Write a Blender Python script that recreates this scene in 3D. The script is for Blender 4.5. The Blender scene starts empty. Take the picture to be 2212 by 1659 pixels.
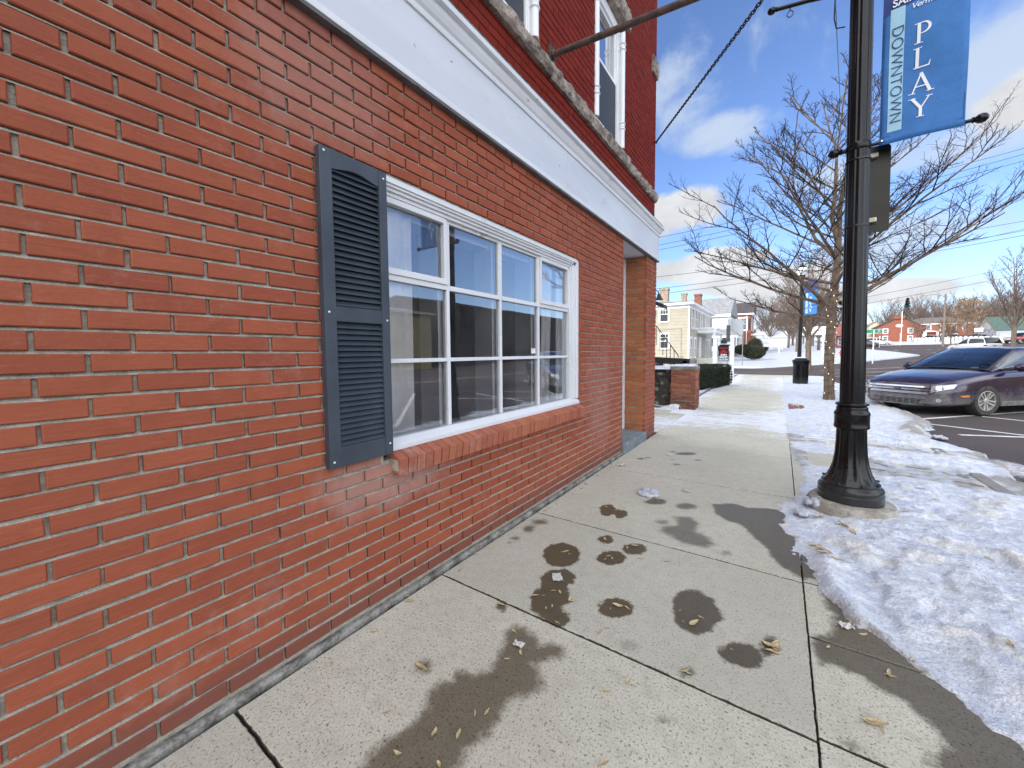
import bpy, bmesh, math, random
import numpy as np
from mathutils import Vector, Matrix, noise as mnoise
SC = bpy.context.scene
COL = SC.collection
PI = math.pi
rnd = random.Random(7)

# ------------------------------------------------------------------ measured camera (photo 2212 x 1659 units)
PX, PY, FOC = 1106., 812., 835.
CAM = Vector((1.74, 0., 1.38))
RIGHT = Vector((0.821364451, 0.570347846, -0.007985809))
UP = Vector((-0.027104254, 0.053009955, 0.998226079))
FWD = Vector((-0.569759421, 0.819690966, -0.058999345))
def ray(u, v): return FWD + RIGHT*((u-PX)/FOC) - UP*((v-PY)/FOC)
def ground(u, v, z=0.):
    r = ray(u, v); t = (z-CAM.z)/r.z
    return CAM + r*t
def onwall(u, v, x=0.):
    r = ray(u, v); return CAM + r*((x-CAM.x)/r.x)
def bearing(u, d):                       # ground position at a bearing and a distance
    r = ray(u, 757.); return (CAM.x+r.x*d, CAM.y+r.y*d)
def at3(u, v, d): return CAM + ray(u, v)*d
def T(x, y):                             # the street climbs gently away from the crossing
    a = y-30+.3*(x-10)
    if a <= 0: return 0.
    return .030*a*a/(a+8.)

# ------------------------------------------------------------------ object helpers
def link(o, parent=None):
    COL.objects.link(o)
    if parent is not None: o.parent = parent
    return o
def tag(o, label=None, cat=None, group=None, kind=None):
    if label: o['label'] = label
    if cat: o['category'] = cat
    if group: o['group'] = group
    if kind: o['kind'] = kind
    return o
def empty(name, loc, rz=0., label=None, cat=None, group=None):
    o = bpy.data.objects.new(name, None); o.location = loc; o.rotation_euler = (0, 0, rz)
    o.empty_display_size = .2
    link(o); return tag(o, label, cat, group)
def copy_tree(o, parent=None):
    c = o.copy(); COL.objects.link(c)
    if parent is not None: c.parent = parent
    for ch in list(o.children): copy_tree(ch, c)
    return c

class MB:
    """collects geometry, then links it as ONE mesh object"""
    def __init__(s): s.v = []; s.f = []; s.m = []
    def add(s, vs, fs, mi=0):
        b = len(s.v); s.v.extend([tuple(p) for p in vs]); s.f.extend([tuple(b+i for i in f) for f in fs]); s.m.extend([mi]*len(fs)); return s
    def box(s, x0, x1, y0, y1, z0, z1, mi=0, M=None):
        vs = [(x0,y0,z0),(x1,y0,z0),(x1,y1,z0),(x0,y1,z0),(x0,y0,z1),(x1,y0,z1),(x1,y1,z1),(x0,y1,z1)]
        if M is not None: vs = [M @ Vector(p) for p in vs]
        return s.add(vs, [(0,3,2,1),(4,5,6,7),(0,1,5,4),(1,2,6,5),(2,3,7,6),(3,0,4,7)], mi)
    def quad(s, a, b, c, d, mi=0): return s.add([a,b,c,d], [(0,1,2,3)], mi)
    def tube(s, pts, radii, n=6, mi=0, cap=True):
        pts = [Vector(p) for p in pts]; N = len(pts)
        if not hasattr(radii, '__len__'): radii = [radii]*N
        d = (pts[1]-pts[0]).normalized()
        ref = Vector((0,0,1)) if abs(d.z) < .9 else Vector((1,0,0))
        u = d.cross(ref).normalized(); vs = []
        for i in range(N):
            if i == 0: t = pts[1]-pts[0]
            elif i == N-1: t = pts[-1]-pts[-2]
            else: t = pts[i+1]-pts[i-1]
            t.normalize(); u = u-t*u.dot(t)
            if u.length < 1e-6: u = t.orthogonal()
            u.normalize(); w = t.cross(u)
            for k in range(n):
                a = 2*PI*k/n; vs.append(pts[i]+(u*math.cos(a)+w*math.sin(a))*radii[i])
        fs = [(i*n+k, i*n+(k+1)%n, (i+1)*n+(k+1)%n, (i+1)*n+k) for i in range(N-1) for k in range(n)]
        if cap: fs += [tuple(range(n-1,-1,-1)), tuple((N-1)*n+k for k in range(n))]
        return s.add(vs, fs, mi)
    def lathe(s, prof, c=(0,0,0), n=24, mi=0, M=None, flute=None):
        vs = []; N = len(prof)
        for (r, z) in prof:
            for k in range(n):
                a = 2*PI*k/n; rr = r
                if flute and flute[0] <= z <= flute[1]: rr = r*(1-flute[3]*(.5+.5*math.cos(a*flute[2])))
                p = Vector((c[0]+rr*math.cos(a), c[1]+rr*math.sin(a), c[2]+z))
                vs.append(M @ p if M is not None else p)
        fs = [(i*n+k, i*n+(k+1)%n, (i+1)*n+(k+1)%n, (i+1)*n+k) for i in range(N-1) for k in range(n)]
        if prof[0][0] > 1e-5: fs.append(tuple(range(n-1,-1,-1)))
        if prof[-1][0] > 1e-5: fs.append(tuple((N-1)*n+k for k in range(n)))
        return s.add(vs, fs, mi)
    def prism(s, poly, h, M, mi=0):
        """poly in local xy, extruded from z=0 to z=h, placed by matrix M"""
        n = len(poly)
        vs = [M @ Vector((p[0],p[1],0)) for p in poly]+[M @ Vector((p[0],p[1],h)) for p in poly]
        fs = [tuple(range(n-1,-1,-1)), tuple(range(n,2*n))]+[(i,(i+1)%n,n+(i+1)%n,n+i) for i in range(n)]
        return s.add(vs, fs, mi)
    def mesh(s, name, mats, smooth=False):
        me = bpy.data.meshes.new(name); me.from_pydata([tuple(p) for p in s.v], [], s.f); me.update()
        if not isinstance(mats, (list, tuple)): mats = [mats]
        for m in mats: me.materials.append(m)
        if len(mats) > 1: me.polygons.foreach_set('material_index', s.m)
        if smooth: me.polygons.foreach_set('use_smooth', [True]*len(me.polygons))
        return me
    def build(s, name, mats, parent=None, smooth=False, bevel=0., seg=2, subsurf=0, loc=None):
        o = bpy.data.objects.new(name, s.mesh(name, mats, smooth)); link(o, parent)
        if loc is not None: o.location = loc
        if bevel:
            b = o.modifiers.new('b', 'BEVEL'); b.width = bevel; b.segments = seg; b.limit_method = 'ANGLE'; b.angle_limit = .6
        if subsurf:
            q = o.modifiers.new('s', 'SUBSURF'); q.levels = subsurf; q.render_levels = subsurf
        if smooth and not subsurf:
            try: o.data.set_sharp_from_angle(angle=.7)
            except Exception: pass
        return o

def grid_mesh(name, X, Y, Z, mats, parent=None, smooth=True, attrs=None, keep=None):
    """X, Y, Z are (rows, cols) arrays"""
    R, Cn = X.shape
    me = bpy.data.meshes.new(name)
    co = np.stack([X, Y, Z], -1).reshape(-1, 3)
    idx = np.arange(R*Cn).reshape(R, Cn)
    q = np.stack([idx[:-1,:-1], idx[:-1,1:], idx[1:,1:], idx[1:,:-1]], -1).reshape(-1, 4)
    if keep is not None: q = q[keep.reshape(-1)]
    me.from_pydata(co.tolist(), [], q.tolist()); me.update()
    if not isinstance(mats, (list, tuple)): mats = [mats]
    for m in mats: me.materials.append(m)
    if smooth: me.polygons.foreach_set('use_smooth', [True]*len(me.polygons))
    for k, a in (attrs or {}).items():
        at = me.attributes.new(k, 'FLOAT', 'POINT'); at.data.foreach_set('value', a.reshape(-1).astype(np.float32))
    return link(bpy.data.objects.new(name, me), parent)

# numpy value noise ---------------------------------------------------------
_rs = np.random.RandomState(3); _P = _rs.rand(256, 256)
def vn(x, y):
    xi = np.floor(x).astype(int); yi = np.floor(y).astype(int); fx = x-xi; fy = y-yi
    fx = fx*fx*(3-2*fx); fy = fy*fy*(3-2*fy)
    a = _P[xi%256, yi%256]; b = _P[(xi+1)%256, yi%256]; c = _P[xi%256, (yi+1)%256]; d = _P[(xi+1)%256, (yi+1)%256]
    return (a*(1-fx)+b*fx)*(1-fy)+(c*(1-fx)+d*fx)*fy
def fbm(x, y, o=4, g=.5):
    r = 0.; a = 1.; t = 0.
    for i in range(o):
        r = r+a*vn(x*2**i+17.3*i, y*2**i+9.1*i); t += a; a *= g
    return r/t
def sstep(a, b, x):
    t = np.clip((x-a)/(b-a), 0, 1); return t*t*(3-2*t)
def sdf_poly(px_, py_, poly):
    """signed distance, positive inside"""
    d = np.full(px_.shape, 1e9); ins = np.zeros(px_.shape, bool); n = len(poly)
    for i in range(n):
        ax, ay = poly[i]; bx, by = poly[(i+1)%n]
        ex, ey = bx-ax, by-ay; l = ex*ex+ey*ey+1e-12
        t = np.clip(((px_-ax)*ex+(py_-ay)*ey)/l, 0, 1)
        d = np.minimum(d, (px_-ax-t*ex)**2+(py_-ay-t*ey)**2)
        c = ((ay > py_) != (by > py_)) & (px_ < (bx-ax)*(py_-ay)/((by-ay) if abs(by-ay) > 1e-9 else 1e-9)+ax)
        ins ^= c
    d = np.sqrt(d); return np.where(ins, d, -d)

# ------------------------------------------------------------------ node helpers
class NT:
    def __init__(s, nt): s.nt = nt; s.nt.nodes.clear()
    def n(s, t, out=0, props=None, **inp):
        nd = s.nt.nodes.new(t)
        for k, v in (props or {}).items(): setattr(nd, k, v)
        for k, v in inp.items(): s.set(nd, k.replace('_', ' ') if k.replace('_', ' ') in nd.inputs else k, v)
        nd['o'] = out
        return nd.outputs[out]
    def set(s, nd, k, v):
        sock = nd.inputs[k]
        if isinstance(v, bpy.types.NodeSocket): s.nt.links.new(v, sock)
        else: sock.default_value = v
    def math(s, op, a, b=0., c=None, clamp=False):
        nd = s.nt.nodes.new('ShaderNodeMath'); nd.operation = op; nd.use_clamp = clamp
        s.set(nd, 0, a); s.set(nd, 1, b)
        if c is not None: s.set(nd, 2, c)
        return nd.outputs[0]
    def mix(s, f, a, b, mode='MIX'):
        nd = s.nt.nodes.new('ShaderNodeMix'); nd.data_type = 'RGBA'; nd.blend_type = mode; nd.clamp_factor = True
        s.set(nd, 0, f); s.set(nd, 6, a if isinstance(a, bpy.types.NodeSocket) else rgba(a)); s.set(nd, 7, b if isinstance(b, bpy.types.NodeSocket) else rgba(b))
        return nd.outputs[2]
    def noise(s, scale, vec=None, detail=3., rough=.55, dist=0.):
        nd = s.nt.nodes.new('ShaderNodeTexNoise'); nd.inputs['Scale'].default_value = scale
        nd.inputs['Detail'].default_value = detail; nd.inputs['Roughness'].default_value = rough; nd.inputs['Distortion'].default_value = dist
        if vec is not None: s.nt.links.new(vec, nd.inputs['Vector'])
        return nd.outputs[0]
    def ramp(s, f, a, b):
        nd = s.nt.nodes.new('ShaderNodeMapRange'); nd.interpolation_type = 'SMOOTHSTEP'; nd.clamp = True
        s.set(nd, 0, f); nd.inputs[1].default_value = a; nd.inputs[2].default_value = b
        return nd.outputs[0]
    def coord(s, which='Object'): return s.nt.nodes.new('ShaderNodeTexCoord').outputs[which]
    def sep(s, vec):
        nd = s.nt.nodes.new('ShaderNodeSeparateXYZ'); s.nt.links.new(vec, nd.inputs[0]); return nd.outputs
    def mapping(s, vec, scale=(1,1,1), rot=(0,0,0), loc=(0,0,0)):
        nd = s.nt.nodes.new('ShaderNodeMapping'); s.nt.links.new(vec, nd.inputs[0])
        nd.inputs['Scale'].default_value = scale; nd.inputs['Rotation'].default_value = rot; nd.inputs['Location'].default_value = loc
        return nd.outputs[0]
    def bump(s, h, strength=.3, dist=.01, normal=None):
        nd = s.nt.nodes.new('ShaderNodeBump'); s.set(nd, 'Height', h); nd.inputs['Strength'].default_value = strength; nd.inputs['Distance'].default_value = dist
        if normal is not None: s.nt.links.new(normal, nd.inputs['Normal'])
        return nd.outputs[0]
    def attr(s, name):
        nd = s.nt.nodes.new('ShaderNodeAttribute'); nd.attribute_name = name; return nd.outputs['Fac']
    def island(s): return s.nt.nodes.new('ShaderNodeNewGeometry').outputs['Random Per Island']
    def principled(s, **k):
        nd = s.nt.nodes.new('ShaderNodeBsdfPrincipled')
        for a, v in k.items():
            a = {'col':'Base Color','rough':'Roughness','metal':'Metallic','normal':'Normal','spec':'Specular IOR Level','coat':'Coat Weight','coatr':'Coat Roughness','trans':'Transmission Weight','ior':'IOR','emit':'Emission Color','emits':'Emission Strength','alpha':'Alpha','sss':'Subsurface Weight'}[a]
            if a in ('Base Color','Emission Color') and not isinstance(v, bpy.types.NodeSocket): v = rgba(v)
            s.set(nd, a, v)
        return nd.outputs[0]
    def out(s, sh, disp=None):
        o = s.nt.nodes.new('ShaderNodeOutputMaterial'); s.nt.links.new(sh, o.inputs[0]); return o
def rgba(c): return (c[0], c[1], c[2], 1.) if len(c) == 3 else tuple(c)
def newmat(name):
    m = bpy.data.materials.new(name); m.use_nodes = True; return m, NT(m.node_tree)
_mc = {}
def mat(name, col, rough=.6, var=.12, scale=6., metal=0., bump=0., bscale=60., col2=None, spec=.5, coat=0.):
    """a plain surface with some tone variation, wear and grain"""
    if name in _mc: return _mc[name]
    m, g = newmat(name); c = g.coord()
    n1 = g.noise(scale, c, 4.); n2 = g.noise(scale*7, c, 3.)
    lo = tuple(x*(1-var) for x in col); hi = col2 or tuple(min(1, x*(1+var)) for x in col)
    f = g.ramp(g.math('ADD', g.math('MULTIPLY', n1, .65), g.math('MULTIPLY', n2, .35)), .35, .65)
    base = g.mix(f, lo, hi)
    r = g.math('ADD', rough-.06, g.math('MULTIPLY', n2, .14), clamp=True)
    kw = dict(col=base, rough=r, metal=metal, spec=spec, coat=coat)
    if bump: kw['normal'] = g.bump(g.noise(bscale, c, 4.), bump, .01)
    g.out(g.principled(**kw)); _mc[name] = m; return m
SKY_STR = .12; SKY_TINT = (.92, 1.0, 1.28); CLOUD = (4.6, 4.7, 4.9); FILL_DECK = 3.6; EXPOSURE = .6
# ------------------------------------------------------------------ camera, sun, sky
cd = bpy.data.cameras.new('camera'); co = bpy.data.objects.new('camera', cd); COL.objects.link(co); SC.camera = co
cd.sensor_fit = 'HORIZONTAL'; cd.sensor_width = 36.; cd.lens = 36.*FOC/2212.
cd.shift_y = -(829.5-PY)/2212.; cd.clip_start = .05; cd.clip_end = 6000.
co.matrix_world = Matrix(((RIGHT.x, UP.x, -FWD.x, CAM.x), (RIGHT.y, UP.y, -FWD.y, CAM.y), (RIGHT.z, UP.z, -FWD.z, CAM.z), (0,0,0,1)))

SUN_DIR = Vector((-.38, -.925, .40)).normalized()
el = math.asin(SUN_DIR.z)
sd = bpy.data.lights.new('sun', 'SUN'); sd.energy = 2.2; sd.angle = math.radians(.5); sd.color = (1., .90, .76)
so = bpy.data.objects.new('sun', sd); COL.objects.link(so); so.rotation_euler = SUN_DIR.to_track_quat('Z', 'Y').to_euler(); so.location = (-40, -60, 50)

w = bpy.data.worlds.new('World'); SC.world = w; w.use_nodes = True
g = NT(w.node_tree)
sky = w.node_tree.nodes.new('ShaderNodeTexSky'); sky.sky_type = 'NISHITA'; sky.sun_disc = False
sky.sun_elevation = el; sky.sun_rotation = math.atan2(SUN_DIR.x, SUN_DIR.y); sky.air_density = 1.0; sky.dust_density = .35; sky.ozone_density = 2.0
dirv = g.coord('Generated')
def blob(u, v, ru, rv):
    """soft cloud mask round one direction of the sky; ru, rv are its half widths (tangent units)"""
    r = ray(u, v).normalized(); rt = r.cross(Vector((0,0,1))).normalized(); up = rt.cross(r).normalized()
    nd = w.node_tree.nodes
    def dot(vec):
        n = nd.new('ShaderNodeVectorMath'); n.operation = 'DOT_PRODUCT'; w.node_tree.links.new(dirv, n.inputs[0]); n.inputs[1].default_value = vec; return n.outputs['Value']
    a = g.math('DIVIDE', dot(rt), ru); b = g.math('DIVIDE', dot(up), rv)
    d = g.math('ADD', g.math('MULTIPLY', a, a), g.math('MULTIPLY', b, b))
    front = g.math('GREATER_THAN', dot(r), 0.)
    return g.math('MULTIPLY', g.math('MAXIMUM', g.math('SUBTRACT', 1., d), 0.), front)
xyz = g.sep(dirv)
# gnomonic-like flattening so the noise reads as the added cloud layer overhead
den = g.math('ADD', g.math('MAXIMUM', xyz[2], 0.), .22)
comb = w.node_tree.nodes.new('ShaderNodeCombineXYZ')
w.node_tree.links.new(g.math('DIVIDE', xyz[0], den), comb.inputs[0]); w.node_tree.links.new(g.math('DIVIDE', xyz[1], den), comb.inputs[1])
lay = g.mapping(comb.outputs[0], (1., .8, 1.), (0, 0, .5))
n_big = g.noise(.9, lay, 6., .56, .4); n_fine = g.noise(3.4, dirv, 8., .6, .7); n_puff = g.noise(9., dirv, 7., .58, .25)
soft = None
for (u, v, ru, rv) in ((1450, 225, .12, .11), (2190, 190, .15, .12), (2030, 325, .30, .05), (1560, 285, .12, .05), (1950, 520, .25, .07), (2260, 60, .2, .08)):
    b = blob(u, v, ru, rv); soft = b if soft is None else g.math('MAXIMUM', soft, b)
soft = g.math('MULTIPLY', g.ramp(g.math('ADD', g.math('MULTIPLY', soft, .55), g.math('MULTIPLY', g.math('SUBTRACT', g.noise(5.5, dirv, 9., .62, .5), .5), 1.7)), .10, .62), .82)
hard = None
for (u, v, ru, rv) in ((1495, 450, .10, .055), (1430, 470, .09, .06), (1460, 585, .17, .035), (1640, 610, .17, .04), (1560, 560, .12, .03), (2215, 215, .07, .05), (1780, 640, .3, .03)):
    b = blob(u, v, ru, rv); hard = b if hard is None else g.math('MAXIMUM', hard, b)
hard = g.ramp(g.math('ADD', g.math('MULTIPLY', hard, .75), g.math('MULTIPLY', g.math('SUBTRACT', n_puff, .5), 1.1)), .12, .5)
# added bright cloud over the unseen sky, there to brighten the shaded street
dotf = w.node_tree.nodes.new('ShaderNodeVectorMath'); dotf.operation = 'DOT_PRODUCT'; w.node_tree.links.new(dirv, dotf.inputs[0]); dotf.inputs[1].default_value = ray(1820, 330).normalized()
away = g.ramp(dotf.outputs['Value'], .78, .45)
fill_deck = g.math('MULTIPLY', g.ramp(n_big, .30, .56), away)
skyc = g.mix(1., sky.outputs[0], (SKY_TINT[0], SKY_TINT[1], SKY_TINT[2], 1), 'MULTIPLY')
white = CLOUD
c1 = g.mix(soft, skyc, (white[0]*.80, white[1]*.90, white[2]*1.02))
shade = g.ramp(n_puff, .25, .75)
c2 = g.mix(hard, c1, g.mix(shade, tuple(x*.8 for x in white), tuple(x*1.08 for x in white)))
c3 = g.mix(fill_deck, c2, tuple(x*FILL_DECK for x in white))
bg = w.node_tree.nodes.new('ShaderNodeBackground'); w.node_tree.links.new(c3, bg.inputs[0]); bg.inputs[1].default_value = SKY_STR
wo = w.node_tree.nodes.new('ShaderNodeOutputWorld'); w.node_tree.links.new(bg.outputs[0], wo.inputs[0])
SC.view_settings.view_transform = 'Standard'; SC.view_settings.look = 'None'; SC.view_settings.gamma = 1.; SC.view_settings.exposure = EXPOSURE
SC.cycles.max_bounces = 8; SC.cycles.transparent_max_bounces = 24; SC.cycles.diffuse_bounces = 4; SC.cycles.glossy_bounces = 4
SC.cycles.caustics_reflective = False; SC.cycles.caustics_refractive = False
SC.cycles.use_adaptive_sampling = True; SC.cycles.use_denoising = True

# ------------------------------------------------------------------ ground materials
def mat_concrete():
    m, g = newmat('concrete'); c = g.coord()
    nb = g.noise(1.3, c, 5.); nm = g.noise(14., c, 4.); nf = g.noise(190., c, 3.); sp = g.noise(95., c, 2.)
    mott = g.noise(120., g.mapping(c, (1., .8, 1.)), 3., .7)
    brush = g.noise(60., g.mapping(c, (.35, 9., 1.), (0, 0, .18)), 3.)
    col = g.mix(g.ramp(nb, .3, .7), (.54, .515, .41), (.64, .615, .505))
    col = g.mix(g.math('MULTIPLY', g.ramp(mott, .44, .66), .55), col, (.31, .295, .235)); col = g.mix(g.math('MULTIPLY', g.ramp(nm, .42, .72), .45), col, (.40, .37, .29))
    col = g.mix(g.math('MULTIPLY', g.ramp(brush, .5, .8), .25), col, (.62, .60, .55))
    col = g.mix(g.math('MULTIPLY', g.ramp(sp, .58, .68), .85), col, (.12, .105, .085)); col = g.mix(g.math('MULTIPLY', g.ramp(g.noise(240., c, 2.), .55, .75), .5), col, (.24, .22, .19))
    col = g.mix(g.math('MULTIPLY', g.ramp(sp, .36, .28), .5), col, (.68, .65, .60))
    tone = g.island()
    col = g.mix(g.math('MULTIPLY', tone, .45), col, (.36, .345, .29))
    wet = g.math('ADD', g.attr('wet'), g.math('ADD', g.math('MULTIPLY', g.math('SUBTRACT', g.noise(22., c, 5., .6), .5), .08), g.math('MULTIPLY', g.math('SUBTRACT', g.noise(110., c, 3., .6), .5), .022)))
    soft = g.attr('soft'); s1 = g.math('ADD', .007, g.math('MULTIPLY', soft, .055))
    nd = g.nt.nodes.new('ShaderNodeMapRange'); nd.interpolation_type = 'SMOOTHSTEP'; g.set(nd, 0, wet)
    g.set(nd, 1, g.math('MULTIPLY', s1, -1.)); g.set(nd, 2, s1)
    wf = nd.outputs[0]
    wetcol = g.mix(1., col, (.205, .172, .12, 1), 'MULTIPLY')
    col = g.mix(g.math('MULTIPLY', wf, g.math('SUBTRACT', 1., g.math('MULTIPLY', soft, .35))), col, wetcol)
    # packed snow rubbed into the pavement
    sn = g.attr('snow'); streak = g.noise(1.0, g.mapping(c, (.9, 5.5, 1.)), 8., .68, 1.2); st2 = g.noise(7., g.mapping(c, (1., 2.2, 1.)), 6., .65, .5)
    sf = g.ramp(g.math('ADD', sn, g.math('ADD', g.math('MULTIPLY', g.math('SUBTRACT', streak, .5), 1.5), g.math('ADD', g.math('MULTIPLY', g.math('SUBTRACT', st2, .5), 1.2), g.math('MULTIPLY', g.math('SUBTRACT', g.noise(30., c, 4., .6), .5), .8)))), .43, .70)
    col = g.mix(g.math('MULTIPLY', sf, .92), col, (.70, .73, .79))
    jn = g.ramp(g.math('ADD', g.attr('joint'), g.math('MULTIPLY', g.math('SUBTRACT', g.noise(45., c, 4.), .5), 1.2)), .35, .75)
    col = g.mix(g.math('MULTIPLY', jn, .92), col, (.030, .026, .020))
    h = g.math('ADD', g.math('MULTIPLY', nf, .5), g.math('ADD', g.math('MULTIPLY', brush, .5), g.math('MULTIPLY', sf, 1.2)))
    rough = g.math('SUBTRACT', .88, g.math('MULTIPLY', wf, .52))
    g.out(g.principled(col=col, rough=rough, spec=.35, normal=g.bump(h, .35, .004))); return m
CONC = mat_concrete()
def mat_snow(name='snow', dirt=.5, scale=1., k=1.):
    m, g = newmat(name); c = g.coord()
    n1 = g.noise(2.2*scale, c, 6., .6); n2 = g.noise(11.*scale, c, 6., .65); n3 = g.noise(70.*scale, c, 4., .6)
    d = g.attr('dirt')
    col = g.mix(g.ramp(n2, .38, .66), (.54*k, .585*k, .67*k), (.78*k, .805*k, .85*k)); col = g.mix(g.math('MULTIPLY', g.ramp(n3, .55, .75), .5), col, (.40, .42, .47))
    col = g.mix(g.math('MULTIPLY', g.ramp(n1, .52, .72), dirt*.6), col, (.60, .55, .44))
    col = g.mix(g.math('MULTIPLY', g.ramp(g.noise(5.*scale, c, 7., .7, .6), .57, .74), dirt), col, (.56, .50, .40))
    col = g.mix(g.ramp(g.math('ADD', d, g.math('MULTIPLY', g.math('SUBTRACT', n2, .5), 1.3)), .35, .75), col, (.33, .31, .28))
    col = g.mix(g.math('MULTIPLY', g.attr('mound'), .6), col, (.74*k, .69*k, .57*k)); n5 = g.noise(34.*scale, g.mapping(c, (1.3, .8, 1)), 5., .7); col = g.mix(g.math('MULTIPLY', g.ramp(n5, .50, .68), .55), col, (.36*k, .39*k, .45*k)); col = g.mix(g.math('MULTIPLY', g.ramp(g.noise(6.*scale, c, 6., .7, 1.), .54, .66), .5), col, (.42*k, .455*k, .53*k))
    col = g.mix(g.math('MULTIPLY', g.ramp(g.noise(85.*scale, c, 2.), .67, .72), g.math('MULTIPLY', g.ramp(n1, .45, .7), .75)), col, (.16, .14, .11))
    h = g.math('ADD', g.math('MULTIPLY', n2, .7), g.math('MULTIPLY', n3, .45))
    g.out(g.principled(col=col, rough=.62, spec=.4, normal=g.bump(h, .9, .03))); return m
SNOW = mat_snow(); SNOWFAR = mat_snow('snow_lawn', .6, .5, .76)
def mat_asphalt():
    m, g = newmat('asphalt'); c = g.coord()
    n1 = g.noise(.25, c, 5.); n2 = g.noise(3., c, 5.); n3 = g.noise(120., c, 2.)
    col = g.mix(g.ramp(n1, .35, .65), (.060, .046, .044), (.082, .066, .063))
    col = g.mix(g.math('MULTIPLY', g.ramp(n3, .55, .75), .6), col, (.17, .15, .145))
    col = g.mix(g.math('MULTIPLY', g.ramp(n2, .55, .75), .3), col, (.10, .09, .088))
    sn = g.attr('snow'); st = g.noise(.8, g.mapping(c, (1.2, .35, 1.), (0, 0, .1)), 8., .7, .8)
    sf = g.ramp(g.math('ADD', sn, g.math('MULTIPLY', g.math('SUBTRACT', st, .5), 1.7)), .5, .8)
    col = g.mix(g.math('MULTIPLY', sf, g.ramp(g.noise(16., c, 5., .7), .3, .62)), col, (.62, .63, .66))
    g.out(g.principled(col=col, rough=.85, spec=.3, normal=g.bump(n3, .4, .006))); return m
ASPH = mat_asphalt()
GROUT = mat('joint_dirt', (.035, .03, .025), .95, .3)
PAINT = mat('road_paint', (.62, .62, .60), .7, .2, 9.)

# ------------------------------------------------------------------ sidewalk: slabs with open joints, stains traced on the real slabs
def c8(x, y): p = ground(792+.4557*x, 1080+.4557*y); return (p.x, p.y)
def c7b(x, y): p = ground(1584+.4357*x, 936+.4357*y); return (p.x, p.y)
def ell(x, y, rx, ry, rot=0., f=c8):
    out = []
    for k in range(18):
        a = 2*PI*k/18; ex = rx*math.cos(a); ey = ry*math.sin(a)
        out.append(f(x+ex*math.cos(rot)-ey*math.sin(rot), y+ex*math.sin(rot)+ey*math.cos(rot)))
    return out
STAINS = [  # (outline, edge softness)
 ([c8(*p) for p in ((700,590),(760,610),(800,650),(830,690),(890,680),(935,710),(930,745),(860,760),(790,780),(830,830),(835,890),(790,920),(720,935),(660,960),(640,1010),(620,1060),(590,1100),(530,1150),(480,1180),(460,1230),(430,1270),(430,1400),(-60,1400),(0,1220),(80,1140),(160,1100),(230,1050),(280,980),(300,900),(330,870),(400,860),(440,800),(520,830),(590,800),(620,740),(650,680),(670,620))], .42),
 ([c8(*p) for p in ((870,330),(940,325),(985,350),(985,390),(950,410),(960,440),(965,490),(920,510),(960,540),(960,580),(920,610),(870,590),(780,520),(775,460),(800,430),(830,400),(825,360))], .06),
 (ell(924,260,92,57),.05),(ell(1160,275,72,34),.03),(ell(1270,232,60,25),.05),(ell(1135,187,37,19),.05),(ell(1142,48,40,28),.05),(ell(1205,66,34,20),.05),(ell(1178,513,82,48),.05),
 ([c8(*p) for p in ((1460,450),(1500,422),(1570,430),(1640,470),(1685,540),(1690,570),(1640,600),(1630,635),(1570,640),(1500,620),(1460,570),(1450,500))], .10),
 (ell(1775,735,108,58,.25),.10),(ell(1907,695,48,50,.5),.12),(ell(1525,818,33,22),.2),(ell(638,505,26,24),.15),(ell(270,790,35,28),.4),(ell(820,104,38,12),.5),(ell(768,136,26,16),.4),(ell(706,180,22,7),.3),(ell(678,202,9,4),.2),
 ([c8(*p) for p in ((1460,80),(1530,80),(1575,110),(1560,150),(1620,180),(1650,210),(1600,225),(1500,205),(1440,170),(1390,145),(1420,125),(1480,120))], .55),
 (ell(1400,105,25,10),.6),(ell(1700,252,20,8),.6),(ell(1515,30,48,14),.4),(ell(1370,8,50,14),.2),(ell(1245,690,20,8),.9),
 ([c8(*p) for p in ((1640,20),(1740,15),(1800,35),(1900,40),(2000,50),(2150,60),(2170,375),(2070,375),(1960,310),(1920,270),(1900,230),(1830,170),(1780,120),(1700,95),(1650,60))], .25),
 ([c7b(*p) for p in ((345,540),(440,680),(430,780),(470,870),(500,900),(490,990),(400,1010),(380,1060),(430,1120),(530,1160),(640,1210),(740,1280),(850,1330),(950,1420),(1030,1500),(1070,1550),(980,1600),(960,1640),(1100,1720),(1700,1700),(1300,1250),(900,900),(640,700))], .3),
 (ell(455,1138,28,18,0,c7b),.3),(ell(585,1550,40,18,.4,c7b),.4),(ell(1415,1040,45,6,0,c8),.3),
 ]
for p in ((1560,1018,45,8),(1640,1005,35,5),(1910,940,35,6),(2060,962,110,16),(1960,1080,40,8),(2190,1035,40,8),(1900,1025,20,5)):   # far drips
    x, y, a, b = p
    STAINS.append(([ (lambda q: (q.x, q.y))(ground(1080+.19528*(x+a*math.cos(t)), 792+.19528*(y+b*math.sin(t)))) for t in np.linspace(0, 2*PI, 14)[:-1]], .25))
GL = []
def wet_fields(X, Y):
    w_ = np.full(X.shape, -1.); s_ = np.zeros(X.shape)
    for poly, so_ in STAINS:
        xs = [p[0] for p in poly]; ys = [p[1] for p in poly]
        if max(xs) < X.min()-.3 or min(xs) > X.max()+.3 or max(ys) < Y.min()-.3 or min(ys) > Y.max()+.3: continue
        d = sdf_poly(X, Y, poly); k = d > w_; w_ = np.where(k, d, w_); s_ = np.where(k, so_, s_)
    return np.clip(w_, -.4, .4), s_
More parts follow.
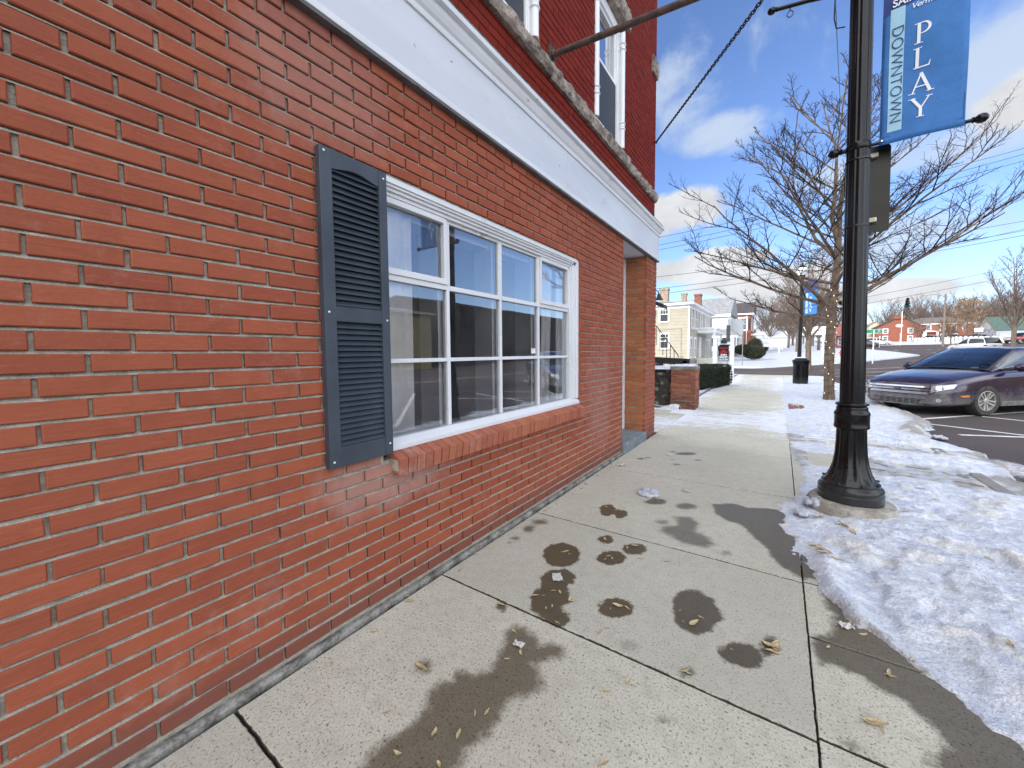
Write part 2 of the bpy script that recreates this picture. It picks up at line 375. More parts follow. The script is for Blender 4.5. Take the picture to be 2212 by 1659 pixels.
def snow_on_walk(X, Y):
    """how much packed snow lies on the pavement: none by the shop, streaks past the corner"""
    s = .62*sstep(6.2, 8.6, Y)*(1-.55*sstep(9.5, 11, Y)+.35*sstep(14, 18, Y)*(1-sstep(22, 26, Y)))
    s = s+.35*sstep(.35, -.25, X)*sstep(6.8, 7.6, Y)+.18*sstep(1.2, 1.9, X)*sstep(5.5, 7.5, Y)
    return s-.25*sstep(7.0, 5.6, Y)
sw = []
def slab(x0, x1, y0, y1, st, z=0.):
    gp = .0045; gx = .0022
    nx = max(3, int((x1-x0)/st)); ny = max(3, int((y1-y0)/st))
    xs = np.linspace(x0+gx, x1-gx, nx); ys = np.linspace(y0+gp, y1-gp, ny)
    xs = np.concatenate([[xs[0]], [xs[0]+.0035], xs[1:-1], [xs[-1]-.0035], [xs[-1]]]); ys = np.concatenate([[ys[0]], [ys[0]+.006], ys[1:-1], [ys[-1]-.006], [ys[-1]]])
    X, Y = np.meshgrid(xs, ys); Z = np.full(X.shape, z)+(fbm(X*3, Y*3, 2)-.5)*.004
    edge = np.zeros(X.shape, bool); edge[0] = edge[-1] = True; edge[:,0] = edge[:,-1] = True
    Z = np.where(edge, Z-.007, Z)
    jx = (vn(X*40+3, Y*40)-.5)*.007; jy = (vn(X*40, Y*40+7)-.5)*.007
    X = np.where(edge, X+jx, X); Y = np.where(edge, Y+jy, Y)
    # skirt
    X = np.pad(X, 1, 'edge'); Y = np.pad(Y, 1, 'edge'); Z = np.pad(Z, 1, 'constant', constant_values=z-.06)
    w_, s_ = wet_fields(X, Y) if y0 < 8.5 else (np.full(X.shape, -.4), np.zeros(X.shape))
    J_ = np.pad(edge.astype(float), 1, 'constant', constant_values=1.); sw.append((X, Y, Z, w_, s_, snow_on_walk(X, Y), J_))
YB = [-2.4, -1.1, .02, .55, 1.67, 2.815, 4.41, 6.04, 7.62, 9.2]
for a, b in zip(YB[:-1], YB[1:]): slab(.035, 1.885, a, b, .022 if a > 0 else .05)
YS = [-2.4, -1.1, .02, .55, 1.15, 1.69, 2.29, 2.83, 3.4, 4.42, 6.05, 7.62, 9.2]
for a, b in zip(YS[:-1], YS[1:]): slab(1.885, 2.55, a, b, .022 if a > 0 else .05)
yb = 9.2
while yb < 26.5:
    slab(-.32, 1.885, yb, yb+1.6, .08); slab(1.885, 3.48, yb, yb+1.6, .12) if yb > 20 else None; yb += 1.6
vs = []; fs = []; W_ = []; S_ = []; N_ = []; J_ = []
for X, Y, Z, w_, s_, n_, j_ in sw:
    J_.append(j_.ravel())
    b = len(vs); R, Cn = X.shape
    vs += np.stack([X, Y, Z], -1).reshape(-1, 3).tolist(); idx = b+np.arange(R*Cn).reshape(R, Cn)
    fs += np.stack([idx[:-1,:-1], idx[:-1,1:], idx[1:,1:], idx[1:,:-1]], -1).reshape(-1, 4).tolist()
    W_.append(w_.ravel()); S_.append(s_.ravel()); N_.append(n_.ravel())
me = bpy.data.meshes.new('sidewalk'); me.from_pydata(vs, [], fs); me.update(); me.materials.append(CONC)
for k, a in (('wet', W_), ('soft', S_), ('snow', N_), ('joint', J_)):
    at = me.attributes.new(k, 'FLOAT', 'POINT'); at.data.foreach_set('value', np.concatenate(a).astype(np.float32))
tag(link(bpy.data.objects.new('sidewalk', me)), 'pale grey concrete pavement with damp patches in front of the brick shop', kind='structure')
j = MB(); j.box(-.34, 3.5, -2.5, 26.6, -.2, -.022); tag(j.build('sidewalk_bed', GROUT), 'dark dirt in the pavement joints', kind='structure')
# alley paving between the shop and the old stone wall
Xa, Ya = np.meshgrid(np.linspace(-9, .03, 60), np.linspace(6.83, 9.75, 40))
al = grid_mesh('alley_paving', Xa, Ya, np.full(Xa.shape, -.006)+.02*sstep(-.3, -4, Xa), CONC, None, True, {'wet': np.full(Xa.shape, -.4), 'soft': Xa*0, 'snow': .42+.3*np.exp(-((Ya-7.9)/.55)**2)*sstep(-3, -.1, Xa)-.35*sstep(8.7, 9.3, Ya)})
tag(al, 'snow streaked concrete alley beside the shop', kind='structure')

# ------------------------------------------------------------------ snow on the verge
def xb(Y):           # inner edge of the snow bank
    pts = [(1.2,3.6),(1.75,2.9),(2.08,2.50),(2.3,2.33),(2.56,2.12),(2.9,1.98),(3.2,1.93),(3.55,1.90),(3.85,1.83),(4.1,1.80),(4.35,1.93),(5.0,2.05),(6.2,1.98),(7.6,1.93),(9,1.9),(12,1.86),(16,1.82),(20,1.9),(24,2.1),(26.4,3.3)]
    return np.interp(Y, [p[0] for p in pts], [p[1] for p in pts])
def xo(Y):           # outer edge at the kerb
    return 3.74+.10*np.sin(Y*1.3)+.25*sstep(9, 11, Y)*(1-sstep(15, 17, Y))+.28*sstep(6.3, 7.6, Y)*(1-sstep(7.9, 8.6, Y))
def mound_f(X, Y): return sstep(.62, .80, vn(X*7.2+9, Y*6.0+2))*(.5+.5*vn(X*17, Y*17))
def snow_h(X, Y):
    e1 = X-xb(Y)+.06+(fbm(X*5, Y*5, 4)-.5)*.17+(fbm(X*19, Y*19, 3)-.5)*.085; e2 = xo(Y)-X+(fbm(X*4+9, Y*4, 4)-.5)*.22
    e = np.minimum(e1, e2)
    h = .024*sstep(0, .40, e)+.022*sstep(.15, 1., e)
    lum = fbm(X*3.1, Y*3.1, 5, .55)-.5; rid = 1-np.abs(2*fbm(X*2.3+5, Y*2.3, 4)-1)
    dents = np.maximum(sstep(.60, .78, vn(X*4.2+31, Y*4.2+7)), .8*sstep(.66, .80, vn(X*8.2+3, Y*6.1+17)))
    amp = sstep(.02, .38, e)
    h = h+amp*(lum*.045+(rid-.6)*.022-.024*dents+.020*mound_f(X, Y)+.02*(fbm(X*11, Y*15, 4, .6)-.5)+.014*(fbm(X*38, Y*38, 2)-.5))
    h = np.maximum(h, .006*sstep(0, .05, e))
    ridge = np.exp(-((X-(2.02+.25*(2.9-np.minimum(Y, 2.9))))/.06)**2)*sstep(2.25, 2.45, Y)*(1-sstep(3.25, 3.5, Y))
    h = h+.035*ridge
    # shovelled track and wheel ruts across the verge
    path = sstep(5.9, 6.25, Y+.12*X)*(1-sstep(6.75, 7.0, Y+.12*X)); path2 = sstep(7.45, 7.55, Y+.06*X)*(1-sstep(7.95, 8.05, Y+.06*X))
    h = h*(1-.78*np.maximum(path*.95, path2*.9))-.02*np.maximum(path, path2)*sstep(2.0, 2.3, X)
    # shallow trampled snow farther along
    h = np.where(Y > 9, h*.62+.008*amp, h)
    # kerb ridge of ploughed, dirty lumps
    kr = np.exp(-((X-(xo(Y)-.13))/.14)**2)*(sstep(8.0, 8.8, Y))*(1-sstep(17, 19, Y))
    h = h+kr*(.05+.14*np.maximum(0, fbm(X*4.5, Y*4.5+3, 4)-.42))
    h = np.where(e < 0, np.maximum(e*.8, -.05), h)
    dirt = .13+.16*sstep(.52, .72, fbm(X*2.6+40, Y*2.6, 4))+.22*sstep(.14, .0, e1)+.55*kr+.5*path2*.6+.45*path+.4*dents*.4+.35*sstep(.18, .0, e2)
    dirt = dirt+.55*np.exp(-((Y+.06*X-7.42)/.10)**2)
    return h, dirt
for nm, xs, ys in (('snow_verge', np.linspace(1.62, 4.0, 170), np.linspace(1.1, 9.0, 480)), ('snow_verge', np.linspace(1.5, 4.2, 70), np.linspace(8.96, 26.4, 300))):
    X, Y = np.meshgrid(xs, ys); H, D = snow_h(X, Y)
    if ys[0] > 5: H = H-.003
    kp = (H[:-1,:-1] > -.045)|(H[1:,1:] > -.045)|(H[:-1,1:] > -.045)|(H[1:,:-1] > -.045)
    o = grid_mesh(nm, X, Y, H, SNOW, None, True, {'dirt': D, 'mound': mound_f(X, Y)}, kp)
    tag(o, 'lumpy trodden snow on the verge between pavement and road', kind='stuff')
vb = MB(); vb.box(2.55, 3.5, -2.4, 9.2, -.19, -.012); vb.box(1.885, 3.5, 9.2, 20.5, -.19, -.012)
o = vb.build('verge', mat('verge_slab', (.20, .19, .175), .8, .2, 5.)); tag(o, 'wet concrete verge under the snow', kind='structure')
kb = MB(); kb.box(3.5, 3.62, -2.4, 26.6, -.25, .0); o = kb.build('curb', mat('kerb_granite', (.22, .21, .195), .8, .25, 12., bump=.3), bevel=.012); tag(o, 'granite kerb along the road', kind='structure')
pv = MB()
for i in range(5):
    for k in range(3): pv.box(1.93+.105*k, 2.03+.105*k, 11.2+.205*i, 11.4+.205*i, -.05, .016+.003*((i+k)%3))
for i in range(6):
    for k in range(9): pv.box(1.93+.105*k, 2.03+.105*k, 8.0+.205*i, 8.2+.205*i, -.05, -.003)
o = pv.build('brick_pavers', mat('paver_red', (.20, .085, .065), .85, .3, 14., bump=.3)); tag(o, 'red brick pavers showing through the snow at the tree', kind='structure')

# ------------------------------------------------------------------ road, crossing, lawns, distant ground
vT = np.vectorize(T)
def sheet(name, xs, ys, dz, m, label, snowf=None, kind='structure', dirt=0.):
    X, Y = np.meshgrid(xs, ys); Z = vT(X, Y)+dz
    s = snowf(X, Y) if snowf else np.zeros(X.shape)
    o = grid_mesh(name, X, Y, Z, m, None, True, {'snow': s, 'dirt': np.full(X.shape, dirt)})
    return tag(o, label, kind=kind)
def road_snow(X, Y):
    s = .12*sstep(40, 60, Y)+.10
    s = s+.38*np.exp(-((X-4.0-.2*np.sin(Y*.9))/.32)**2)*(sstep(3, 5, Y))*(1-sstep(8.8, 10.5, Y))
    s = s+.50*np.exp(-((Y-7.35+.02*X)/.30)**2)*(1-sstep(4.8, 6.6, X))
    s = s+.35*np.exp(-((Y-5.6)/.35)**2)*(1-sstep(4.6, 6.0, X))
    s = s+.3*np.exp(-((Y-.36*X-62)/3.)**2)+.3*np.exp(-((Y-.36*X-76)/2.5)**2)+.25*np.exp(-((Y-.4*X-50)/1.6)**2)
    return s
sheet('road', np.concatenate([np.linspace(3.6, 12, 60), np.linspace(12.4, 70, 90)]), np.concatenate([np.linspace(-60, 0, 20), np.linspace(.4, 16, 60), np.linspace(17, 125, 90)]), -.055, ASPH, 'dark reddish asphalt main street with snow streaks', road_snow)
def y1(x): return 26.4+.55*max(0, x+1.5)
def y2(x): return 36.9+1.35*max(0, x-.2)+.05*max(0, x-5)**2
xs = np.linspace(-70, 3.62, 60); Xc = np.repeat(xs[None], 16, 0); Yc = np.stack([np.linspace(26.3, y2(x)+.6, 16) for x in xs], 1)
o = grid_mesh('side_street', Xc, Yc, vT(Xc, Yc)-.06, ASPH, None, True, {'snow': .16+.25*np.exp(-((Yc-27.2)/.7)**2)+.0*Xc}); tag(o, 'asphalt side street crossing beyond the trash can', kind='structure')
# near block: lawn in front of the next house, left of the walk
X, Y = np.meshgrid(np.linspace(-26, -.3, 60), np.linspace(9.75, 26.4, 50)); o = grid_mesh('snowy_lawn', X, Y, .03+.05*fbm(X*.6, Y*.6, 3)+.10*sstep(-.5, -3, X), SNOWFAR, None, True, {'dirt': .30*np.exp(-((X+.75)/.22)**2)+0*X}); tag(o, 'snowy front lawn left of the pavement', kind='structure')
# far blocks, left block and the corner island
def yt(x): return float(np.interp(x, [-80, 3, 9, 13, 14.3], [190, 132, 112, 94, 70]))
xs = np.concatenate([np.linspace(-80, -4, 40), np.linspace(-3, 14.2, 48)]); NR = 70
Xc = np.repeat(xs[None], NR, 0); Yc = np.stack([y2(x)+(max(yt(x), y2(x)+.5)-y2(x))*np.linspace(0, 1, NR)**1.5 for x in xs], 1)
edge = np.zeros(Xc.shape); edge[0] = -.13
walkm = np.exp(-((Xc-.9)/.85)**4)
o = grid_mesh('snowy_lawn', Xc, Yc, vT(Xc, Yc)+.05+.05*fbm(Xc*.5, Yc*.5, 3)+edge, SNOWFAR, None, True, {'dirt': .42*walkm+.12*np.exp(-((Yc-vT(Xc, Yc)*0-52)/1.5)**2)}); tag(o, 'snow covered lawns across the side street with a trodden path', kind='structure')
X, Y = np.meshgrid(np.concatenate([np.linspace(14, 60, 60), np.linspace(64, 260, 40)]), np.concatenate([np.linspace(112, 150, 40), np.linspace(154, 330, 40)]))
o = grid_mesh('park_snow', X, Y, vT(X, Y)+.02+.25*fbm(X*.12, Y*.12, 3)*sstep(112, 116, Y), SNOWFAR, None, True, {'dirt': .25*np.exp(-((Y-115.5)/1.0)**2)}); tag(o, 'snowy park slope beyond the main street', kind='structure')
# one sheet to the horizon
gx = np.concatenate([[-3000, -1200, -600], np.linspace(-320, 320, 81), [600, 1200, 3000]]); X, Y = np.meshgrid(gx, gx+60)
Zg = vT(X, Y); Zg = np.where(np.hypot(X, Y) > 340, np.minimum(Zg, 14), Zg)+np.where((Y > 190)&(np.hypot(X, Y) < 900), 9*sstep(190, 330, Y)*sstep(-40, 120, X), 0)
o = grid_mesh('ground', X, Y, Zg-.35, SNOWFAR, None, True, {'dirt': np.full(X.shape, .1)}); tag(o, 'snowy ground reaching to the hills', kind='structure')

# road paint (5 mm above the asphalt)
def stripe(a, b, wd, z=-.051):
    a = Vector((a[0], a[1], 0)); b = Vector((b[0], b[1], 0)); d = (b-a).normalized(); n = Vector((-d.y, d.x, 0))*wd*.5
    q = MB(); N = max(2, int((b-a).length/3)); vs = []
    for i in range(N+1):
        p = a.lerp(b, i/N)
        for s in (-1, 1): r = p+n*s; vs.append((r.x, r.y, T(r.x, r.y)+z))
    q.add(vs, [(2*i, 2*i+2, 2*i+3, 2*i+1) for i in range(N)])
    return q
def gp(u, v): p = ground(u, v, -.05); return (p.x, p.y)
pm = MB()
def ext(a, b, k): return (a[0]+(b[0]-a[0])*k, a[1]+(b[1]-a[1])*k)
A0, A1 = gp(1975, 905.8), gp(2081.6, 898.6); B0, B1 = gp(2122, 899.6), gp(2212, 909); C0, C1 = gp(1995, 914), gp(2212, 940); D0, D1 = gp(2072, 939), gp(2212, 944)
for a, b in ((A0, ext(A0, A1, 5.2)), (B0, ext(B0, B1, 2.6)), (C0, ext(C0, C1, 3.)), (D0, ext(D0, D1, 3.5))):
    q = stripe(a, b, .10); pm.add(q.v, q.f)
for k in range(1, 7):      # the stalls beyond the parked car
    q = stripe((4.1, 13.2+3.6*k), (9.0, 18.0+3.6*k), .10); pm.add(q.v, q.f)
for k in range(1, 5):
    q = stripe((4.3, 8.5-3.6*k), (9.0, 13.1-3.6*k), .10); pm.add(q.v, q.f)
q = stripe((13.2, -30), (13.2, 44), .12); pm.add(q.v, q.f)
o = pm.build('road_markings', PAINT); tag(o, 'worn white parking lines painted on the asphalt', kind='structure')

# ------------------------------------------------------------------ fallen leaves, scraps, snow lumps
LEAF = mat('dry_leaf', (.52, .38, .19), .75, .35, 30., col2=(.66, .55, .33)); PAPER = mat('paper_scrap', (.54, .53, .50), .85, .15, 20.)
def leaf_mesh(seed, curl):
    r = random.Random(seed); q = MB(); n = 9; vs = []
    for i in range(n+1):
        t = i/n; wd = math.sin(PI*min(1, t*1.05))**.8*.5*(1-.25*t)
        x = t-.5; bend = curl*(x*x-.1)+.12*math.sin(t*7+seed)
        for k in (-1, 0, 1): vs.append((x, k*wd*.42+.14*math.sin(t*3+seed)*x, bend*.35+abs(k)*.14*curl+.03*r.random()))
    f = [(i*3+k, i*3+k+1, i*3+k+4, i*3+k+3) for i in range(n) for k in (0, 1)]
    zmin = min(p[2] for p in vs); q.add([(p[0], p[1], p[2]-zmin+.004) for p in vs], f)
    me = q.mesh('fallen_leaf', LEAF, True); return me
LM = [leaf_mesh(s, c) for s, c in ((1, .3), (2, .8), (3, 1.3), (4, .5), (5, 1.0))]
spots = [(945,245,.085),(962,258,.04),(930,250,.05),(800,455,.075),(885,432,.05),(918,440,.075),(965,475,.09),(975,482,.05),(838,455,.04),(880,505,.05),(850,515,.04),(932,535,.03),(905,585,.05),
 (1148,268,.06),(1140,240,.07),(1130,283,.05),(1165,280,.05),(1270,220,.08),(1235,228,.06),(1298,280,.06),(1425,292,.08),(1130,187,.07),(1188,505,.10),(1155,517,.03),(1235,515,.06),(1108,622,.085),(1140,608,.05),(700,628,.06),(720,606,.04),(730,728,.06),(668,755,.05),(815,706,.03),
 (258,800,.12),(636,498,.09),(640,160,.06),(160,452,.08),(190,458,.06),(55,522,.09),(345,330,.06),(320,340,.05),(290,352,.05),(145,1205,.06),(320,1112,.07),(435,1115,.07),(515,1015,.06),(570,1008,.06),(345,1258,.05),(1240,862,.07),(1140,905,.06),(1120,1252,.07),(1228,1165,.03),(1548,588,.12),(1585,560,.05),(1485,525,.03),(1500,578,.03),(1730,710,.03),(1510,815,.07),(1523,825,.05),(1765,138,.04),(1248,415,.04),(1645,412,.04),(1135,35,.05),(1205,52,.05),(1212,40,.04),(95,1010,.05),(1270,880,.03)]
spots7 = [(415,435,.16),(430,432,.12),(440,605,.16),(450,625,.14),(405,570,.14),(520,650,.12),(545,485,.16),(530,480,.12),(590,515,.14),(200,1052,.14),(210,1070,.12),(185,1060,.12),(195,1085,.10),(770,1195,.10),(780,1205,.07),(700,1440,.13),(690,1430,.08),(740,1478,.06),(450,798,.09),(645,1000,.07),(470,1065,.06),(890,1130,.06),(925,305,.14),(1000,355,.10),(850,415,.09),(1075,440,.07),(1370,1102,.10),(1270,650,.09)]
k = 0
for lst, f in ((spots, c8), (spots7, c7b)):
    for (x, y, L) in lst:
        p = f(x, y); L *= .62
        o = bpy.data.objects.new('fallen_leaf', LM[k % 5]); link(o)
        z = .001
        if p[0] > xb(p[1]): z = max(0, float(snow_h(np.array([p[0]]), np.array([p[1]]))[0][0]))+.004
        o.location = (p[0], p[1], z+.001); o.rotation_euler = (rnd.uniform(-.15, .15), rnd.uniform(-.1, .1), rnd.uniform(0, 6.28)); o.scale = (L, L*rnd.uniform(.6, 1.), L*.7)
        tag(o, 'small curled dry yellow leaf scrap fallen on the pavement' if lst is spots else 'curled tan leaf scrap lying at the snow edge by the lamp post', 'leaf', 'dry leaves on the concrete' if lst is spots else 'dry leaves along the snow edge'); k += 1
for i, t in enumerate(np.linspace(.8, 5.0, 26)):       # litter that gathers in the crack under the wall
    o = bpy.data.objects.new('fallen_leaf', LM[i % 5]); link(o); L = rnd.uniform(.02, .05)
    o.location = (rnd.uniform(.045, .13), t+rnd.uniform(-.1, .1), .002); o.rotation_euler = (rnd.uniform(-.3, .3), 0, rnd.uniform(0, 6)); o.scale = (L, L*.7, L)
    tag(o, 'tiny leaf scrap caught in the crack along the brick wall foot', 'leaf', 'leaf scraps along the wall foot')
def scrap(x, y, L, label, f=c8, seed=1, thick=.25):
    p = f(x, y) if f else (x, y); q = MB(); r = random.Random(seed); n = 7; vs = []
    for i in range(n):
        for jj in range(n): vs.append(((i/(n-1)-.5)*(1+.25*r.random()), (jj/(n-1)-.5)*(.7+.25*r.random()), thick*(.5+.5*math.sin(i*1.7+seed)*math.cos(jj*1.3))*r.uniform(.3, 1)+.01))
    q.add(vs, [(i*n+jj, (i+1)*n+jj, (i+1)*n+jj+1, i*n+jj+1) for i in range(n-1) for jj in range(n-1)])
    o = q.build('paper_scrap', PAPER, None, False, loc=(p[0], p[1], .003)); o.scale = (L, L, L); o.rotation_euler = (0, 0, seed*1.1); so_ = o.modifiers.new('t', 'SOLIDIFY'); so_.thickness = .01
    tag(o, label, 'litter')
scrap(903, 368, .07, 'flat white scrap on the damp patch nearest the wall', seed=2, thick=.08)
scrap(722, 692, .045, 'crumpled whitish scrap on the large foreground damp stain', seed=3, thick=.5)
scrap(1345, 1095, .085, 'crumpled pale scrap by the pavement crack near the doorway', f=lambda x, y: (lambda q: (q.x, q.y))(ground(1080+.19528*x, 792+.19528*y)), seed=4, thick=.5)
scrap(1885, 980, .09, 'pale flat scrap lying past the doorway step', f=lambda x, y: (lambda q: (q.x, q.y))(ground(1080+.19528*x, 792+.19528*y)), seed=5, thick=.15)
scrap(560, 962, .05, 'white feather-like scrap on the wet strip beside the snow', f=c7b, seed=6, thick=.4)
# melting ice remnants
ICE = mat_snow('ice', .6, 3.)
def clump(name, p, R, n, label, seed, flat=.5, group=None):
    r = random.Random(seed); bm = bmesh.new()
    for i in range(n):
        M = Matrix.Translation((r.uniform(-1, 1)*R*.7, r.uniform(-1, 1)*R*.6, R*.12)) @ Matrix.Diagonal((r.uniform(.25, .5)*R, r.uniform(.25, .5)*R, r.uniform(.25, .55)*R*flat, 1))
        bmesh.ops.create_icosphere(bm, subdivisions=2, radius=1., matrix=M)
    for v in bm.verts:
        v.co += Vector(mnoise.noise_vector(v.co*(3.5/R)+Vector((seed, 0, 0))))*R*.16
    me = bpy.data.meshes.new(name); bm.to_mesh(me); bm.free(); me.materials.append(ICE); me.polygons.foreach_set('use_smooth', [True]*len(me.polygons))
    o = link(bpy.data.objects.new(name, me)); o.location = p
    return tag(o, label, 'snow lump', group)
cr = lambda x, y: ground(1080+.19528*x, 792+.19528*y)
p = cr(1690, 1420); clump('snow_remnant', (p.x, p.y, 0), .12, 12, 'crumbly melting snow remnant ringed by a damp stain', 11, .35)
p = cr(2055, 1372); clump('snow_remnant', (p.x, p.y, 0), .055, 5, 'small white snow remnant in the damp ring farther along', 12, .3)
p = ground(1757, 1098); clump('snow_lump', (p.x, p.y, .05), .10, 5, 'clean white snow lump against the lamp footing, left side', 13, .9)
p = ground(1740, 1120); clump('snow_lump', (p.x, p.y, .03), .085, 5, 'low white snow lump in front of the lamp footing', 14, .8)
for i, (u, v, R) in enumerate(((1937,915,.10),(1962,926,.13),(1975,946,.16),(1998,960,.14),(1958,950,.13),(2028,1048-70,.08),(1925,930,.10),(2017,944,.12),(1945,965,.12))):
    p = ground(u, v, -.02); clump('snow_lump', (p.x, p.y, -.03), R, 7, 'grey lumpy chunk of ploughed snow on the kerb by the parked car', 20+i, .75, 'ploughed snow chunks on the kerb')
# ------------------------------------------------------------------ shop building
def mat_brick(name, cols, mortar_like=.0, pale=.25, gloss=.75, dark=None, efflo=None, spec=.3):
    m, g = newmat(name); c = g.coord(); isl = g.island()
    wn = g.nt.nodes.new('ShaderNodeTexWhiteNoise'); wn.noise_dimensions = '1D'; g.set(wn, 'W', isl)
    r2 = wn.outputs['Value']
    col = g.mix(g.ramp(isl, .15, .85), cols[0], cols[1]); col = g.mix(g.math('MULTIPLY', g.ramp(r2, .72, 1.), .7), col, cols[2])
    n1 = g.noise(9., c, 5., .6); n2 = g.noise(70., c, 4., .6); n3 = g.noise(2.2, c, 4.)
    streak = g.noise(34., g.mapping(c, (1., .35, 3.2)), 4.)
    col = g.mix(g.math('MULTIPLY', g.ramp(n1, .4, .75), .35), col, tuple(x*.72 for x in cols[0]))
    col = g.mix(g.math('MULTIPLY', g.ramp(streak, .5, .78), .22), col, tuple(min(1, x*1.5+.03) for x in cols[1]))
    sc = g.ramp(g.math('ADD', g.math('MULTIPLY', n3, .55), g.math('MULTIPLY', g.noise(17., c, 6., .7), .5)), .56, .72)
    col = g.mix(g.math('MULTIPLY', sc, pale), col, (.46, .36, .31))
    if efflo:
        for (y, z, ry, rz, k) in efflo:
            s = g.sep(c); a = g.math('DIVIDE', g.math('SUBTRACT', s[1], y), ry); b = g.math('DIVIDE', g.math('SUBTRACT', s[2], z), rz)
            d = g.math('SUBTRACT', 1., g.math('ADD', g.math('MULTIPLY', a, a), g.math('MULTIPLY', b, b)))
            f = g.math('MULTIPLY', g.ramp(g.math('ADD', g.math('MULTIPLY', d, .6), g.math('SUBTRACT', g.noise(7., g.mapping(c, (1, 1, .5)), 6., .7), .35)), .2, .75), k)
            col = g.mix(f, col, (.47, .37, .34))
    if dark:
        s = g.sep(c); f = g.ramp(g.math('ADD', s[2], g.math('MULTIPLY', g.math('SUBTRACT', n1, .5), .08)), dark[0], dark[1])
        col = g.mix(g.math('MULTIPLY', f, dark[2]), col, dark[3])
    h = g.math('ADD', g.math('MULTIPLY', n2, .6), g.math('MULTIPLY', streak, .7))
    g.out(g.principled(col=col, rough=g.math('ADD', gloss-.1, g.math('MULTIPLY', n2, .2)), spec=spec, normal=g.bump(h, .45, .006))); return m
BR_LOW = mat_brick('brick_orange_red', ((.275, .069, .034), (.322, .085, .041), (.262, .063, .033)), pale=.16, efflo=((1.35, .70, .55, .22, .36), (4.3, .9, .5, .9, .14), (1.0, 2.6, .5, .4, .2)), dark=(.22, .10, .75, (.16, .062, .045)))
BR_UP = mat_brick('brick_painted_red', ((.165, .016, .008), (.195, .021, .010), (.150, .020, .011)), pale=.05, gloss=.75, spec=.12)
BR_PIL = mat_brick('brick_orange', ((.36, .115, .045), (.42, .15, .058), (.31, .085, .042)), pale=.2)
BR_SILL = mat_brick('brick_sill', ((.33, .10, .06), (.40, .14, .075), (.27, .085, .06)), pale=.45)
MORT = mat('mortar_grey', (.34, .31, .25), .92, .25, 25., bump=.6, bscale=160.)
MORT_RED = mat('mortar_painted', (.10, .016, .014), .85, .3, 25., bump=.4, bscale=120.)
def mat_peel(name='white_paint_peeling', amt=.5, base=(.78, .79, .80)):
    m, g = newmat(name); c = g.coord()
    n1 = g.noise(11., g.mapping(c, (1, .45, 1)), 7., .68, .4); n2 = g.noise(60., c, 4.); n3 = g.noise(2., c, 4.)
    col = g.mix(g.ramp(n3, .35, .7), base, tuple(x*.92 for x in base))
    f = g.ramp(g.math('ADD', n1, g.math('MULTIPLY', g.math('SUBTRACT', n2, .5), .15)), .71-.12*amt, .735-.12*amt)
    col = g.mix(g.math('MULTIPLY', f, .8), col, (.33, .30, .26))
    g.out(g.principled(col=col, rough=.55, normal=g.bump(g.math('SUBTRACT', g.math('MULTIPLY', n2, .3), f), .35, .004))); return m
WHITE_P = mat_peel(base=(.70, .715, .735)); WHITE = mat('white_trim', (.78, .79, .80), .5, .05, 5., bump=.08, bscale=40.)
def mat_fascia():
    m, g = newmat('fascia_board'); c = g.coord()
    n1 = g.noise(3., g.mapping(c, (1, .25, 1.2)), 6.); n2 = g.noise(26., g.mapping(c, (1, .3, 1)), 6., .7); sp = g.noise(7.5, g.mapping(c, (1, .8, 1.6)), 2.)
    col = g.mix(g.ramp(n1, .35, .7), (.57, .60, .65), (.64, .67, .71))
    col = g.mix(g.math('MULTIPLY', g.ramp(n2, .58, .76), .5), col, (.40, .40, .39))
    col = g.mix(g.math('MULTIPLY', g.ramp(g.noise(17., c, 2.), .72, .75), .6), col, (.20, .19, .18))
    g.out(g.principled(col=col, rough=.5, normal=g.bump(n2, .15, .004))); return m
FASC = mat_fascia()
STONE = mat('rough_sandstone', (.21, .165, .13), .9, .45, 7., bump=.9, bscale=28., col2=(.42, .36, .30))
CONCF = mat('foundation_concrete', (.25, .24, .215), .9, .35, 8., bump=.6, bscale=50., col2=(.42, .40, .36))
def mat_glass(name='window_glass', tint=(1, 1, 1), refl=1., dust=0.):
    m, g = newmat(name)
    fr = g.nt.nodes.new('ShaderNodeFresnel'); fr.inputs[0].default_value = 1.75
    c = g.coord(); bm = g.bump(g.noise(1.6, c, 2.), .05, .02)
    gl = g.nt.nodes.new('ShaderNodeBsdfGlossy'); gl.inputs['Roughness'].default_value = .004; gl.inputs['Color'].default_value = (.95, .97, 1, 1); g.nt.links.new(bm, gl.inputs['Normal'])
    tr = g.nt.nodes.new('ShaderNodeBsdfTransparent'); tr.inputs[0].default_value = rgba(tint)
    mx = g.nt.nodes.new('ShaderNodeMixShader'); g.set(mx, 0, g.math('MULTIPLY', fr.outputs[0], refl, clamp=True)); g.nt.links.new(tr.outputs[0], mx.inputs[1]); g.nt.links.new(gl.outputs[0], mx.inputs[2])
    if dust:
        df = g.nt.nodes.new('ShaderNodeBsdfDiffuse'); df.inputs[0].default_value = (.75, .77, .80, 1); m2 = g.nt.nodes.new('ShaderNodeMixShader'); g.set(m2, 0, g.math('MULTIPLY', g.ramp(g.noise(3., g.mapping(c, (1, 1, .35)), 7., .7), .25, .75), dust)); g.nt.links.new(mx.outputs[0], m2.inputs[1]); g.nt.links.new(df.outputs[0], m2.inputs[2]); mx = m2
    g.out(mx.outputs[0]); return m
GLASS = mat_glass(refl=2.9, tint=(1., 1., 1.), dust=.05); 
COURSE, PITCH = .0677, .209
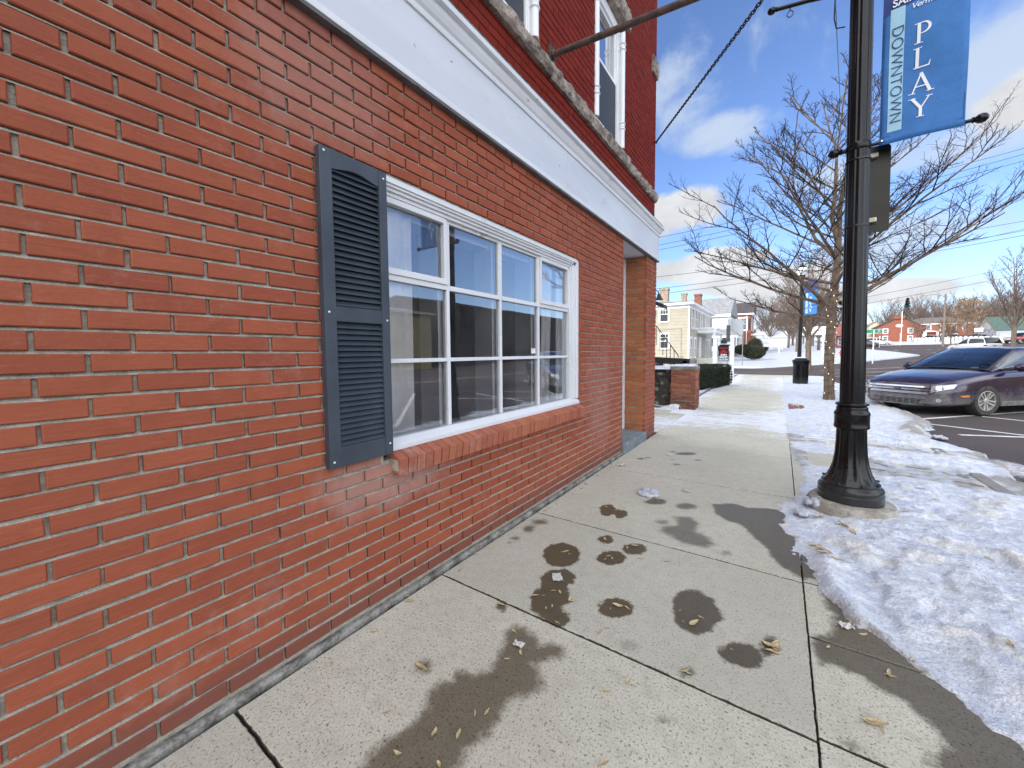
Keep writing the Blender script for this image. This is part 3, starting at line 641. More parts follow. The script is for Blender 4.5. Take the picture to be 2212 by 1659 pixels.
def bricks(mb, O, U, Nn, u0, u1, z0, z1, holes=(), off=0., mi=0, depth=.045, mort=.0115, chamf=.0035, jit=1., minlen=.03):
    O = Vector(O); U = Vector(U); Nn = Vector(Nn); Zv = Vector((0,0,1)); r = random.Random(int(off*1000)+int(u1*77)+5)
    n = int(round((z1-z0)/COURSE)); cs = (z1-z0)/n
    for k in range(n):
        za = z0+k*cs+mort/2; zb = z0+(k+1)*cs-mort/2; zm = (za+zb)/2
        b0 = u0-PITCH*2+((k % 2)*PITCH/2+off) % PITCH
        while b0 < u1:
            segs = [(max(b0+mort/2, u0), min(b0+PITCH-mort/2, u1))]
            for (ha, hb, hz0, hz1) in holes:
                if hz0 < zm < hz1:
                    ns = []
                    for (a, b) in segs:
                        if b <= ha or a >= hb: ns.append((a, b)); continue
                        if a < ha: ns.append((a, ha))
                        if b > hb: ns.append((hb, b))
                    segs = ns
            for (a, b) in segs:
                if b-a < minlen: continue
                j = lambda s: r.uniform(-s, s)*jit
                dn = j(.0022); tilt = j(.0012); da, db, dz0, dz1 = j(.002), j(.002), j(.0016), j(.0016); sk = j(.0022)
                ring = []
                for (ins, nn) in ((chamf, dn), (0., dn-chamf), (0., -depth)):
                    for (uu, zz, s) in ((a+da+ins, za+dz0+ins, -1), (b+db-ins, za+dz0+ins+sk, 1), (b+db-ins, zb+dz1-ins+sk, 1), (a+da+ins, zb+dz1-ins, -1)):
                        cc = j(.0011) if ins else 0
                        ring.append(O+U*(uu+cc)+Zv*(zz+cc)+Nn*(nn+tilt*s))
                f = [(0,1,2,3)]
                for q in (0, 4):
                    f += [(q, q+4, q+5, q+1), (q+1, q+5, q+6, q+2), (q+2, q+6, q+7, q+3), (q+3, q+7, q+4, q)]
                if U.cross(Zv).dot(Nn) < 0: f = [tuple(reversed(x)) for x in f]
                mb.add(ring, f, mi)
            b0 += PITCH
def bed_joints(mb, y0, y1, z0, z1, holes, mi, mort=.0115):
    n = int(round((z1-z0)/COURSE)); cs = (z1-z0)/n
    for k in range(n+1):
        za = z0+k*cs-mort*.55; zb = z0+k*cs+mort*.5; segs = [(y0, y1)]
        for (ha, hb, h0, h1) in holes:
            if h0 < za+.006 < h1: segs = [s for (a, b) in segs for s in ((a, min(b, ha)), (max(a, hb), b)) if s[1]-s[0] > .02]
        for (a, b) in segs:
            m_ = max(1, int((b-a)/.06)); vs = []
            for i in range(m_+1):
                y = a+(b-a)*i/m_; w1 = .0016*mnoise.noise(Vector((y*14, za*9, 1.))); w2 = .0016*mnoise.noise(Vector((y*17, za*9, 5.)))
                vs += [(-.0040+w1, y, za), (-.0065+w1, y, za+.004+w2), (-.0145, y, zb)]
            mb.add(vs, [(3*i+j, 3*i+3+j, 3*i+4+j, 3*i+1+j) for i in range(m_) for j in (0, 1)], mi)
bld = empty('brick_building', (0, 0, 0), 0, 'two storey red brick corner shop with white fascia and one shuttered front window', 'building')
def bpart(q, name, mats, parent=None, **k):
    return q.build(name, mats, parent or bld, **k)
WY0, WY1, WZ0, WZ1 = 1.30, 3.755, .86, 2.335
q = MB(); oph = ((WY0, WY1, .79, 2.325), (5.11, 9, 0, 9))
bricks(q, (0,0,0), (0,1,0), (1,0,0), -1.6, 5.11, .045, .045+COURSE*41.8, oph, off=.055)
# return faces of the window and door openings
bricks(q, (0, WY1, 0), (1,0,0), (0,-1,0), -.10, -.001, .865, .865+COURSE*22, off=.06, depth=.03)
bricks(q, (0, 5.11, 0), (-1,0,0), (0,1,0), .001, .345, .05, 2.86, off=.1, depth=.03)
for (a, b, c_, d) in ((-1.6, WY0-.004, 0, 2.87), (WY1+.012, 5.10, 0, 2.87), (WY0-.004, WY1+.012, 0, .80), (WY0-.004, WY1+.012, 2.335, 2.87)): q.box(-.26, -.0145, a, b, c_, d, 1)
bed_joints(q, -1.6, 5.105, .045, .045+COURSE*41.8, oph, 1)
bpart(q, 'lower_wall', [BR_LOW, MORT])
q = MB()
UA = (2.0, 2.95, 3.99, 5.52); UB = (4.155, 5.10, 3.99, 5.52)
bricks(q, (-.012,0,0), (0,1,0), (1,0,0), -1.2, 6.625, 3.44, 9.4, (UA, UB), off=.02, mort=.0075, chamf=.003, jit=.7)
for (a, b, c_, d) in ((-1.6, 2.0, 2.88, 9.4), (2.95, 4.155, 2.88, 9.4), (5.10, 6.615, 2.88, 9.4), (2.0, 2.95, 2.88, 3.98), (4.155, 5.10, 2.88, 3.98), (2.0, 2.95, 5.53, 9.4), (4.155, 5.10, 5.53, 9.4)): q.box(-.27, -.0185, a, b, c_, d, 1)
for (y, s) in ((UA[1], -1), (UB[1], -1)): bricks(q, (-.012, y, 0), (1,0,0), (0,s,0), -.13, -.001, 3.99, 5.52, off=.05, mort=.0075, depth=.02, jit=.7, mi=2)
bricks(q, (0, 6.625, 0), (-1,0,0), (0,1,0), .012, 2.0, 3.44, 9.4, off=.05, mort=.0075, depth=.03, jit=.7)
bpart(q, 'upper_wall', [BR_UP, MORT_RED, BR_PIL])
# pillar at the corner
q = MB()
bricks(q, (0,0,0), (0,1,0), (1,0,0), 6.2, 6.745, -.03, 2.86, off=.09)
bricks(q, (0, 6.2, 0), (-1,0,0), (0,-1,0), .001, .345, .10, 2.86, off=.035, mi=2)
bricks(q, (0, 6.745, 0), (-1,0,0), (0,1,0), .001, .6, -.03, 2.86, off=.09)
q.box(-.6, -.0105, 6.2105, 6.7345, -.1, 2.868, 1); q.box(-.6, -.002, 6.205, 6.74, -.1, .02, 1)
bpart(q, 'pillar', [BR_LOW, MORT, BR_PIL])
# plain continuation of the block behind the camera, sides, back and roof
def mat_bricktex():
    m, g = newmat('brick_plain'); c = g.coord(); t = g.nt.nodes.new('ShaderNodeTexBrick')
    mp = g.nt.nodes.new('ShaderNodeCombineXYZ'); s = g.sep(c); g.nt.links.new(g.math('ADD', s[0], s[1]), mp.inputs[0]); g.nt.links.new(s[2], mp.inputs[1]); g.nt.links.new(mp.outputs[0], t.inputs['Vector'])
    t.inputs['Scale'].default_value = 1.; t.inputs['Brick Width'].default_value = .209; t.inputs['Row Height'].default_value = .0677; t.inputs['Mortar Size'].default_value = .006
    t.inputs['Color1'].default_value = (.24, .06, .04, 1); t.inputs['Color2'].default_value = (.30, .085, .05, 1); t.inputs['Mortar'].default_value = (.28, .26, .23, 1)
    g.out(g.principled(col=t.outputs[0], rough=.85, normal=g.bump(t.outputs['Fac'], -.4, .006))); return m
BR_TEX = mat_bricktex()
q = MB(); q.box(-.26, 0, -18, -1.602, 0, 9.4); bpart(q, 'front_wall', BR_TEX)
q = MB(); q.box(-10, -.61, 6.36, 6.61, -.1, 9.4); bpart(q, 'side_wall', BR_TEX)
q = MB(); q.box(-10.25, -10.0, -18, 6.61, 0, 9.4); q.box(-10, -.27, -18, -17.75, 0, 9.4); bpart(q, 'rear_wall', BR_TEX)
q = MB(); q.box(-10.3, .12, -18.1, 6.68, 9.405, 9.75); bpart(q, 'roof', mat('roof_dark', (.09, .085, .08), .8, .2), bevel=.03)
q = MB(); q.box(-.1, .018, -1.6, 5.11, -.1, .022)
o = bpart(q, 'foundation', mat('foundation_dark', (.13, .12, .105), .95, .4, 9., bump=.7, bscale=50., col2=(.34, .325, .285)), bevel=.012)
# fascia, cornice
q = MB(); q.box(-.02, .030, -1.6, 3.418, 2.878, 3.325); q.box(-.02, .030, 3.4215, 6.77, 2.878, 3.325); q.box(-1.2, -.02, 6.626, 6.77, 2.878, 3.325)
q.box(-.35, -.021, 5.115, 6.62, 2.872, 2.90)
bpart(q, 'fascia', FASC, bevel=.003)
q = MB(); q.box(-.03, .044, -1.6, 6.783, 2.880, 2.915); bpart(q, 'fascia_molding', WHITE_P, bevel=.004)
q = MB(); q.box(-.02, .040, -1.6, 6.765, 2.864, 2.8785)
r_ = random.Random(4); y = -1.4
while y < 6.6: q.box(.038, .047, y, y+.03, 2.862, 2.874); y += .42
bpart(q, 'drip_edge', mat('lead_flashing', (.10, .10, .105), .6, .3), bevel=.002)
q = MB(); CZ = -.055; prof = [(-.02, 3.33), (.042, 3.33), (.045, 3.352), (.036, 3.356), (.036, 3.372), (.050, 3.385), (.064, 3.41), (.070, 3.43), (.070, 3.442), (.098, 3.446), (.100, 3.478), (.090, 3.482), (-.02, 3.512)]
prof = [(a, b+CZ) for a, b in prof]; n = len(prof); vs = [(p[0], -1.6, p[1]) for p in prof]+[(p[0], 6.75+max(0, p[0]), p[1]) for p in prof]+[(-1.2, 6.75+max(0, p[0]), p[1]) for p in prof]
fs = [(s*n+i, s*n+i+1, (s+1)*n+i+1, (s+1)*n+i) for s in (0, 1) for i in range(n-1)]; q.add(vs, [tuple(reversed(f)) for f in fs])
q.add([(p[0], -1.6, p[1]) for p in prof], [tuple(range(n))])
bpart(q, 'cornice', WHITE_P)
q = MB(); q.box(-.02, .075, -1.6, 6.83, 3.4575, 3.467); bpart(q, 'cornice_cap', mat('weathered_wood', (.085, .08, .07), .9, .5, 12., col2=(.22, .21, .19)))
# rough stone band under the upper windows and stone lintels
def rough_block(q, x0, x1, y0, y1, z0, z1, seed, st=.035, amp=.022):
    ny = max(3, int((y1-y0)/st)); nz = 6; vs = []
    for i in range(ny+1):
        for k in range(nz+3):
            t = (k-1)/nz; y = y0+(y1-y0)*i/ny
            if k == 0: p = (x0, y, z0)
            elif k == nz+2: p = (x0, y, z1)
            else:
                b = math.sin(PI*min(1, max(0, t)))**.4
                nn = mnoise.fractal(Vector((y*9+seed*7, t*2.2, seed)), 1., 2., 4)
                p = (x1*(.55+.45*b)+amp*nn, y, z0+(z1-z0)*t+amp*.35*mnoise.noise(Vector((y*14, t*3, seed+5))))
            vs.append(p)
    m_ = nz+3
    fs = [(i*m_+k, (i+1)*m_+k, (i+1)*m_+k+1, i*m_+k+1) for i in range(ny) for k in range(m_-1)]+[tuple(range(m_)), tuple(reversed(range(ny*m_, ny*m_+m_)))]
    q.add(vs, fs)
q = MB(); y = -1.6; sd_ = 0
cuts = [-1.6, -.4, .55, 1.85, 3.12, 4.0, 4.35, 5.25, 5.9, 6.64]
for a, b in zip(cuts[:-1], cuts[1:]): rough_block(q, -.05, .035 if sd_ % 3 else .048, a+.004, b-.004, 3.795+.006*(sd_ % 2), 3.925+.012*((sd_+1) % 2), sd_); sd_ += 1
bpart(q, 'stone_band', STONE, smooth=False)
q = MB(); rough_block(q, -.05, .03, 6.36, 6.632, 5.70, 5.95, 31); bpart(q, 'corner_stone', STONE)
# upper windows
VIN = mat('vinyl_white', (.82, .83, .84), .35, .04, 4.)
SCREEN = mat('insect_screen', (.030, .034, .042), .55, .2, 40.)
def upper_window(Y0, Y1, Z0, Z1):
    q = MB(); xf = -.105
    q.box(xf-.06, xf+.045, Y1-.115, Y1-.004, Z0, Z1); q.box(xf-.06, xf+.045, Y0+.004, Y0+.115, Z0, Z1)
    q.box(xf-.06, xf+.045, Y0+.115, Y1-.115, Z1-.12, Z1); q.box(xf-.06, xf+.06, Y0+.115, Y1-.115, Z0, Z0+.05)
    for s, yy in ((-1, Y1), (1, Y0)):
        q.box(xf+.046, xf+.066, yy+s*.03-.012, yy+s*.03+.012, Z0, Z1); q.box(xf+.046, xf+.058, yy+s*.08-.014, yy+s*.08+.014, Z0+.002, Z1-.002)
        # turned post in the reveal
        for zc in (Z0+.28, Z1-.28): q.lathe([(.034, -.05), (.05, -.035), (.034, -.02), (.04, 0), (.034, .02), (.05, .035), (.034, .05)], (xf+.085, yy+s*.05, zc), 14)
        q.lathe([(.036, 0), (.036, Z1-Z0-.01)], (xf+.085, yy+s*.05, Z0+.005), 14)
    w_ = bpart(q, 'upper_window', VIN, bevel=.004)
    q = MB(); zm = (Z0+Z1)/2+.02
    for (a, b) in ((Z0+.05, zm), (zm, Z1-.12)):
        x = xf-.03 if a < zm-.01 else xf+.0
        q.box(x-.02, x+.02, Y0+.117, Y0+.155, a, b); q.box(x-.02, x+.02, Y1-.155, Y1-.117, a, b); q.box(x-.02, x+.02, Y0+.155, Y1-.155, a, a+.035); q.box(x-.02, x+.02, Y0+.155, Y1-.155, b-.035, b)
    bpart(q, 'sash', VIN, w_, bevel=.003)
    q = MB(); q.box(xf-.012, xf-.008, Y0+.156, Y1-.156, zm+.02, Z1-.125); q.box(xf-.042, xf-.038, Y0+.156, Y1-.156, Z0+.09, zm-.02); bpart(q, 'pane', GLASS, w_)
    q = MB(); q.box(xf+.0215, xf+.0235, Y0+.118, Y1-.118, Z0+.052, zm-.01); bpart(q, 'insect_screen', SCREEN, w_)
    q = MB(); q.box(xf-.45, xf-.44, Y0-.1, Y1+.1, Z0-.1, Z1+.1); bpart(q, 'blind', mat('room_shade', (.33, .35, .38), .9, .2), w_)
    q = MB(); rough_block(q, -.06, .045, Y0-.12, Y1+.14, Z1+.006, Z1+.24, int(Y0*10)); bpart(q, 'lintel', STONE)
upper_window(*UA); upper_window(*UB)
# ---------------- shop window
xg = -.085
q = MB(); q2 = MB()
q.box(-.15, -.045, WY0+.002, WY0+.06, .90, 2.245); q.box(-.15, -.045, 3.612, WY1-.002, .90, 2.245)
q.box(-.045, -.028, 3.635, WY1-.002, .90, 2.265); q.box(-.028, -.022, 3.655, 3.698, .90, 2.275); q.box(-.0275, -.012, 3.70, WY1-.003, .90, 2.333)
q.box(-.15, -.045, WY0+.002, WY1-.002, 2.2456, 2.333); q.box(-.045, -.03, WY0+.002, 3.634, 2.266, 2.333); q.box(-.030, -.016, WY0+.002, 3.654, 2.284, 2.333); q.box(-.016, -.006, WY0+.002, 3.699, 2.298, 2.331)
q.add([(-.16, WY0+.002, .90), (-.045, WY0+.002, .905), (.0, WY0+.002, .872), (.0, WY0+.002, .845), (-.16, WY0+.002, .80), (-.16, WY1-.002, .90), (-.045, WY1-.002, .905), (.0, WY1-.002, .872), (.0, WY1-.002, .845), (-.16, WY1-.002, .80)],
      [(0,1,6,5), (1,2,7,6), (2,3,8,7), (3,4,9,8), (4,3,2,1,0), (5,6,7,8,9), (4,0,5,9)])
MU = [1.871, 2.453, 3.03]
for y in MU: q.box(-.115, -.066, y-.0145, y+.0145, .905, 2.2455)
edges = [WY0+.06]+MU+[3.612]
for i in range(4):
    a = edges[i]+(.015 if i else 0); b = edges[i+1]-(.015 if i < 3 else 0)
    for z in (1.34,): q.box(-.112, -.068, a, b, z-.0125, z+.0125)
    q.box(-.112, -.062, a, b, 1.793, 1.825)
    if i in (0, 3):       # the opening top lights have their own sash
        q.box(-.10, -.050, a, b, 1.8255, 1.862); q.box(-.10, -.054, a, a+.026, 1.862, 2.245); q.box(-.10, -.054, b-.026, b, 1.862, 2.245); q.box(-.10, -.052, a+.026, b-.026, 2.212, 2.245)
    else:
        q.box(-.10, -.068, a, b, 2.225, 2.2455); q.box(-.10, -.070, a, a+.010, 1.826, 2.225); q.box(-.10, -.070, b-.010, b, 1.826, 2.225)
win = bpart(q, 'shop_window', WHITE_P, bevel=.004)
q = MB(); q.quad((xg, WY0+.05, .90), (xg, 3.62, .90), (xg, 3.62, 2.25), (xg, WY0+.05, 2.25)); bpart(q, 'pane', GLASS, win)
q = MB(); q.box(-.083, -.081, 2.925, 2.995, 1.375, 1.42); bpart(q, 'sticker', mat('sticker_white', (.75, .7, .72), .5), win)
# inner window boards and curtains seen through the panes
q = MB()
for y in MU+[3.60]: q.box(-.30, -.125, y-.04, y+.03, .86, 2.3)
q.box(-.30, -.155, WY0-.02, WY1+.03, 2.19, 2.30); q.box(-.34, -.155, WY0-.02, WY1+.03, .80, .875)
bpart(q, 'inner_frame', mat('inner_white', (.84, .85, .87), .5, .05), win)
CURT = mat('curtain_white', (.92, .93, .95), .9, .06, 12.)
def curtain(y0, y1, x, z0, z1, lean=0., waves=5):
    q = MB(); n = 36; vs = []
    for i in range(n+1):
        t = i/n
        for k in range(7):
            s = k/6; vs.append((x+.010*math.sin(t*waves*6.28+.6*s), y0+(y1-y0)*t+lean*(1-s), z0+(z1-z0)*s))
    q.add(vs, [(i*7+k, (i+1)*7+k, (i+1)*7+k+1, i*7+k+1) for i in range(n) for k in range(6)])
    o = bpart(q, 'curtain', CURT, win, smooth=True); s_ = o.modifiers.new('t', 'SOLIDIFY'); s_.thickness = .004
curtain(1.38, 1.62, -.130, .91, 2.2, 0, 2); curtain(3.20, 3.38, -.130, .91, 2.2, -.06, 2); curtain(3.46, 3.57, -.130, .91, 2.2, 0, 1)
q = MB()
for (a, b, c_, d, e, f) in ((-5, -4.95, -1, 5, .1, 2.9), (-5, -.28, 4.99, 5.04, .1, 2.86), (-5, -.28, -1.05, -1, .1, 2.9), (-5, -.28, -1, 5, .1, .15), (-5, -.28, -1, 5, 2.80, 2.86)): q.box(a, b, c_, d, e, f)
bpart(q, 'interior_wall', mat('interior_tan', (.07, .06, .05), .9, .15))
# brick sill
q = MB(); r_ = random.Random(8); n = 38; y0 = 1.335; dy = (3.735-y0)/n
for i in range(n):
    a = y0+i*dy+.003; b = a+dy-.006; j = lambda s: r_.uniform(-s, s); xo_ = .078+j(.003); zt = .862+j(.002); sl = j(.003)
    ring = [(-.05, a, zt), (-.05, b, zt), (xo_, b+sl, .812+j(.002)), (xo_, a+sl, .812+j(.002)), (-.05, a, .745), (-.05, b, .745), (xo_-.028, b+sl*.3, .725), (xo_-.028, a+sl*.3, .725), (xo_-.012, b+sl*.3, .716), (xo_-.012, a+sl*.3, .716)]
    q.add(ring, [(0,3,2,1), (3,9,8,2), (9,7,6,8), (7,4,5,6), (0,4,7,9,3), (1,2,8,6,5), (0,1,5,4)])
q.box(-.05, .060, y0+.001, y0+n*dy-.001, .742, .806, 1)
bpart(q, 'window_sill', [BR_SILL, MORT], bevel=.003)
# shutter
def mat_shutter():
    m, g = newmat('shutter_plastic'); c = g.coord(); n1 = g.noise(5., g.mapping(c, (1, 1, .6)), 5.); n2 = g.noise(40., g.mapping(c, (1, .6, 3.)), 5., .7)
    col = g.mix(g.ramp(n1, .35, .7), (.033, .043, .058), (.050, .063, .082)); col = g.mix(g.math('MULTIPLY', g.ramp(n2, .55, .78), .5), col, (.085, .095, .105))
    g.out(g.principled(col=col, rough=.5, spec=.5, normal=g.bump(n2, .15, .003))); return m
SHUT = mat_shutter()
SY0, SY1, SZ0, SZ1 = .965, 1.322, .845, 2.312
st_ = .058; q = MB(); X0, X1 = .004, .040
q.box(X0, X1, SY0, SY0+st_, SZ0, SZ1); q.box(X0, X1, SY1-st_+.012, SY1, SZ0, SZ1)
zm0, zm1 = 1.535, 1.605
q.box(X0, X1-.003, SY0+st_, SY1-st_+.012, SZ0, SZ0+.095); q.box(X0, X1-.003, SY0+st_, SY1-st_+.012, zm0, zm1)
yA, yB = SY0+st_, SY1-st_+.012; pts = []
for i in range(17):
    t = i/16; pts.append((yA+(yB-yA)*t, SZ1-.085+.022*(math.sin(PI*t)**1.5)))
poly = [(yB, SZ1), (yA, SZ1)]+pts
q.prism(poly, X1-.003-X0, Matrix(((0,0,1,X0), (1,0,0,0), (0,1,0,0), (0,0,0,1))))
q.box(X0, X0+.004, yA, yB, SZ0+.09, SZ1-.05)
shut = bpart(q, 'shutter', SHUT, bevel=.003)
q = MB()
def louv(z0, z1, n):
    for i in range(n):
        z = z0+(z1-z0)*i/n; h = (z1-z0)/n
        q.add([(X0+.004, yA, z+h*1.05), (X1-.010, yA, z+h*.10), (X1-.010, yA, z), (X0+.004, yA, z+.2*h), (X0+.004, yB, z+h*1.05), (X1-.010, yB, z+h*.10), (X1-.010, yB, z), (X0+.004, yB, z+.2*h)], [(0,1,5,4), (1,2,6,5), (2,3,7,6), (0,4,7,3)])
louv(SZ0+.097, zm0-.004, 22); louv(zm1+.004, SZ1-.062, 22)
bpart(q, 'louvers', SHUT, shut)
for (y, z) in ((SY0+.022, SZ1-.02), (SY1-.02, SZ1-.035), (SY0+.022, zm0+.04), (SY1-.018, zm0+.02), (SY0+.022, SZ0+.03), (SY1-.02, SZ0+.06)): q = MB(); q.lathe([(.0055, 0), (.0045, .003), (.001, .004)], (0,0,0), 10, M=Matrix.Translation((X1, y, z)) @ Matrix.Rotation(PI/2, 4, 'Y')); bpart(q, 'screw', mat('screw_white', (.75, .75, .75), .4), shut)
# doorway
q = MB(); q.box(-.40, -.352, 5.12, 6.20, .13, 2.86); q.box(-.351, -.33, 5.12, 5.20, .13, 2.86); q.box(-.351, -.33, 6.12, 6.2, .13, 2.86); d_ = bpart(q, 'door', mat('door_white', (.60, .62, .64), .5, .06), bevel=.005)
q = MB(); q.box(-.351, -.345, 5.32, 6.0, .9, 2.3); bpart(q, 'pane', mat('door_glass', (.03, .035, .04), .1), d_)
q = MB(); q.lathe([(.03, 0), (.03, .03), (.012, .04)], (0,0,0), 12, M=Matrix.Translation((-.33, 5.26, 1.05)) @ Matrix.Rotation(PI/2, 4, 'Y')); bpart(q, 'handle', mat('brass', (.4, .3, .15), .35, metal=1.), d_)
q = MB(); q.box(-.42, .030, 5.118, 6.19, -.1, .125); bpart(q, 'door_step', mat('bluestone', (.17, .20, .215), .8, .25, 9., bump=.4), bevel=.014)
# iron bracket with its chain
IRON = mat('rusty_iron', (.050, .040, .035), .6, .4, 18., bump=.4, bscale=60., col2=(.12, .07, .05))
br_ = empty('sign_bracket', (0, 3.155, 4.007), 0, 'bare rusty iron pipe jutting from the upper brick wall with no sign', 'bracket')
q = MB(); q.tube([(.0, 0, 0), (.6, 0, -.052), (1.9, 0, -.165)], .026, 12); q.tube([(.62, 0, -.054), (.66, 0, -.0575)], .032, 12); bpart_ = q.build('pipe', IRON, br_, True)
q = MB(); q.box(-.012, .012, -.05, .05, -.085, .075); q.lathe([(.04, 0), (.04, .03), (.03, .035)], (0,0,0), 14, M=Matrix.Rotation(PI/2, 4, 'Y'))
for z in (-.06, .055): q.lathe([(.012, 0), (.012, .008)], (0,0,0), 6, M=Matrix.Translation((.012, 0, z)) @ Matrix.Rotation(PI/2, 4, 'Y'))
q.build('wall_plate', IRON, br_)
ca = Vector((.0, 6.60, 4.735)); cb = Vector((1.75, 3.155, 3.87)); L = (cb-ca).length; nl = int(L/.047)
q = MB(); dr = (cb-ca).normalized(); s1 = dr.cross(Vector((0,0,1))).normalized(); s2 = dr.cross(s1)
for i in range(nl):
    p = ca.lerp(cb, (i+.5)/nl); a = s1 if i % 2 else s2; vs = []
    ringp = [p+dr*(.031*math.cos(t))+a*(.0145*math.sin(t)) for t in np.linspace(0, 2*PI, 9)[:-1]]
    q.tube(ringp+[ringp[0], ringp[1]], .0055, 5, cap=False)
q.lathe([(.02, 0), (.02, .02)], (0,0,0), 10, M=Matrix.Translation(ca) @ Matrix.Rotation(PI/2, 4, 'Y'))
o = q.build('chain', mat('galvanised_dark', (.05, .05, .055), .5, metal=.6), None, True); tag(o, 'slanting dark chain from the brick corner up to the iron pipe', 'chain')
# ------------------------------------------------------------------ street lamps
def mat_black():
    m, g = newmat('black_enamel'); c = g.coord(); n1 = g.noise(4., c, 5.); n2 = g.noise(30., c, 5., .7)
    col = g.mix(g.ramp(n1, .35, .7), (.0045, .005, .006), (.008, .0085, .010)); col = g.mix(g.math('MULTIPLY', g.ramp(n2, .62, .80), .25), col, (.04, .04, .04))
    s = g.sep(c); dust = g.math('MULTIPLY', g.ramp(g.math('ADD', s[2], g.math('MULTIPLY', n2, -.5)), .12, -.25), .22)
    col = g.mix(dust, col, (.13, .125, .12))
    g.out(g.principled(col=col, rough=g.math('ADD', .10, g.math('MULTIPLY', n2, .22)), spec=.32, normal=g.bump(n1, .04, .01))); return m
BLACK = mat_black()
LAMPGLASS = mat('frosted_globe', (.62, .68, .70), .25, .05, 3.)
BAN_BLUE = mat('banner_blue', (.040, .175, .46), .75, .10, 9., bump=.12, bscale=25.); BAN_NAVY = mat('banner_navy', (.022, .045, .20), .75, .1, 9.)
BAN_PALE = mat('banner_pale', (.36, .62, .76), .75, .06, 9.); INKW = mat('print_white', (.84, .86, .88), .7, .03); INKN = mat('print_navy', (.03, .07, .22), .7, .05)
def lamp_parts(root, near=True):
    K = .735; sc = lambda pr: [(r*K, z) for r, z in pr]
    n = 48 if near else 20
    q = MB()
    prof = [(.300, .0), (.302, .075), (.292, .082), (.298, .095), (.300, .115), (.290, .128), (.268, .140), (.262, .150), (.266, .162), (.240, .180), (.222, .200), (.196, .24), (.168, .31), (.150, .40), (.142, .50), (.1385, .60), (.1385, .625)]
    q.lathe(sc(prof), n=n*2, flute=(.19, .62, 12, .085)); q.build('base', BLACK, root, True)
    q = MB(); q.lathe(sc([(.146, .62), (.160, .628), (.162, .64), (.1585, .648), (.1585, .735), (.163, .742), (.160, .76), (.148, .772), (.140, .786), (.143, .795), (.140, .806), (.128, .814), (.148, .822), (.152, .832), (.146, .840), (.118, .846)]), n=n); q.build('collar', BLACK, root, True)
    q = MB(); q.lathe(sc([(.114, .845), (.1125, 1.2), (.102, 3.0), (.098, 4.4), (.085, 4.52)]), n=n*3 if near else 24, flute=(.9, 4.4, 14, .055)); q.build('pole', BLACK, root, True)
    q = MB(); q.lathe(sc([(.085, 4.50), (.13, 4.53), (.135, 4.58), (.10, 4.62), (.12, 4.70), (.165, 4.76), (.17, 4.80), (.14, 4.82)]), n=n); q.build('lamp_holder', BLACK, root, True)
    q = MB(); q.lathe([(.14, 4.82), (.19, 4.92), (.21, 5.02), (.19, 5.12), (.15, 5.18)], n=n); gl = q.build('globe', LAMPGLASS, root, True)
    q = MB(); q.lathe([(.16, 5.17), (.165, 5.20), (.11, 5.25), (.05, 5.28), (.03, 5.33), (.045, 5.36), (.0, 5.40)], n=n); q.build('lamp_cap', BLACK, root, True)
    q = MB()
    for a in np.linspace(0, 2*PI, 9)[:-1]: q.lathe([(.014, 0), (.012, .012), (.0, .016)], (.262*K*math.cos(a+.3), .262*K*math.sin(a+.3), .168), 6)
    q.build('bolts', BLACK, root)
LX, LY = 2.262, 4.345
foot = MB(); r_ = random.Random(2); pr = [(.30, -.2), (.302, .06), (.288, .095), (.23, .10), (.0, .10)]
foot.lathe(pr, (LX, LY, 0), 40); o = foot.build('concrete_footing', mat('footing_concrete', (.34, .31, .26), .9, .3, 8., bump=.7, bscale=45., col2=(.46, .43, .37)), None, True)
for v in o.data.vertices:
    v.co += Vector(mnoise.noise_vector(v.co*6))*.012
tag(o, 'round chipped concrete footing under the near lamp post', 'footing')
lamp = empty('street_lamp', (LX, LY, .095), 0, 'tall black fluted lamp post in the foreground beside the snow', 'street lamp', 'black street lamps')
lamp_parts(lamp)
lean = Matrix.Identity(4)
lamp.rotation_euler = (math.radians(.55), math.radians(-.9), 0)
def lz(z): return z-.095
def finial(q, p, d, s=1.):
    d = Vector(d).normalized(); M = Matrix.Translation(p) @ d.to_track_quat('Z', 'Y').to_matrix().to_4x4()
    q.lathe([(.016*s, 0), (.022*s, .008*s), (.017*s, .016*s), (.030*s, .03*s), (.034*s, .05*s), (.028*s, .07*s), (.012*s, .082*s), (.0, .086*s)], n=16, M=M)
zb = lz(3.035); zt_ = lz(4.62)
for z in (zb, zt_):
    q = MB(); q.tube([(-.07, 0, z), (.64, 0, z)], .013, 10); finial(q, (.62, 0, z), (1, 0, 0)); q.lathe([(.076, -.03), (.082, -.02), (.082, .02), (.076, .03)], (0, 0, z), 24)
    q.tube([(-.06, 0, z), (-.105, 0, z)], .018, 10); finial(q, (-.10, 0, z), (-1, 0, 0), 1.1)
    q.build('banner_arm', BLACK, lamp, True)
q = MB(); za = lz(4.36); q.tube([(-.10, 0, za-.06), (-.35, 0, za), (-.57, 0, za+.04)], .017, 10); finial(q, (-.56, 0, za+.04), (-1, 0, .1), .9)
ring = [(-.47+.022*math.cos(t), 0, za-.045+.026*math.sin(t)) for t in np.linspace(0, 2*PI, 13)]; q.tube(ring, .004, 5, cap=False); q.tube([(-.47, 0, za+.02), (-.47, 0, za-.02)], .005, 6)
q.build('basket_arm', BLACK, lamp, True)
q = MB()
for z in (2.93, 2.40): q.lathe([(.0815, -.006), (.0815, .006)], (0, 0, lz(z)), 30)
q.build('strap', mat('steel_strap', (.05, .05, .05), .4, metal=.8), lamp, True)

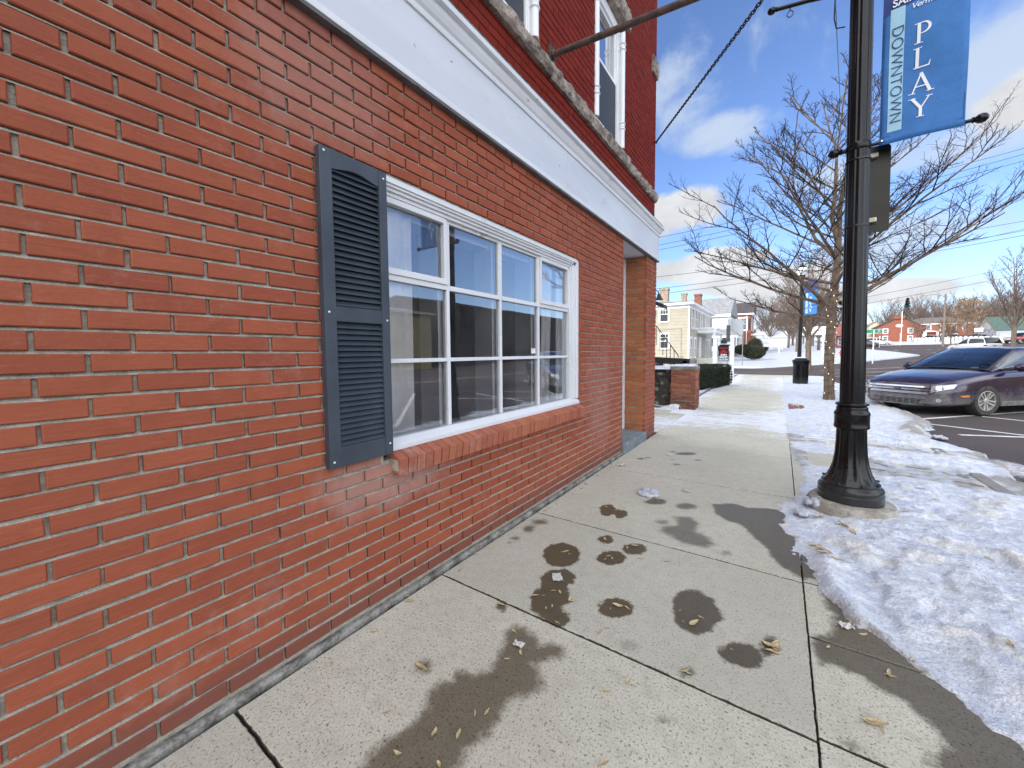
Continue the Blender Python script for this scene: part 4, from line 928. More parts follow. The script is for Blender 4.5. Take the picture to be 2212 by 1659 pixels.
def text_mesh(s, size, mats, name, extrude=.0012, space=1., sx=1., bold=0.):
    cu = bpy.data.curves.new(name, 'FONT'); cu.body = s; cu.size = size; cu.extrude = extrude; cu.align_x = 'CENTER'; cu.align_y = 'CENTER'; cu.space_character = space; cu.offset = bold
    o = bpy.data.objects.new(name, cu); COL.objects.link(o); dg = bpy.context.evaluated_depsgraph_get(); dg.update()
    me = bpy.data.meshes.new_from_object(o.evaluated_get(dg)); bpy.data.objects.remove(o)
    me.materials.clear(); me.materials.append(mats)
    if sx != 1.:
        for v in me.vertices: v.co.x *= sx
    me.name = name; return me
def stroke(q, pts, w0, w1, M, h=.0012):
    """one tapered pen stroke"""
    n = len(pts); L = []; R_ = []
    for i, p in enumerate(pts):
        a = Vector(pts[max(0, i-1)]); b = Vector(pts[min(n-1, i+1)]); d = (b-a).normalized(); nn = Vector((-d.y, d.x)); w_ = w0+(w1-w0)*i/(n-1)
        L.append(Vector(p)+nn*w_/2); R_.append(Vector(p)-nn*w_/2)
    for i in range(n-1): q.prism([L[i], R_[i], R_[i+1], L[i+1]], h, M)
def roman(q, ch, M, s):
    """roman capitals with serifs, unit height, drawn with strokes"""
    T_, t_ = .125, .055; S = lambda pts, a, b: stroke(q, [(x*s, y*s) for x, y in pts], a*s, b*s, M)
    ser = lambda x, y, w_=.20: S([(x-w_/2, y), (x+w_/2, y)], .035, .035)
    if ch == 'P':
        S([(-.16, 0), (-.16, 1)], T_, T_); ser(-.16, .02, .3); ser(-.2, .98, .26)
        S([(-.13, .975), (-.02, .975)], .045, .045); S([(-.02+.25*math.sin(a), .72+.252*math.cos(a)) for a in np.linspace(0, PI/2, 9)], .05, .12); S([(-.02+.25*math.sin(a), .72+.252*math.cos(a)) for a in np.linspace(PI/2, PI, 9)], .12, .05); S([(-.02, .468), (-.13, .468)], .045, .045)
    if ch == 'L':
        S([(-.18, 0), (-.18, 1)], T_, T_); ser(-.18, .98, .32); S([(-.3, .03), (.26, .03)], .06, .06); S([(.24, .0), (.30, .26)], .07, .02)
    if ch == 'A':
        S([(-.33, 0), (.0, 1)], .06, .06); S([(-.02, 1.0), (.34, 0)], T_, T_); S([(-.2, .33), (.2, .33)], .05, .05); ser(-.34, .02, .26); ser(.34, .02, .30)
    if ch == 'Y':
        S([(0, 0), (0, .5)], T_, T_); S([(.0, .46), (-.32, 1)], T_, T_); S([(.02, .46), (.32, 1)], .06, .05); ser(0, .02, .3); ser(-.32, .98, .28); ser(.32, .98, .24)
def banner(parent_loc, sy, label, near, scale=1.):
    bn = empty('street_banner', parent_loc, 0, label, 'banner', 'blue banners on the lamp posts')
    x0, x1, z0, z1 = .125, .585, 0., 1.56
    nx, nz = 14, 40; vs = []
    def wv(x, z): return .010*math.sin(z*3.1+x*4)+.004*math.sin(z*9+x*11)-.012*math.sin(PI*(x-x0)/(x1-x0))
    for i in range(nx+1):
        for k in range(nz+1):
            x = x0+(x1-x0)*i/nx; z = z0+(z1-z0)*k/nz; vs.append((x, wv(x, z), z))
    q = MB(); q.add(vs, [(i*(nz+1)+k, (i+1)*(nz+1)+k, (i+1)*(nz+1)+k+1, i*(nz+1)+k+1) for i in range(nx) for k in range(nz)])
    o = q.build('cloth', BAN_BLUE, bn, True); s_ = o.modifiers.new('t', 'SOLIDIFY'); s_.thickness = .002
    def lay(poly, name, m, off=-.0016):
        q = MB(); n = len(poly)
        bmq = bmesh.new(); vv = [bmq.verts.new((p[0], 0, p[1])) for p in poly]; bmq.faces.new(vv)
        for k in range(1, 24):
            z = z0+(z1-z0)*k/24; bmesh.ops.bisect_plane(bmq, geom=bmq.verts[:]+bmq.edges[:]+bmq.faces[:], plane_co=(0, 0, z), plane_no=(0, 0, 1))
        for k in range(1, 8):
            x = x0+(x1-x0)*k/8; bmesh.ops.bisect_plane(bmq, geom=bmq.verts[:]+bmq.edges[:]+bmq.faces[:], plane_co=(x, 0, 0), plane_no=(1, 0, 0))
        for v in bmq.verts: v.co.y = wv(v.co.x, v.co.z)+off
        me = bpy.data.meshes.new(name); bmq.to_mesh(me); bmq.free(); me.materials.append(m)
        return link(bpy.data.objects.new(name, me), bn)
    lay([(x0+.042, .085), (x0+.122, .085), (x0+.122, .99), (x0+.042, .99)], 'stripe', BAN_PALE, -.0026)
    zc = 1.06
    lay([(x0+.001, zc-.12)]+[(x0+.001+(x1-x0-.002)*t, zc-.10+.03*t+.30*t*t*.6) for t in np.linspace(0, 1, 12)]+[(x1-.001, z1-.001), (x0+.001, z1-.001)], 'header', BAN_NAVY, -.0020)
    if near:
        q = MB()
        for z in (.0+.055,): q.box(x0+.004, x1-.004, -.0045, -.0035, z, z+.0025)
        for z in (.04, .047): pass
        q.box(x0+.008, x0+.0105, -.0045, -.0035, .06, 1.5); q.box(x1-.0105, x1-.008, -.0045, -.0035, .06, 1.5)
        for v in range(len(q.v)): p = q.v[v]; q.v[v] = (p[0], p[1]+wv(p[0], p[2]), p[2])
        q.build('hem', BAN_NAVY, bn)
        q = MB(); q.lathe([(.006, 0), (.006, .003)], n=10, M=Matrix.Translation((x0+.012, -.006, .03)) @ Matrix.Rotation(PI/2, 4, 'X')); q.lathe([(.006, 0), (.006, .003)], n=10, M=Matrix.Translation((x0+.012, -.006, 1.52)) @ Matrix.Rotation(PI/2, 4, 'X')); q.build('grommet', mat('steel_bright', (.6, .6, .6), .3, metal=1.), bn)
    q = MB()
    for ch, z in (('P', .675), ('L', .500), ('A', .318), ('Y', .140)):
        ms = Matrix(((1, 0, 0, x0+.222), (0, 0, 1, 0), (0, 1, 0, z), (0, 0, 0, 1)))
        roman(q, ch, ms, .145)
    q.v = [(p[0], wv(p[0], p[2])-.0042+p[1], p[2]) for p in q.v]; q.build('lettering', INKW, bn)
    def drape(me, M, off):
        me.transform(M)
        for v in me.vertices: v.co.y = wv(v.co.x, v.co.z)+off+(v.co.y-M.translation.y)
        link(bpy.data.objects.new('lettering', me), bn)
    me = text_mesh('DOWNTOWN', .094, INKN, 'lettering', .0008, 1.05, 1.12, -.0012)
    drape(me, Matrix.Translation((x0+.082, 0, .50)) @ Matrix.Rotation(PI/2, 4, 'X') @ Matrix.Rotation(-PI/2, 4, 'Z'), -.0062)
    if near:
        me = text_mesh('SAINT ALBANS', .074, INKW, 'lettering', .0008, 1.0, .86, .0012); drape(me, Matrix.Translation((x0+.262, 0, 1.025)) @ Matrix.Rotation(PI/2, 4, 'X'), -.0062)
        me = text_mesh('Vermont', .055, INKW, 'lettering', .0008, .9, 1.0)
        for v in me.vertices: v.co.x += v.co.y*.35
        drape(me, Matrix.Translation((x0+.245, 0, .960)) @ Matrix.Rotation(PI/2, 4, 'X') @ Matrix.Rotation(.06, 4, 'Z'), -.0062)
    return bn
bnr = banner((LX, LY, 0), 1, 'blue PLAY DOWNTOWN banner hanging high on the foreground lamp post', True)
bnr.matrix_world = lamp.matrix_basis @ Matrix.Translation((.0, -.020, zb-.028))
# parking sign seen from behind
ps = empty('street_sign', (0, 0, 0), 0, 'dark back of a tall narrow sign strapped to the near lamp post', 'sign')
q = MB(); w_, h_ = .205, .70; pts = []
for (cx, cy, a0) in ((w_-.03, h_-.03, 0), (.03, h_-.03, PI/2), (.03, .03, PI), (w_-.03, .03, 1.5*PI)):
    pts += [(cx+.03*math.cos(a0+t), cy+.03*math.sin(a0+t)) for t in np.linspace(0, PI/2, 6)]
q.prism(pts, .003, Matrix(((1, 0, 0, .012), (0, 0, -1, .125), (0, 1, 0, 0), (0, 0, 0, 1))))
q.build('panel', mat('sign_back_bronze', (.020, .018, .012), .38, .2, 6., metal=.4), ps, bevel=.001)
for z in (.08, .60): q = MB(); q.box(.0, .135, .078, .121, z, z+.035); q.build('bracket', mat('bracket_alu', (.50, .46, .34), .4, .25, 25., metal=.25), ps, bevel=.004)
ps.matrix_world = lamp.matrix_basis @ Matrix.Translation((0, 0, lz(2.36)))
# black wires from the lamp head
q = MB(); p0 = lamp.matrix_basis @ Vector((-.02, .10, lz(4.15)))
def at_lamp(x, y, z): return lamp.matrix_basis @ Vector((x, y, lz(z)))
def sag(a, b, s, n=16): a = Vector(a); b = Vector(b); return [a.lerp(b, i/n)-Vector((0, 0, s*4*(i/n)*(1-i/n))) for i in range(n+1)]

# ------------------------------------------------------------------ trees
def mat_bark(name, a, b, sc=1.):
    m, g = newmat(name); c = g.coord(); n1 = g.noise(14.*sc, g.mapping(c, (1, 1, .22)), 6., .65); n2 = g.noise(2.5*sc, c, 4.)
    col = g.mix(g.ramp(n1, .35, .68), a, b); col = g.mix(g.math('MULTIPLY', g.ramp(n2, .5, .75), .35), col, tuple(min(1, x*1.25) for x in b))
    g.out(g.principled(col=col, rough=.9, spec=.2, normal=g.bump(n1, .6, .02))); return m
BARK = mat_bark('locust_bark', (.115, .082, .060), (.215, .16, .118)); TWIG = mat_bark('twig_bark', (.022, .017, .017), (.050, .037, .034))
class Tree:
    def __init__(s, seed): s.r = random.Random(seed); s.big = MB(); s.small = MB()
    def limb(s, p, d, L, r0, r1, up=.0, wig=.12, n=6, sides=6, big=True, droop=0.):
        r = s.r; p = Vector(p); d = Vector(d).normalized(); pts = [p.copy()]; dirs = [d.copy()]
        for i in range(n):
            z = (1 if i % 2 else -1)*wig
            side = d.cross(Vector((0, 0, 1))); side = side.normalized() if side.length > .05 else Vector((1, 0, 0))
            d = (d+side*z*r.uniform(.4, 1.2)+Vector((r.uniform(-1, 1), r.uniform(-1, 1), r.uniform(-1, 1)))*wig*.5+Vector((0, 0, up/n))).normalized()
            p = p+d*(L/n); pts.append(p.copy()); dirs.append(d.copy())
        rad = [r0+(r1-r0)*(i/n)**.8 for i in range(n+1)]
        (s.big if big else s.small).tube(pts, rad, sides, cap=False)
        return pts, dirs, rad
    def side_dir(s, d, ang, az):
        a = d.orthogonal().normalized(); b = d.cross(a); o = a*math.cos(az)+b*math.sin(az)
        return (d*math.cos(ang)+o*math.sin(ang)).normalized()
    def ramify(s, pts, dirs, rad, L, level, cfg):
        """alternate side shoots along a branch"""
        if level >= len(cfg): return
        num, frac, rr, sides, flat, upk, angc, wig = cfg[level]; r = s.r
        if level == 0 and getattr(s, 'perm', 0): num = max(3, int(s.perm*L))
        for k in range(num):
            t = (k+r.uniform(.2, .9))/num; t = .15+.85*t; f = t*(len(pts)-1); i = min(int(f), len(pts)-2); p = pts[i].lerp(pts[i+1], f-i); d = dirs[i+1]
            horiz = d.cross(Vector((0, 0, 1))); horiz = horiz.normalized() if horiz.length > .1 else Vector((1, 0, 0))
            sgn = 1 if k % 2 else -1; o = (horiz*sgn*flat+Vector((0, 0, r.uniform(-.5, 1.)))*(1-flat*.6)+Vector((r.uniform(-1, 1), r.uniform(-1, 1), r.uniform(-1, 1)))*.25).normalized()
            ang = angc*r.uniform(.75, 1.2); dd = (d*math.cos(ang)+o*math.sin(ang)+Vector((0, 0, upk))).normalized()
            l = L*frac*r.uniform(.55, 1.25)*(1.1-.55*t); r0 = min(rad[i]*.72, rr*1.25)
            P, D, Rd = s.limb(p, dd, l, max(r0*.9, rr*.6), rr*.42, up=.15, wig=wig, n=4 if level < 2 else 3, sides=sides, big=False)
            s.ramify(P, D, Rd, l, level+1, cfg)
tree_x, tree_y = 2.862, 13.74
def big_tree():
    t = Tree(5); t.perm = 2.4; dT = 10.6; base = Vector((tree_x, tree_y, 0)); r = t.r
    def tp(u, v, off=0.): return at3(u, v, dT)+FWD*off
    trunk = [base+Vector((0, 0, -.1)), base+Vector((.0, 0, .25)), tp(1791, 780), tp(1794, 720), tp(1798, 660), tp(1805, 600), tp(1808, 560), tp(1811, 530)]
    rr = [.150, .120, .112, .109, .105, .090, .080, .074]
    t.big.tube(trunk, rr, 16)
    for v in range(len(t.big.v)):
        p = Vector(t.big.v[v]); t.big.v[v] = tuple(p+Vector(mnoise.noise_vector(p*Vector((4, 4, 1.6)).length*.6))*.008)
    lead = []
    for pts, r0 in (([trunk[-1], tp(1797, 470), tp(1804, 420), tp(1808, 320), tp(1793, 285), tp(1775, 215)], .066), ([trunk[-1], tp(1814, 452), tp(1825, 388), tp(1838, 340), tp(1845, 285), tp(1838, 235)], .07), ([trunk[-2], tp(1786, 505, .4), tp(1770, 430, .7), tp(1762, 350, .9), tp(1768, 300, 1.)], .05)):
        rad = [r0*(1-.86*i/(len(pts)-1)) for i in range(len(pts))]; t.big.tube(pts, rad, 8, cap=False); lead.append((pts, rad))
    cfg = [(11, .44, .015, 5, .62, .16, .74, .17), (8, .42, .0080, 4, .55, .10, .80, .2), (5, .48, .0056, 3, .5, .08, .85, .22)]
    def main(p, d, L, r0, up, wig=.11):
        P, D, Rd = t.limb(p, d, L, r0, .012, up=up, wig=wig, n=9, sides=7)
        t.ramify(P, D, Rd, L, 0, cfg)
    rt = Vector((RIGHT.x, RIGHT.y, 0)).normalized(); fw = Vector((-rt.y, rt.x, 0))
    # limbs that show against the sky, then the rest round the trunk
    for (p, a, b, c_, L, r0, up) in ((trunk[4], -1, .1, .04, 4.0, .052, .35), (tp(1781, 655), -1, -.25, .42, 4.4, .055, .12), (tp(1795, 612), -1, .5, .30, 3.7, .045, .15), (tp(1815, 655), 1, -.1, .42, 5.2, .06, .30), (tp(1818, 668), 1, .35, .22, 4.6, .05, .12), (tp(1808, 705), .8, .6, .30, 1.3, .026, .1), (tp(1800, 600), 1, .5, .45, 4.2, .045, .2), (tp(1806, 560), -1, -.4, .5, 3.7, .046, .25), (tp(1806, 575), .2, -1, .35, 3.4, .045, .3), (tp(1800, 630), -.1, 1, .3, 3.6, .045, .3), (tp(1800, 640), .5, -1, .2, 3.2, .045, .3), (tp(1800, 620), -.6, -1, .25, 3.4, .045, .3), (tp(1803, 590), .6, 1, .3, 3.4, .04, .3), (tp(1812, 545), 1, -.4, .6, 4.2, .045, .25), (tp(1790, 690), -.7, .7, .15, 2.6, .035, .3)):
        main(p, rt*a+fw*b+Vector((0, 0, c_+.10)), L, r0, up)
    az = .4
    for (pts, rad) in lead:
        for k in range(10):
            f = .25+4.5*k/10; i = min(int(f), len(pts)-2); p = Vector(pts[i]).lerp(Vector(pts[i+1]), min(1., f-i)); az += 2.4
            h = k/10; d = Vector((math.cos(az), math.sin(az), .60+.55*h))
            main(p, d, (3.3-2.0*h)*r.uniform(.8, 1.15), .032*(1-.6*h), .3)
        d = (Vector(pts[-1])-Vector(pts[-2])).normalized(); t.ramify([Vector(p) for p in pts[-3:]], [d]*3, rad[-3:], 1.1, 0, cfg)
    root = empty('locust_tree', base, 0, 'large bare street tree with fairy lights wound round its trunk', 'tree')
    for mb, nm, m in ((t.big, 'trunk', BARK), (t.small, 'twigs', TWIG)):
        mb.v = [tuple(Vector(p)-base) for p in mb.v]; mb.build(nm, m, root, True)
    return trunk, rr
trunk_pts, trunk_r = big_tree()
# fairy lights wound round the trunk
q = MB(); bulbs = []; N = 420; pts = []
def trunk_at(z):
    for i in range(len(trunk_pts)-1):
        a, b = trunk_pts[i], trunk_pts[i+1]
        if a.z <= z <= b.z: f = (z-a.z)/(b.z-a.z); return a.lerp(b, f), trunk_r[i]+(trunk_r[i+1]-trunk_r[i])*f
    return trunk_pts[-1], trunk_r[-1]
for i in range(N+1):
    z = .12+3.0*i/N; c, r = trunk_at(z); a = i/N*2*PI*17; pts.append(Vector((c.x+(r+.014)*math.cos(a), c.y+(r+.014)*math.sin(a), z+.03*math.sin(a*1.0))))
q.tube(pts, .0055, 4)
fl = empty('fairy_lights', pts[0], 0, 'string of small warm bulbs wound round the bare tree trunk', 'light string')
q.v = [tuple(Vector(p)-pts[0]) for p in q.v]; q.build('cable', mat('green_cable', (.02, .022, .018), .6), fl)
m, gg = newmat('bulb_glow'); gg.out(gg.principled(col=(.9, .8, .6), emit=(1., .78, .45), emits=2.2, rough=.3)); GLOW = m
q = MB()
for i in range(4, N, 11): p = pts[i]-pts[0]; q.lathe([(.0, -.011), (.009, -.006), (.011, 0), (.008, .008), (.0, .011)], p, 6)
q.build('bulbs', GLOW, fl, True)
wire = [at_lamp(-.095, .03, 4.36), at_lamp(-.11, .03, 4.20), at_lamp(-.10, .0, 4.10)]
tp_ = at3(1793, 400, 10.6)
q = MB(); q.tube([at_lamp(-.10, .0, 4.03), at_lamp(-.155, .01, 4.05), at_lamp(-.17, .02, 4.14), at_lamp(-.165, .03, 4.3), at_lamp(-.12, .03, 4.42)], .005, 5); q.tube(sag(at_lamp(-.165, .03, 4.32), at3(1815, 215, 6.0), .02)+sag(at3(1815, 215, 6.0), tp_, .06)[1:], .0045, 5)
o = q.build('power_cable', BLACK, None, True); tag(o, 'thin black cable drooping from the near lamp post to the tree', 'cable')

# ------------------------------------------------------------------ trash can
def trash_can():
    root = empty('trash_can', (2.43, 19.9, .03), 0, 'round black slatted trash can standing in the snow by the pavement', 'trash can'); root.scale = (.80, .80, 1.0)
    q = MB(); n = 40; vs = []
    q.lathe([(.30, .02), (.30, .74), (.315, .80)], n=48)
    q.build('liner', mat('can_liner', (.012, .012, .014), .5), root, True)
    q = MB()
    for k in range(32):
        a = 2*PI*k/32; M = Matrix.Rotation(a, 4, 'Z'); q.add([M @ Vector(p) for p in ((.318, -.023, .06), (.318, .023, .06), (.318, .023, .78), (.318, -.023, .78), (.36, .027, .93), (.36, -.027, .93), (.327, -.023, .06), (.327, .023, .06), (.327, .023, .78), (.327, -.023, .78), (.369, .027, .93), (.369, -.027, .93))],
            [(6,7,8,9), (9,8,10,11), (1,0,3,2), (2,3,5,4), (0,6,9,3), (3,9,11,5), (7,1,2,8), (8,2,4,10), (5,11,10,4)])
    q.build('slats', BLACK, root)
    q = MB(); q.lathe([(.30, 0), (.315, .0), (.322, .02), (.322, .06), (.30, .07)], n=40); q.lathe([(.318, .74), (.332, .74), (.332, .775), (.318, .775)], n=40); q.lathe([(.345, .915), (.385, .92), (.39, .945), (.36, .955)], n=40); q.build('bands', BLACK, root, True)
    q = MB(); q.lathe([(.365, .95), (.33, .985), (.25, 1.01), (.24, 1.05), (.16, 1.075), (.0, 1.08)], n=36); q.build('lid', BLACK, root, True)
    q = MB(); q.lathe([(.24, 1.048), (.17, 1.085), (.05, 1.10), (.0, 1.10)], n=24); o = q.build('snow_cap', SNOW, root, True)
trash_can()
l2 = bearing(1727, 18.0)
lamp2 = empty('street_lamp', (l2[0], l2[1], .02), 0, 'black lamp post rising just behind the trash can', 'street lamp', 'black street lamps'); lamp_parts(lamp2, False)
for z in (3.0, 4.45): q = MB(); q.tube([(-.10, 0, z), (.66, 0, z)], .016, 8); finial(q, (.64, 0, z), (1, 0, 0)); q.build('banner_arm', BLACK, lamp2, True)
b2 = banner((l2[0], l2[1], 3.02), 1, 'distant blue banner on the lamp post behind the trash can', False)
# ------------------------------------------------------------------ vehicles (local x forward, y left, z up; origin under the middle)
def mat_carpaint(name, col, dirt=.8, flake=.0):
    m, g = newmat(name); c = g.coord(); s = g.sep(c); n1 = g.noise(5., c, 6., .65); n2 = g.noise(40., c, 5., .7)
    f = g.ramp(g.math('ADD', g.math('MULTIPLY', s[2], -1.), g.math('MULTIPLY', g.math('SUBTRACT', n1, .5), .45)), -.62, -.14)
    f2 = g.math('MULTIPLY', g.ramp(n2, .35, .7), .35); dd = g.math('MULTIPLY', g.math('ADD', g.math('MULTIPLY', f, .72), g.math('MULTIPLY', f, f2)), dirt, clamp=True)
    base = g.mix(dd, col, (.34, .325, .31)); film = g.mix(g.math('MULTIPLY', g.ramp(n1, .4, .7), .05*dirt), base, (.4, .4, .4))
    g.out(g.principled(col=film, rough=g.math('ADD', .22, g.math('MULTIPLY', dd, .55)), metal=g.math('SUBTRACT', .35, g.math('MULTIPLY', dd, .35), clamp=True), coat=g.math('SUBTRACT', .9, dd, clamp=True), coatr=.06)); return m
CGLASS = mat_glass('car_glass', (.45, .55, .58), 1.5); CDARK = mat('car_glass_dark', (.012, .015, .018), .06, .1, 2., spec=.8)
TYRE = mat('tyre_rubber', (.055, .052, .05), .9, .35, 14., bump=.2); ALLOY = mat('alloy_wheel', (.50, .49, .45), .4, .15, 8., metal=.5); CHROME = mat('chrome', (.62, .63, .64), .16, .1, 6., metal=1.)
PLAST = mat('black_plastic', (.022, .022, .023), .6, .3, 9.); TRIMG = mat('salt_grey_plastic', (.16, .155, .15), .8, .3, 9.); LENS = mat('headlamp_lens', (.50, .52, .54), .12, .3, 9., metal=.4); AMBER = mat('amber_marker', (.75, .28, .05), .3, .1, 9.); REDL = mat('tail_lamp', (.30, .02, .02), .2, .1, 9.)
CABIN = mat('cabin_grey', (.10, .105, .11), .9, .2, 6.); PLATE = mat('number_plate', (.10, .22, .17), .5, .1, 8.)
def lerp_tab(tab, x):
    xs = [t[0] for t in tab]
    return [float(np.interp(x, xs, [t[i] for t in tab])) for i in range(1, len(tab[0]))]
SEDAN = dict(L0=-2.44, L1=2.40, fa=1.32, ra=-1.31, wr=.325,
  # x, half width, bottom, belt/hood height, crown
  body=[(-2.44,.62,.42,.86,.02),(-2.38,.74,.34,.98,.03),(-2.2,.84,.27,1.06,.03),(-1.8,.895,.22,1.05,.035),(-1.3,.915,.20,1.02,.02),(-.4,.918,.20,.985,.02),(.5,.918,.20,.955,.02),(1.0,.915,.20,.945,.05),(1.4,.905,.20,.90,.06),(1.8,.885,.21,.83,.06),(2.1,.845,.20,.765,.055),(2.26,.77,.19,.71,.04),(2.36,.66,.20,.665,.03),(2.40,.56,.24,.62,.02)],
  cabin=[(-2.02,.70,.0),(-1.75,.70,.09),(-1.35,.675,.27),(-1.0,.625,.375),(-.6,.60,.445),(-.2,.595,.465),(.05,.60,.445),(.35,.64,.34),(.70,.69,.195),(1.05,.74,.02)], wind=(.05,1.05), rear=(-1.95,-1.0), pil=-.32)
SUV = dict(L0=-2.35, L1=2.35, fa=1.40, ra=-1.36, wr=.36,
  body=[(-2.35,.78,.45,.95,.02),(-2.3,.86,.36,1.08,.02),(-2.0,.90,.28,1.10,.02),(-1.3,.93,.26,1.09,.02),(0,.935,.26,1.06,.02),(.8,.93,.26,1.04,.04),(1.4,.92,.26,1.02,.05),(1.9,.88,.28,.96,.05),(2.2,.80,.30,.88,.04),(2.35,.66,.34,.78,.02)],
  cabin=[(-2.30,.76,.0),(-2.22,.74,.12),(-2.05,.68,.50),(-1.9,.66,.60),(-1.2,.665,.645),(-.3,.67,.65),(.1,.67,.62),(.45,.70,.42),(.8,.74,.18),(1.05,.77,.02)], wind=(.1,1.05), rear=(-2.26,-2.0), pil=-.35)
def wheel(parent, x, y, r, side, steer=0., spokes=5, fine=True):
    M0 = Matrix.Translation((x, y, r)) @ Matrix.Rotation(steer, 4, 'Z') @ Matrix.Rotation(-PI/2*side, 4, 'X')      # local z points outward
    w_ = .105; n = 36 if fine else 16
    q = MB(); q.lathe([(r*.66, -w_), (r*.93, -w_), (r*.985, -w_*.8), (r, -w_*.5), (r, w_*.5), (r*.985, w_*.82), (r*.94, w_), (r*.80, w_*1.06), (r*.68, w_*.98), (r*.665, w_*.7)], n=n, M=M0)
    if fine:
        for k in range(44):
            a = 2*PI*k/44; q.box(r*.992, r*1.010, -.012, .012, -w_*.72, w_*.72, 0, M0 @ Matrix.Rotation(a, 4, 'Z'))
    t = q.build('wheel', TYRE, parent, True)
    q = MB(); q.lathe([(r*.672, w_*.7), (r*.672, w_*.95), (r*.63, w_*.97), (r*.615, w_*.55), (r*.60, -w_*.2), (.0, -w_*.25)], n=n, M=M0)
    q2 = MB(); q2.lathe([(r*.60, -w_*.19), (.0, -w_*.2)], n=n, M=M0)
    for k in range(spokes):
        for dsp in ((-.17, .17) if fine else (0,)):
            a = 2*PI*k/spokes+.3; M = M0 @ Matrix.Rotation(a, 4, 'Z')
            x1, y1 = r*.63*math.cos(dsp*1.15), r*.63*math.sin(dsp*1.15); ww = r*.05 if fine else r*.1
            q.add([M @ Vector(p) for p in ((.03, dsp*.12-ww*.7, w_*.78), (.03, dsp*.12+ww*.7, w_*.78), (x1, y1+ww, w_*.92), (x1, y1-ww, w_*.92), (.03, dsp*.12-ww*.9, w_*.3), (.03, dsp*.12+ww*.9, w_*.3), (x1, y1+ww*1.2, w_*.4), (x1, y1-ww*1.2, w_*.4))], [(0,3,2,1), (0,4,7,3), (1,2,6,5), (3,7,6,2), (0,1,5,4)])
    q.lathe([(r*.17, w_*.5), (r*.17, w_*.80), (r*.10, w_*.86), (.0, w_*.87)], n=16, M=M0)
    q.build('rim', ALLOY, t, False)
    q2.build('brake', PLAST, t)
def vehicle(spec, paint, root, fine=True, steer=0., dirt_tint=None, wheels=(1, 1)):
    B = spec['body']; L0, L1 = spec['L0'], spec['L1']; n = 46 if fine else 22
    xs = [L0+(L1-L0)*.5*(1-math.cos(PI*i/n)) for i in range(n+1)]
    sec = []
    for x in xs:
        hw, zb, zt, cr = lerp_tab(B, x); h = zt-zb
        pts = [(0, zb), (hw*.72, zb), (hw*.90, zb+.03), (hw*.965, zb+.14*h), (hw*.99, zb+.30*h), (hw*1.0, zb+.50*h), (hw*.992, zb+.70*h), (hw*.975, zb+.80*h), (hw*.955, zb+.90*h), (hw*.915, zb+.965*h), (hw*.86, zt), (hw*.55, zt+cr*.8), (0, zt+cr)]
        sec.append(pts)
    k = len(sec[0]); vs = []; 
    for x, pts in zip(xs, sec):
        for (y, z) in pts: vs.append((x, y, z))
        for (y, z) in reversed(pts[1:-1]): vs.append((x, -y, z))
    m_ = 2*k-2
    fs = [(i*m_+j, i*m_+(j+1) % m_, (i+1)*m_+(j+1) % m_, (i+1)*m_+j) for i in range(n) for j in range(m_)]+[tuple(range(m_-1, -1, -1)), tuple(n*m_+j for j in range(m_))]
    q = MB(); q.add(vs, fs); body = q.build('body', paint, root, True)
    # wheel arches are cut out of the body
    cut = MB(); wr = spec['wr']
    for xa in (spec['fa'], spec['ra']):
        for s in (-1, 1): cut.lathe([(wr*1.2, -.22), (wr*1.2, .25)], (0, 0, 0), 30, M=Matrix.Translation((xa, s*.86, wr*1.02)) @ Matrix.Rotation(PI/2, 4, 'X'))
    co_ = cut.build('cutter', paint); 
    bm_ = body.modifiers.new('arch', 'BOOLEAN'); bm_.operation = 'DIFFERENCE'; bm_.object = co_; bm_.solver = 'EXACT'
    bpy.context.view_layer.update(); dg = bpy.context.evaluated_depsgraph_get(); me = bpy.data.meshes.new_from_object(body.evaluated_get(dg))
    body.modifiers.clear(); body.data = me; bpy.data.objects.remove(co_)
    me.polygons.foreach_set('use_smooth', [True]*len(me.polygons))
    try: me.set_sharp_from_angle(angle=.6)
    except Exception: pass
    # cabin
    Cb = spec['cabin']; x0, x1 = Cb[0][0], Cb[-1][0]; nc = 40 if fine else 18; xc = [x0+(x1-x0)*i/nc for i in range(nc+1)]
    qb = MB(); qg = MB(); qw = MB(); rows = []
    for x in xc:
        yr, hz = lerp_tab(Cb, x); hw, zb, zt, cr = lerp_tab(B, x); yb_ = hw*.87; zb0 = zt-.01; zr = zt+hz
        def lat(t): return (x, yb_+(yr-yb_)*t**1.15+.035*math.sin(PI*t), zb0+(zr-zb0)*t)
        rows.append([lat(0), lat(.12), lat(.35), lat(.62), lat(.88), lat(1.), (x, yr*.93, zr+.022), (x, yr*.6, zr+.042), (x, 0, zr+.052)])
    R_ = len(rows[0])
    for i in range(nc):
        xm = (xc[i]+xc[i+1])/2
        for j in range(R_-1):
            for s in (1, -1):
                f = [rows[i][j], rows[i+1][j], rows[i+1][j+1], rows[i][j+1]]; f = [(p[0], p[1]*s, p[2]) for p in f]
                if s > 0: f = f[::-1]
                top = j >= 5; wnd = spec['wind']; rr_ = spec['rear']
                if top and (wnd[0] < xm < wnd[1]): qw.add(f, [(0,1,2,3)])
                elif top and (rr_[0] < xm < rr_[1]): qg.add(f, [(0,1,2,3)], 1)
                elif (not top) and 1 <= j < 4 and rr_[1]-.25 < xm < wnd[1]-.22 and abs(xm-spec['pil']) > .05 and (rows[i][5][2]-rows[i][0][2]) > .16: qg.add(f, [(0,1,2,3)])
                else: qb.add(f, [(0,1,2,3)])
    def weld(q, name, mats, smooth=True):
        o = q.build(name, mats, root, smooth); bm = bmesh.new(); bm.from_mesh(o.data); bmesh.ops.remove_doubles(bm, verts=bm.verts, dist=.0005); bm.to_mesh(o.data); bm.free()
        return o
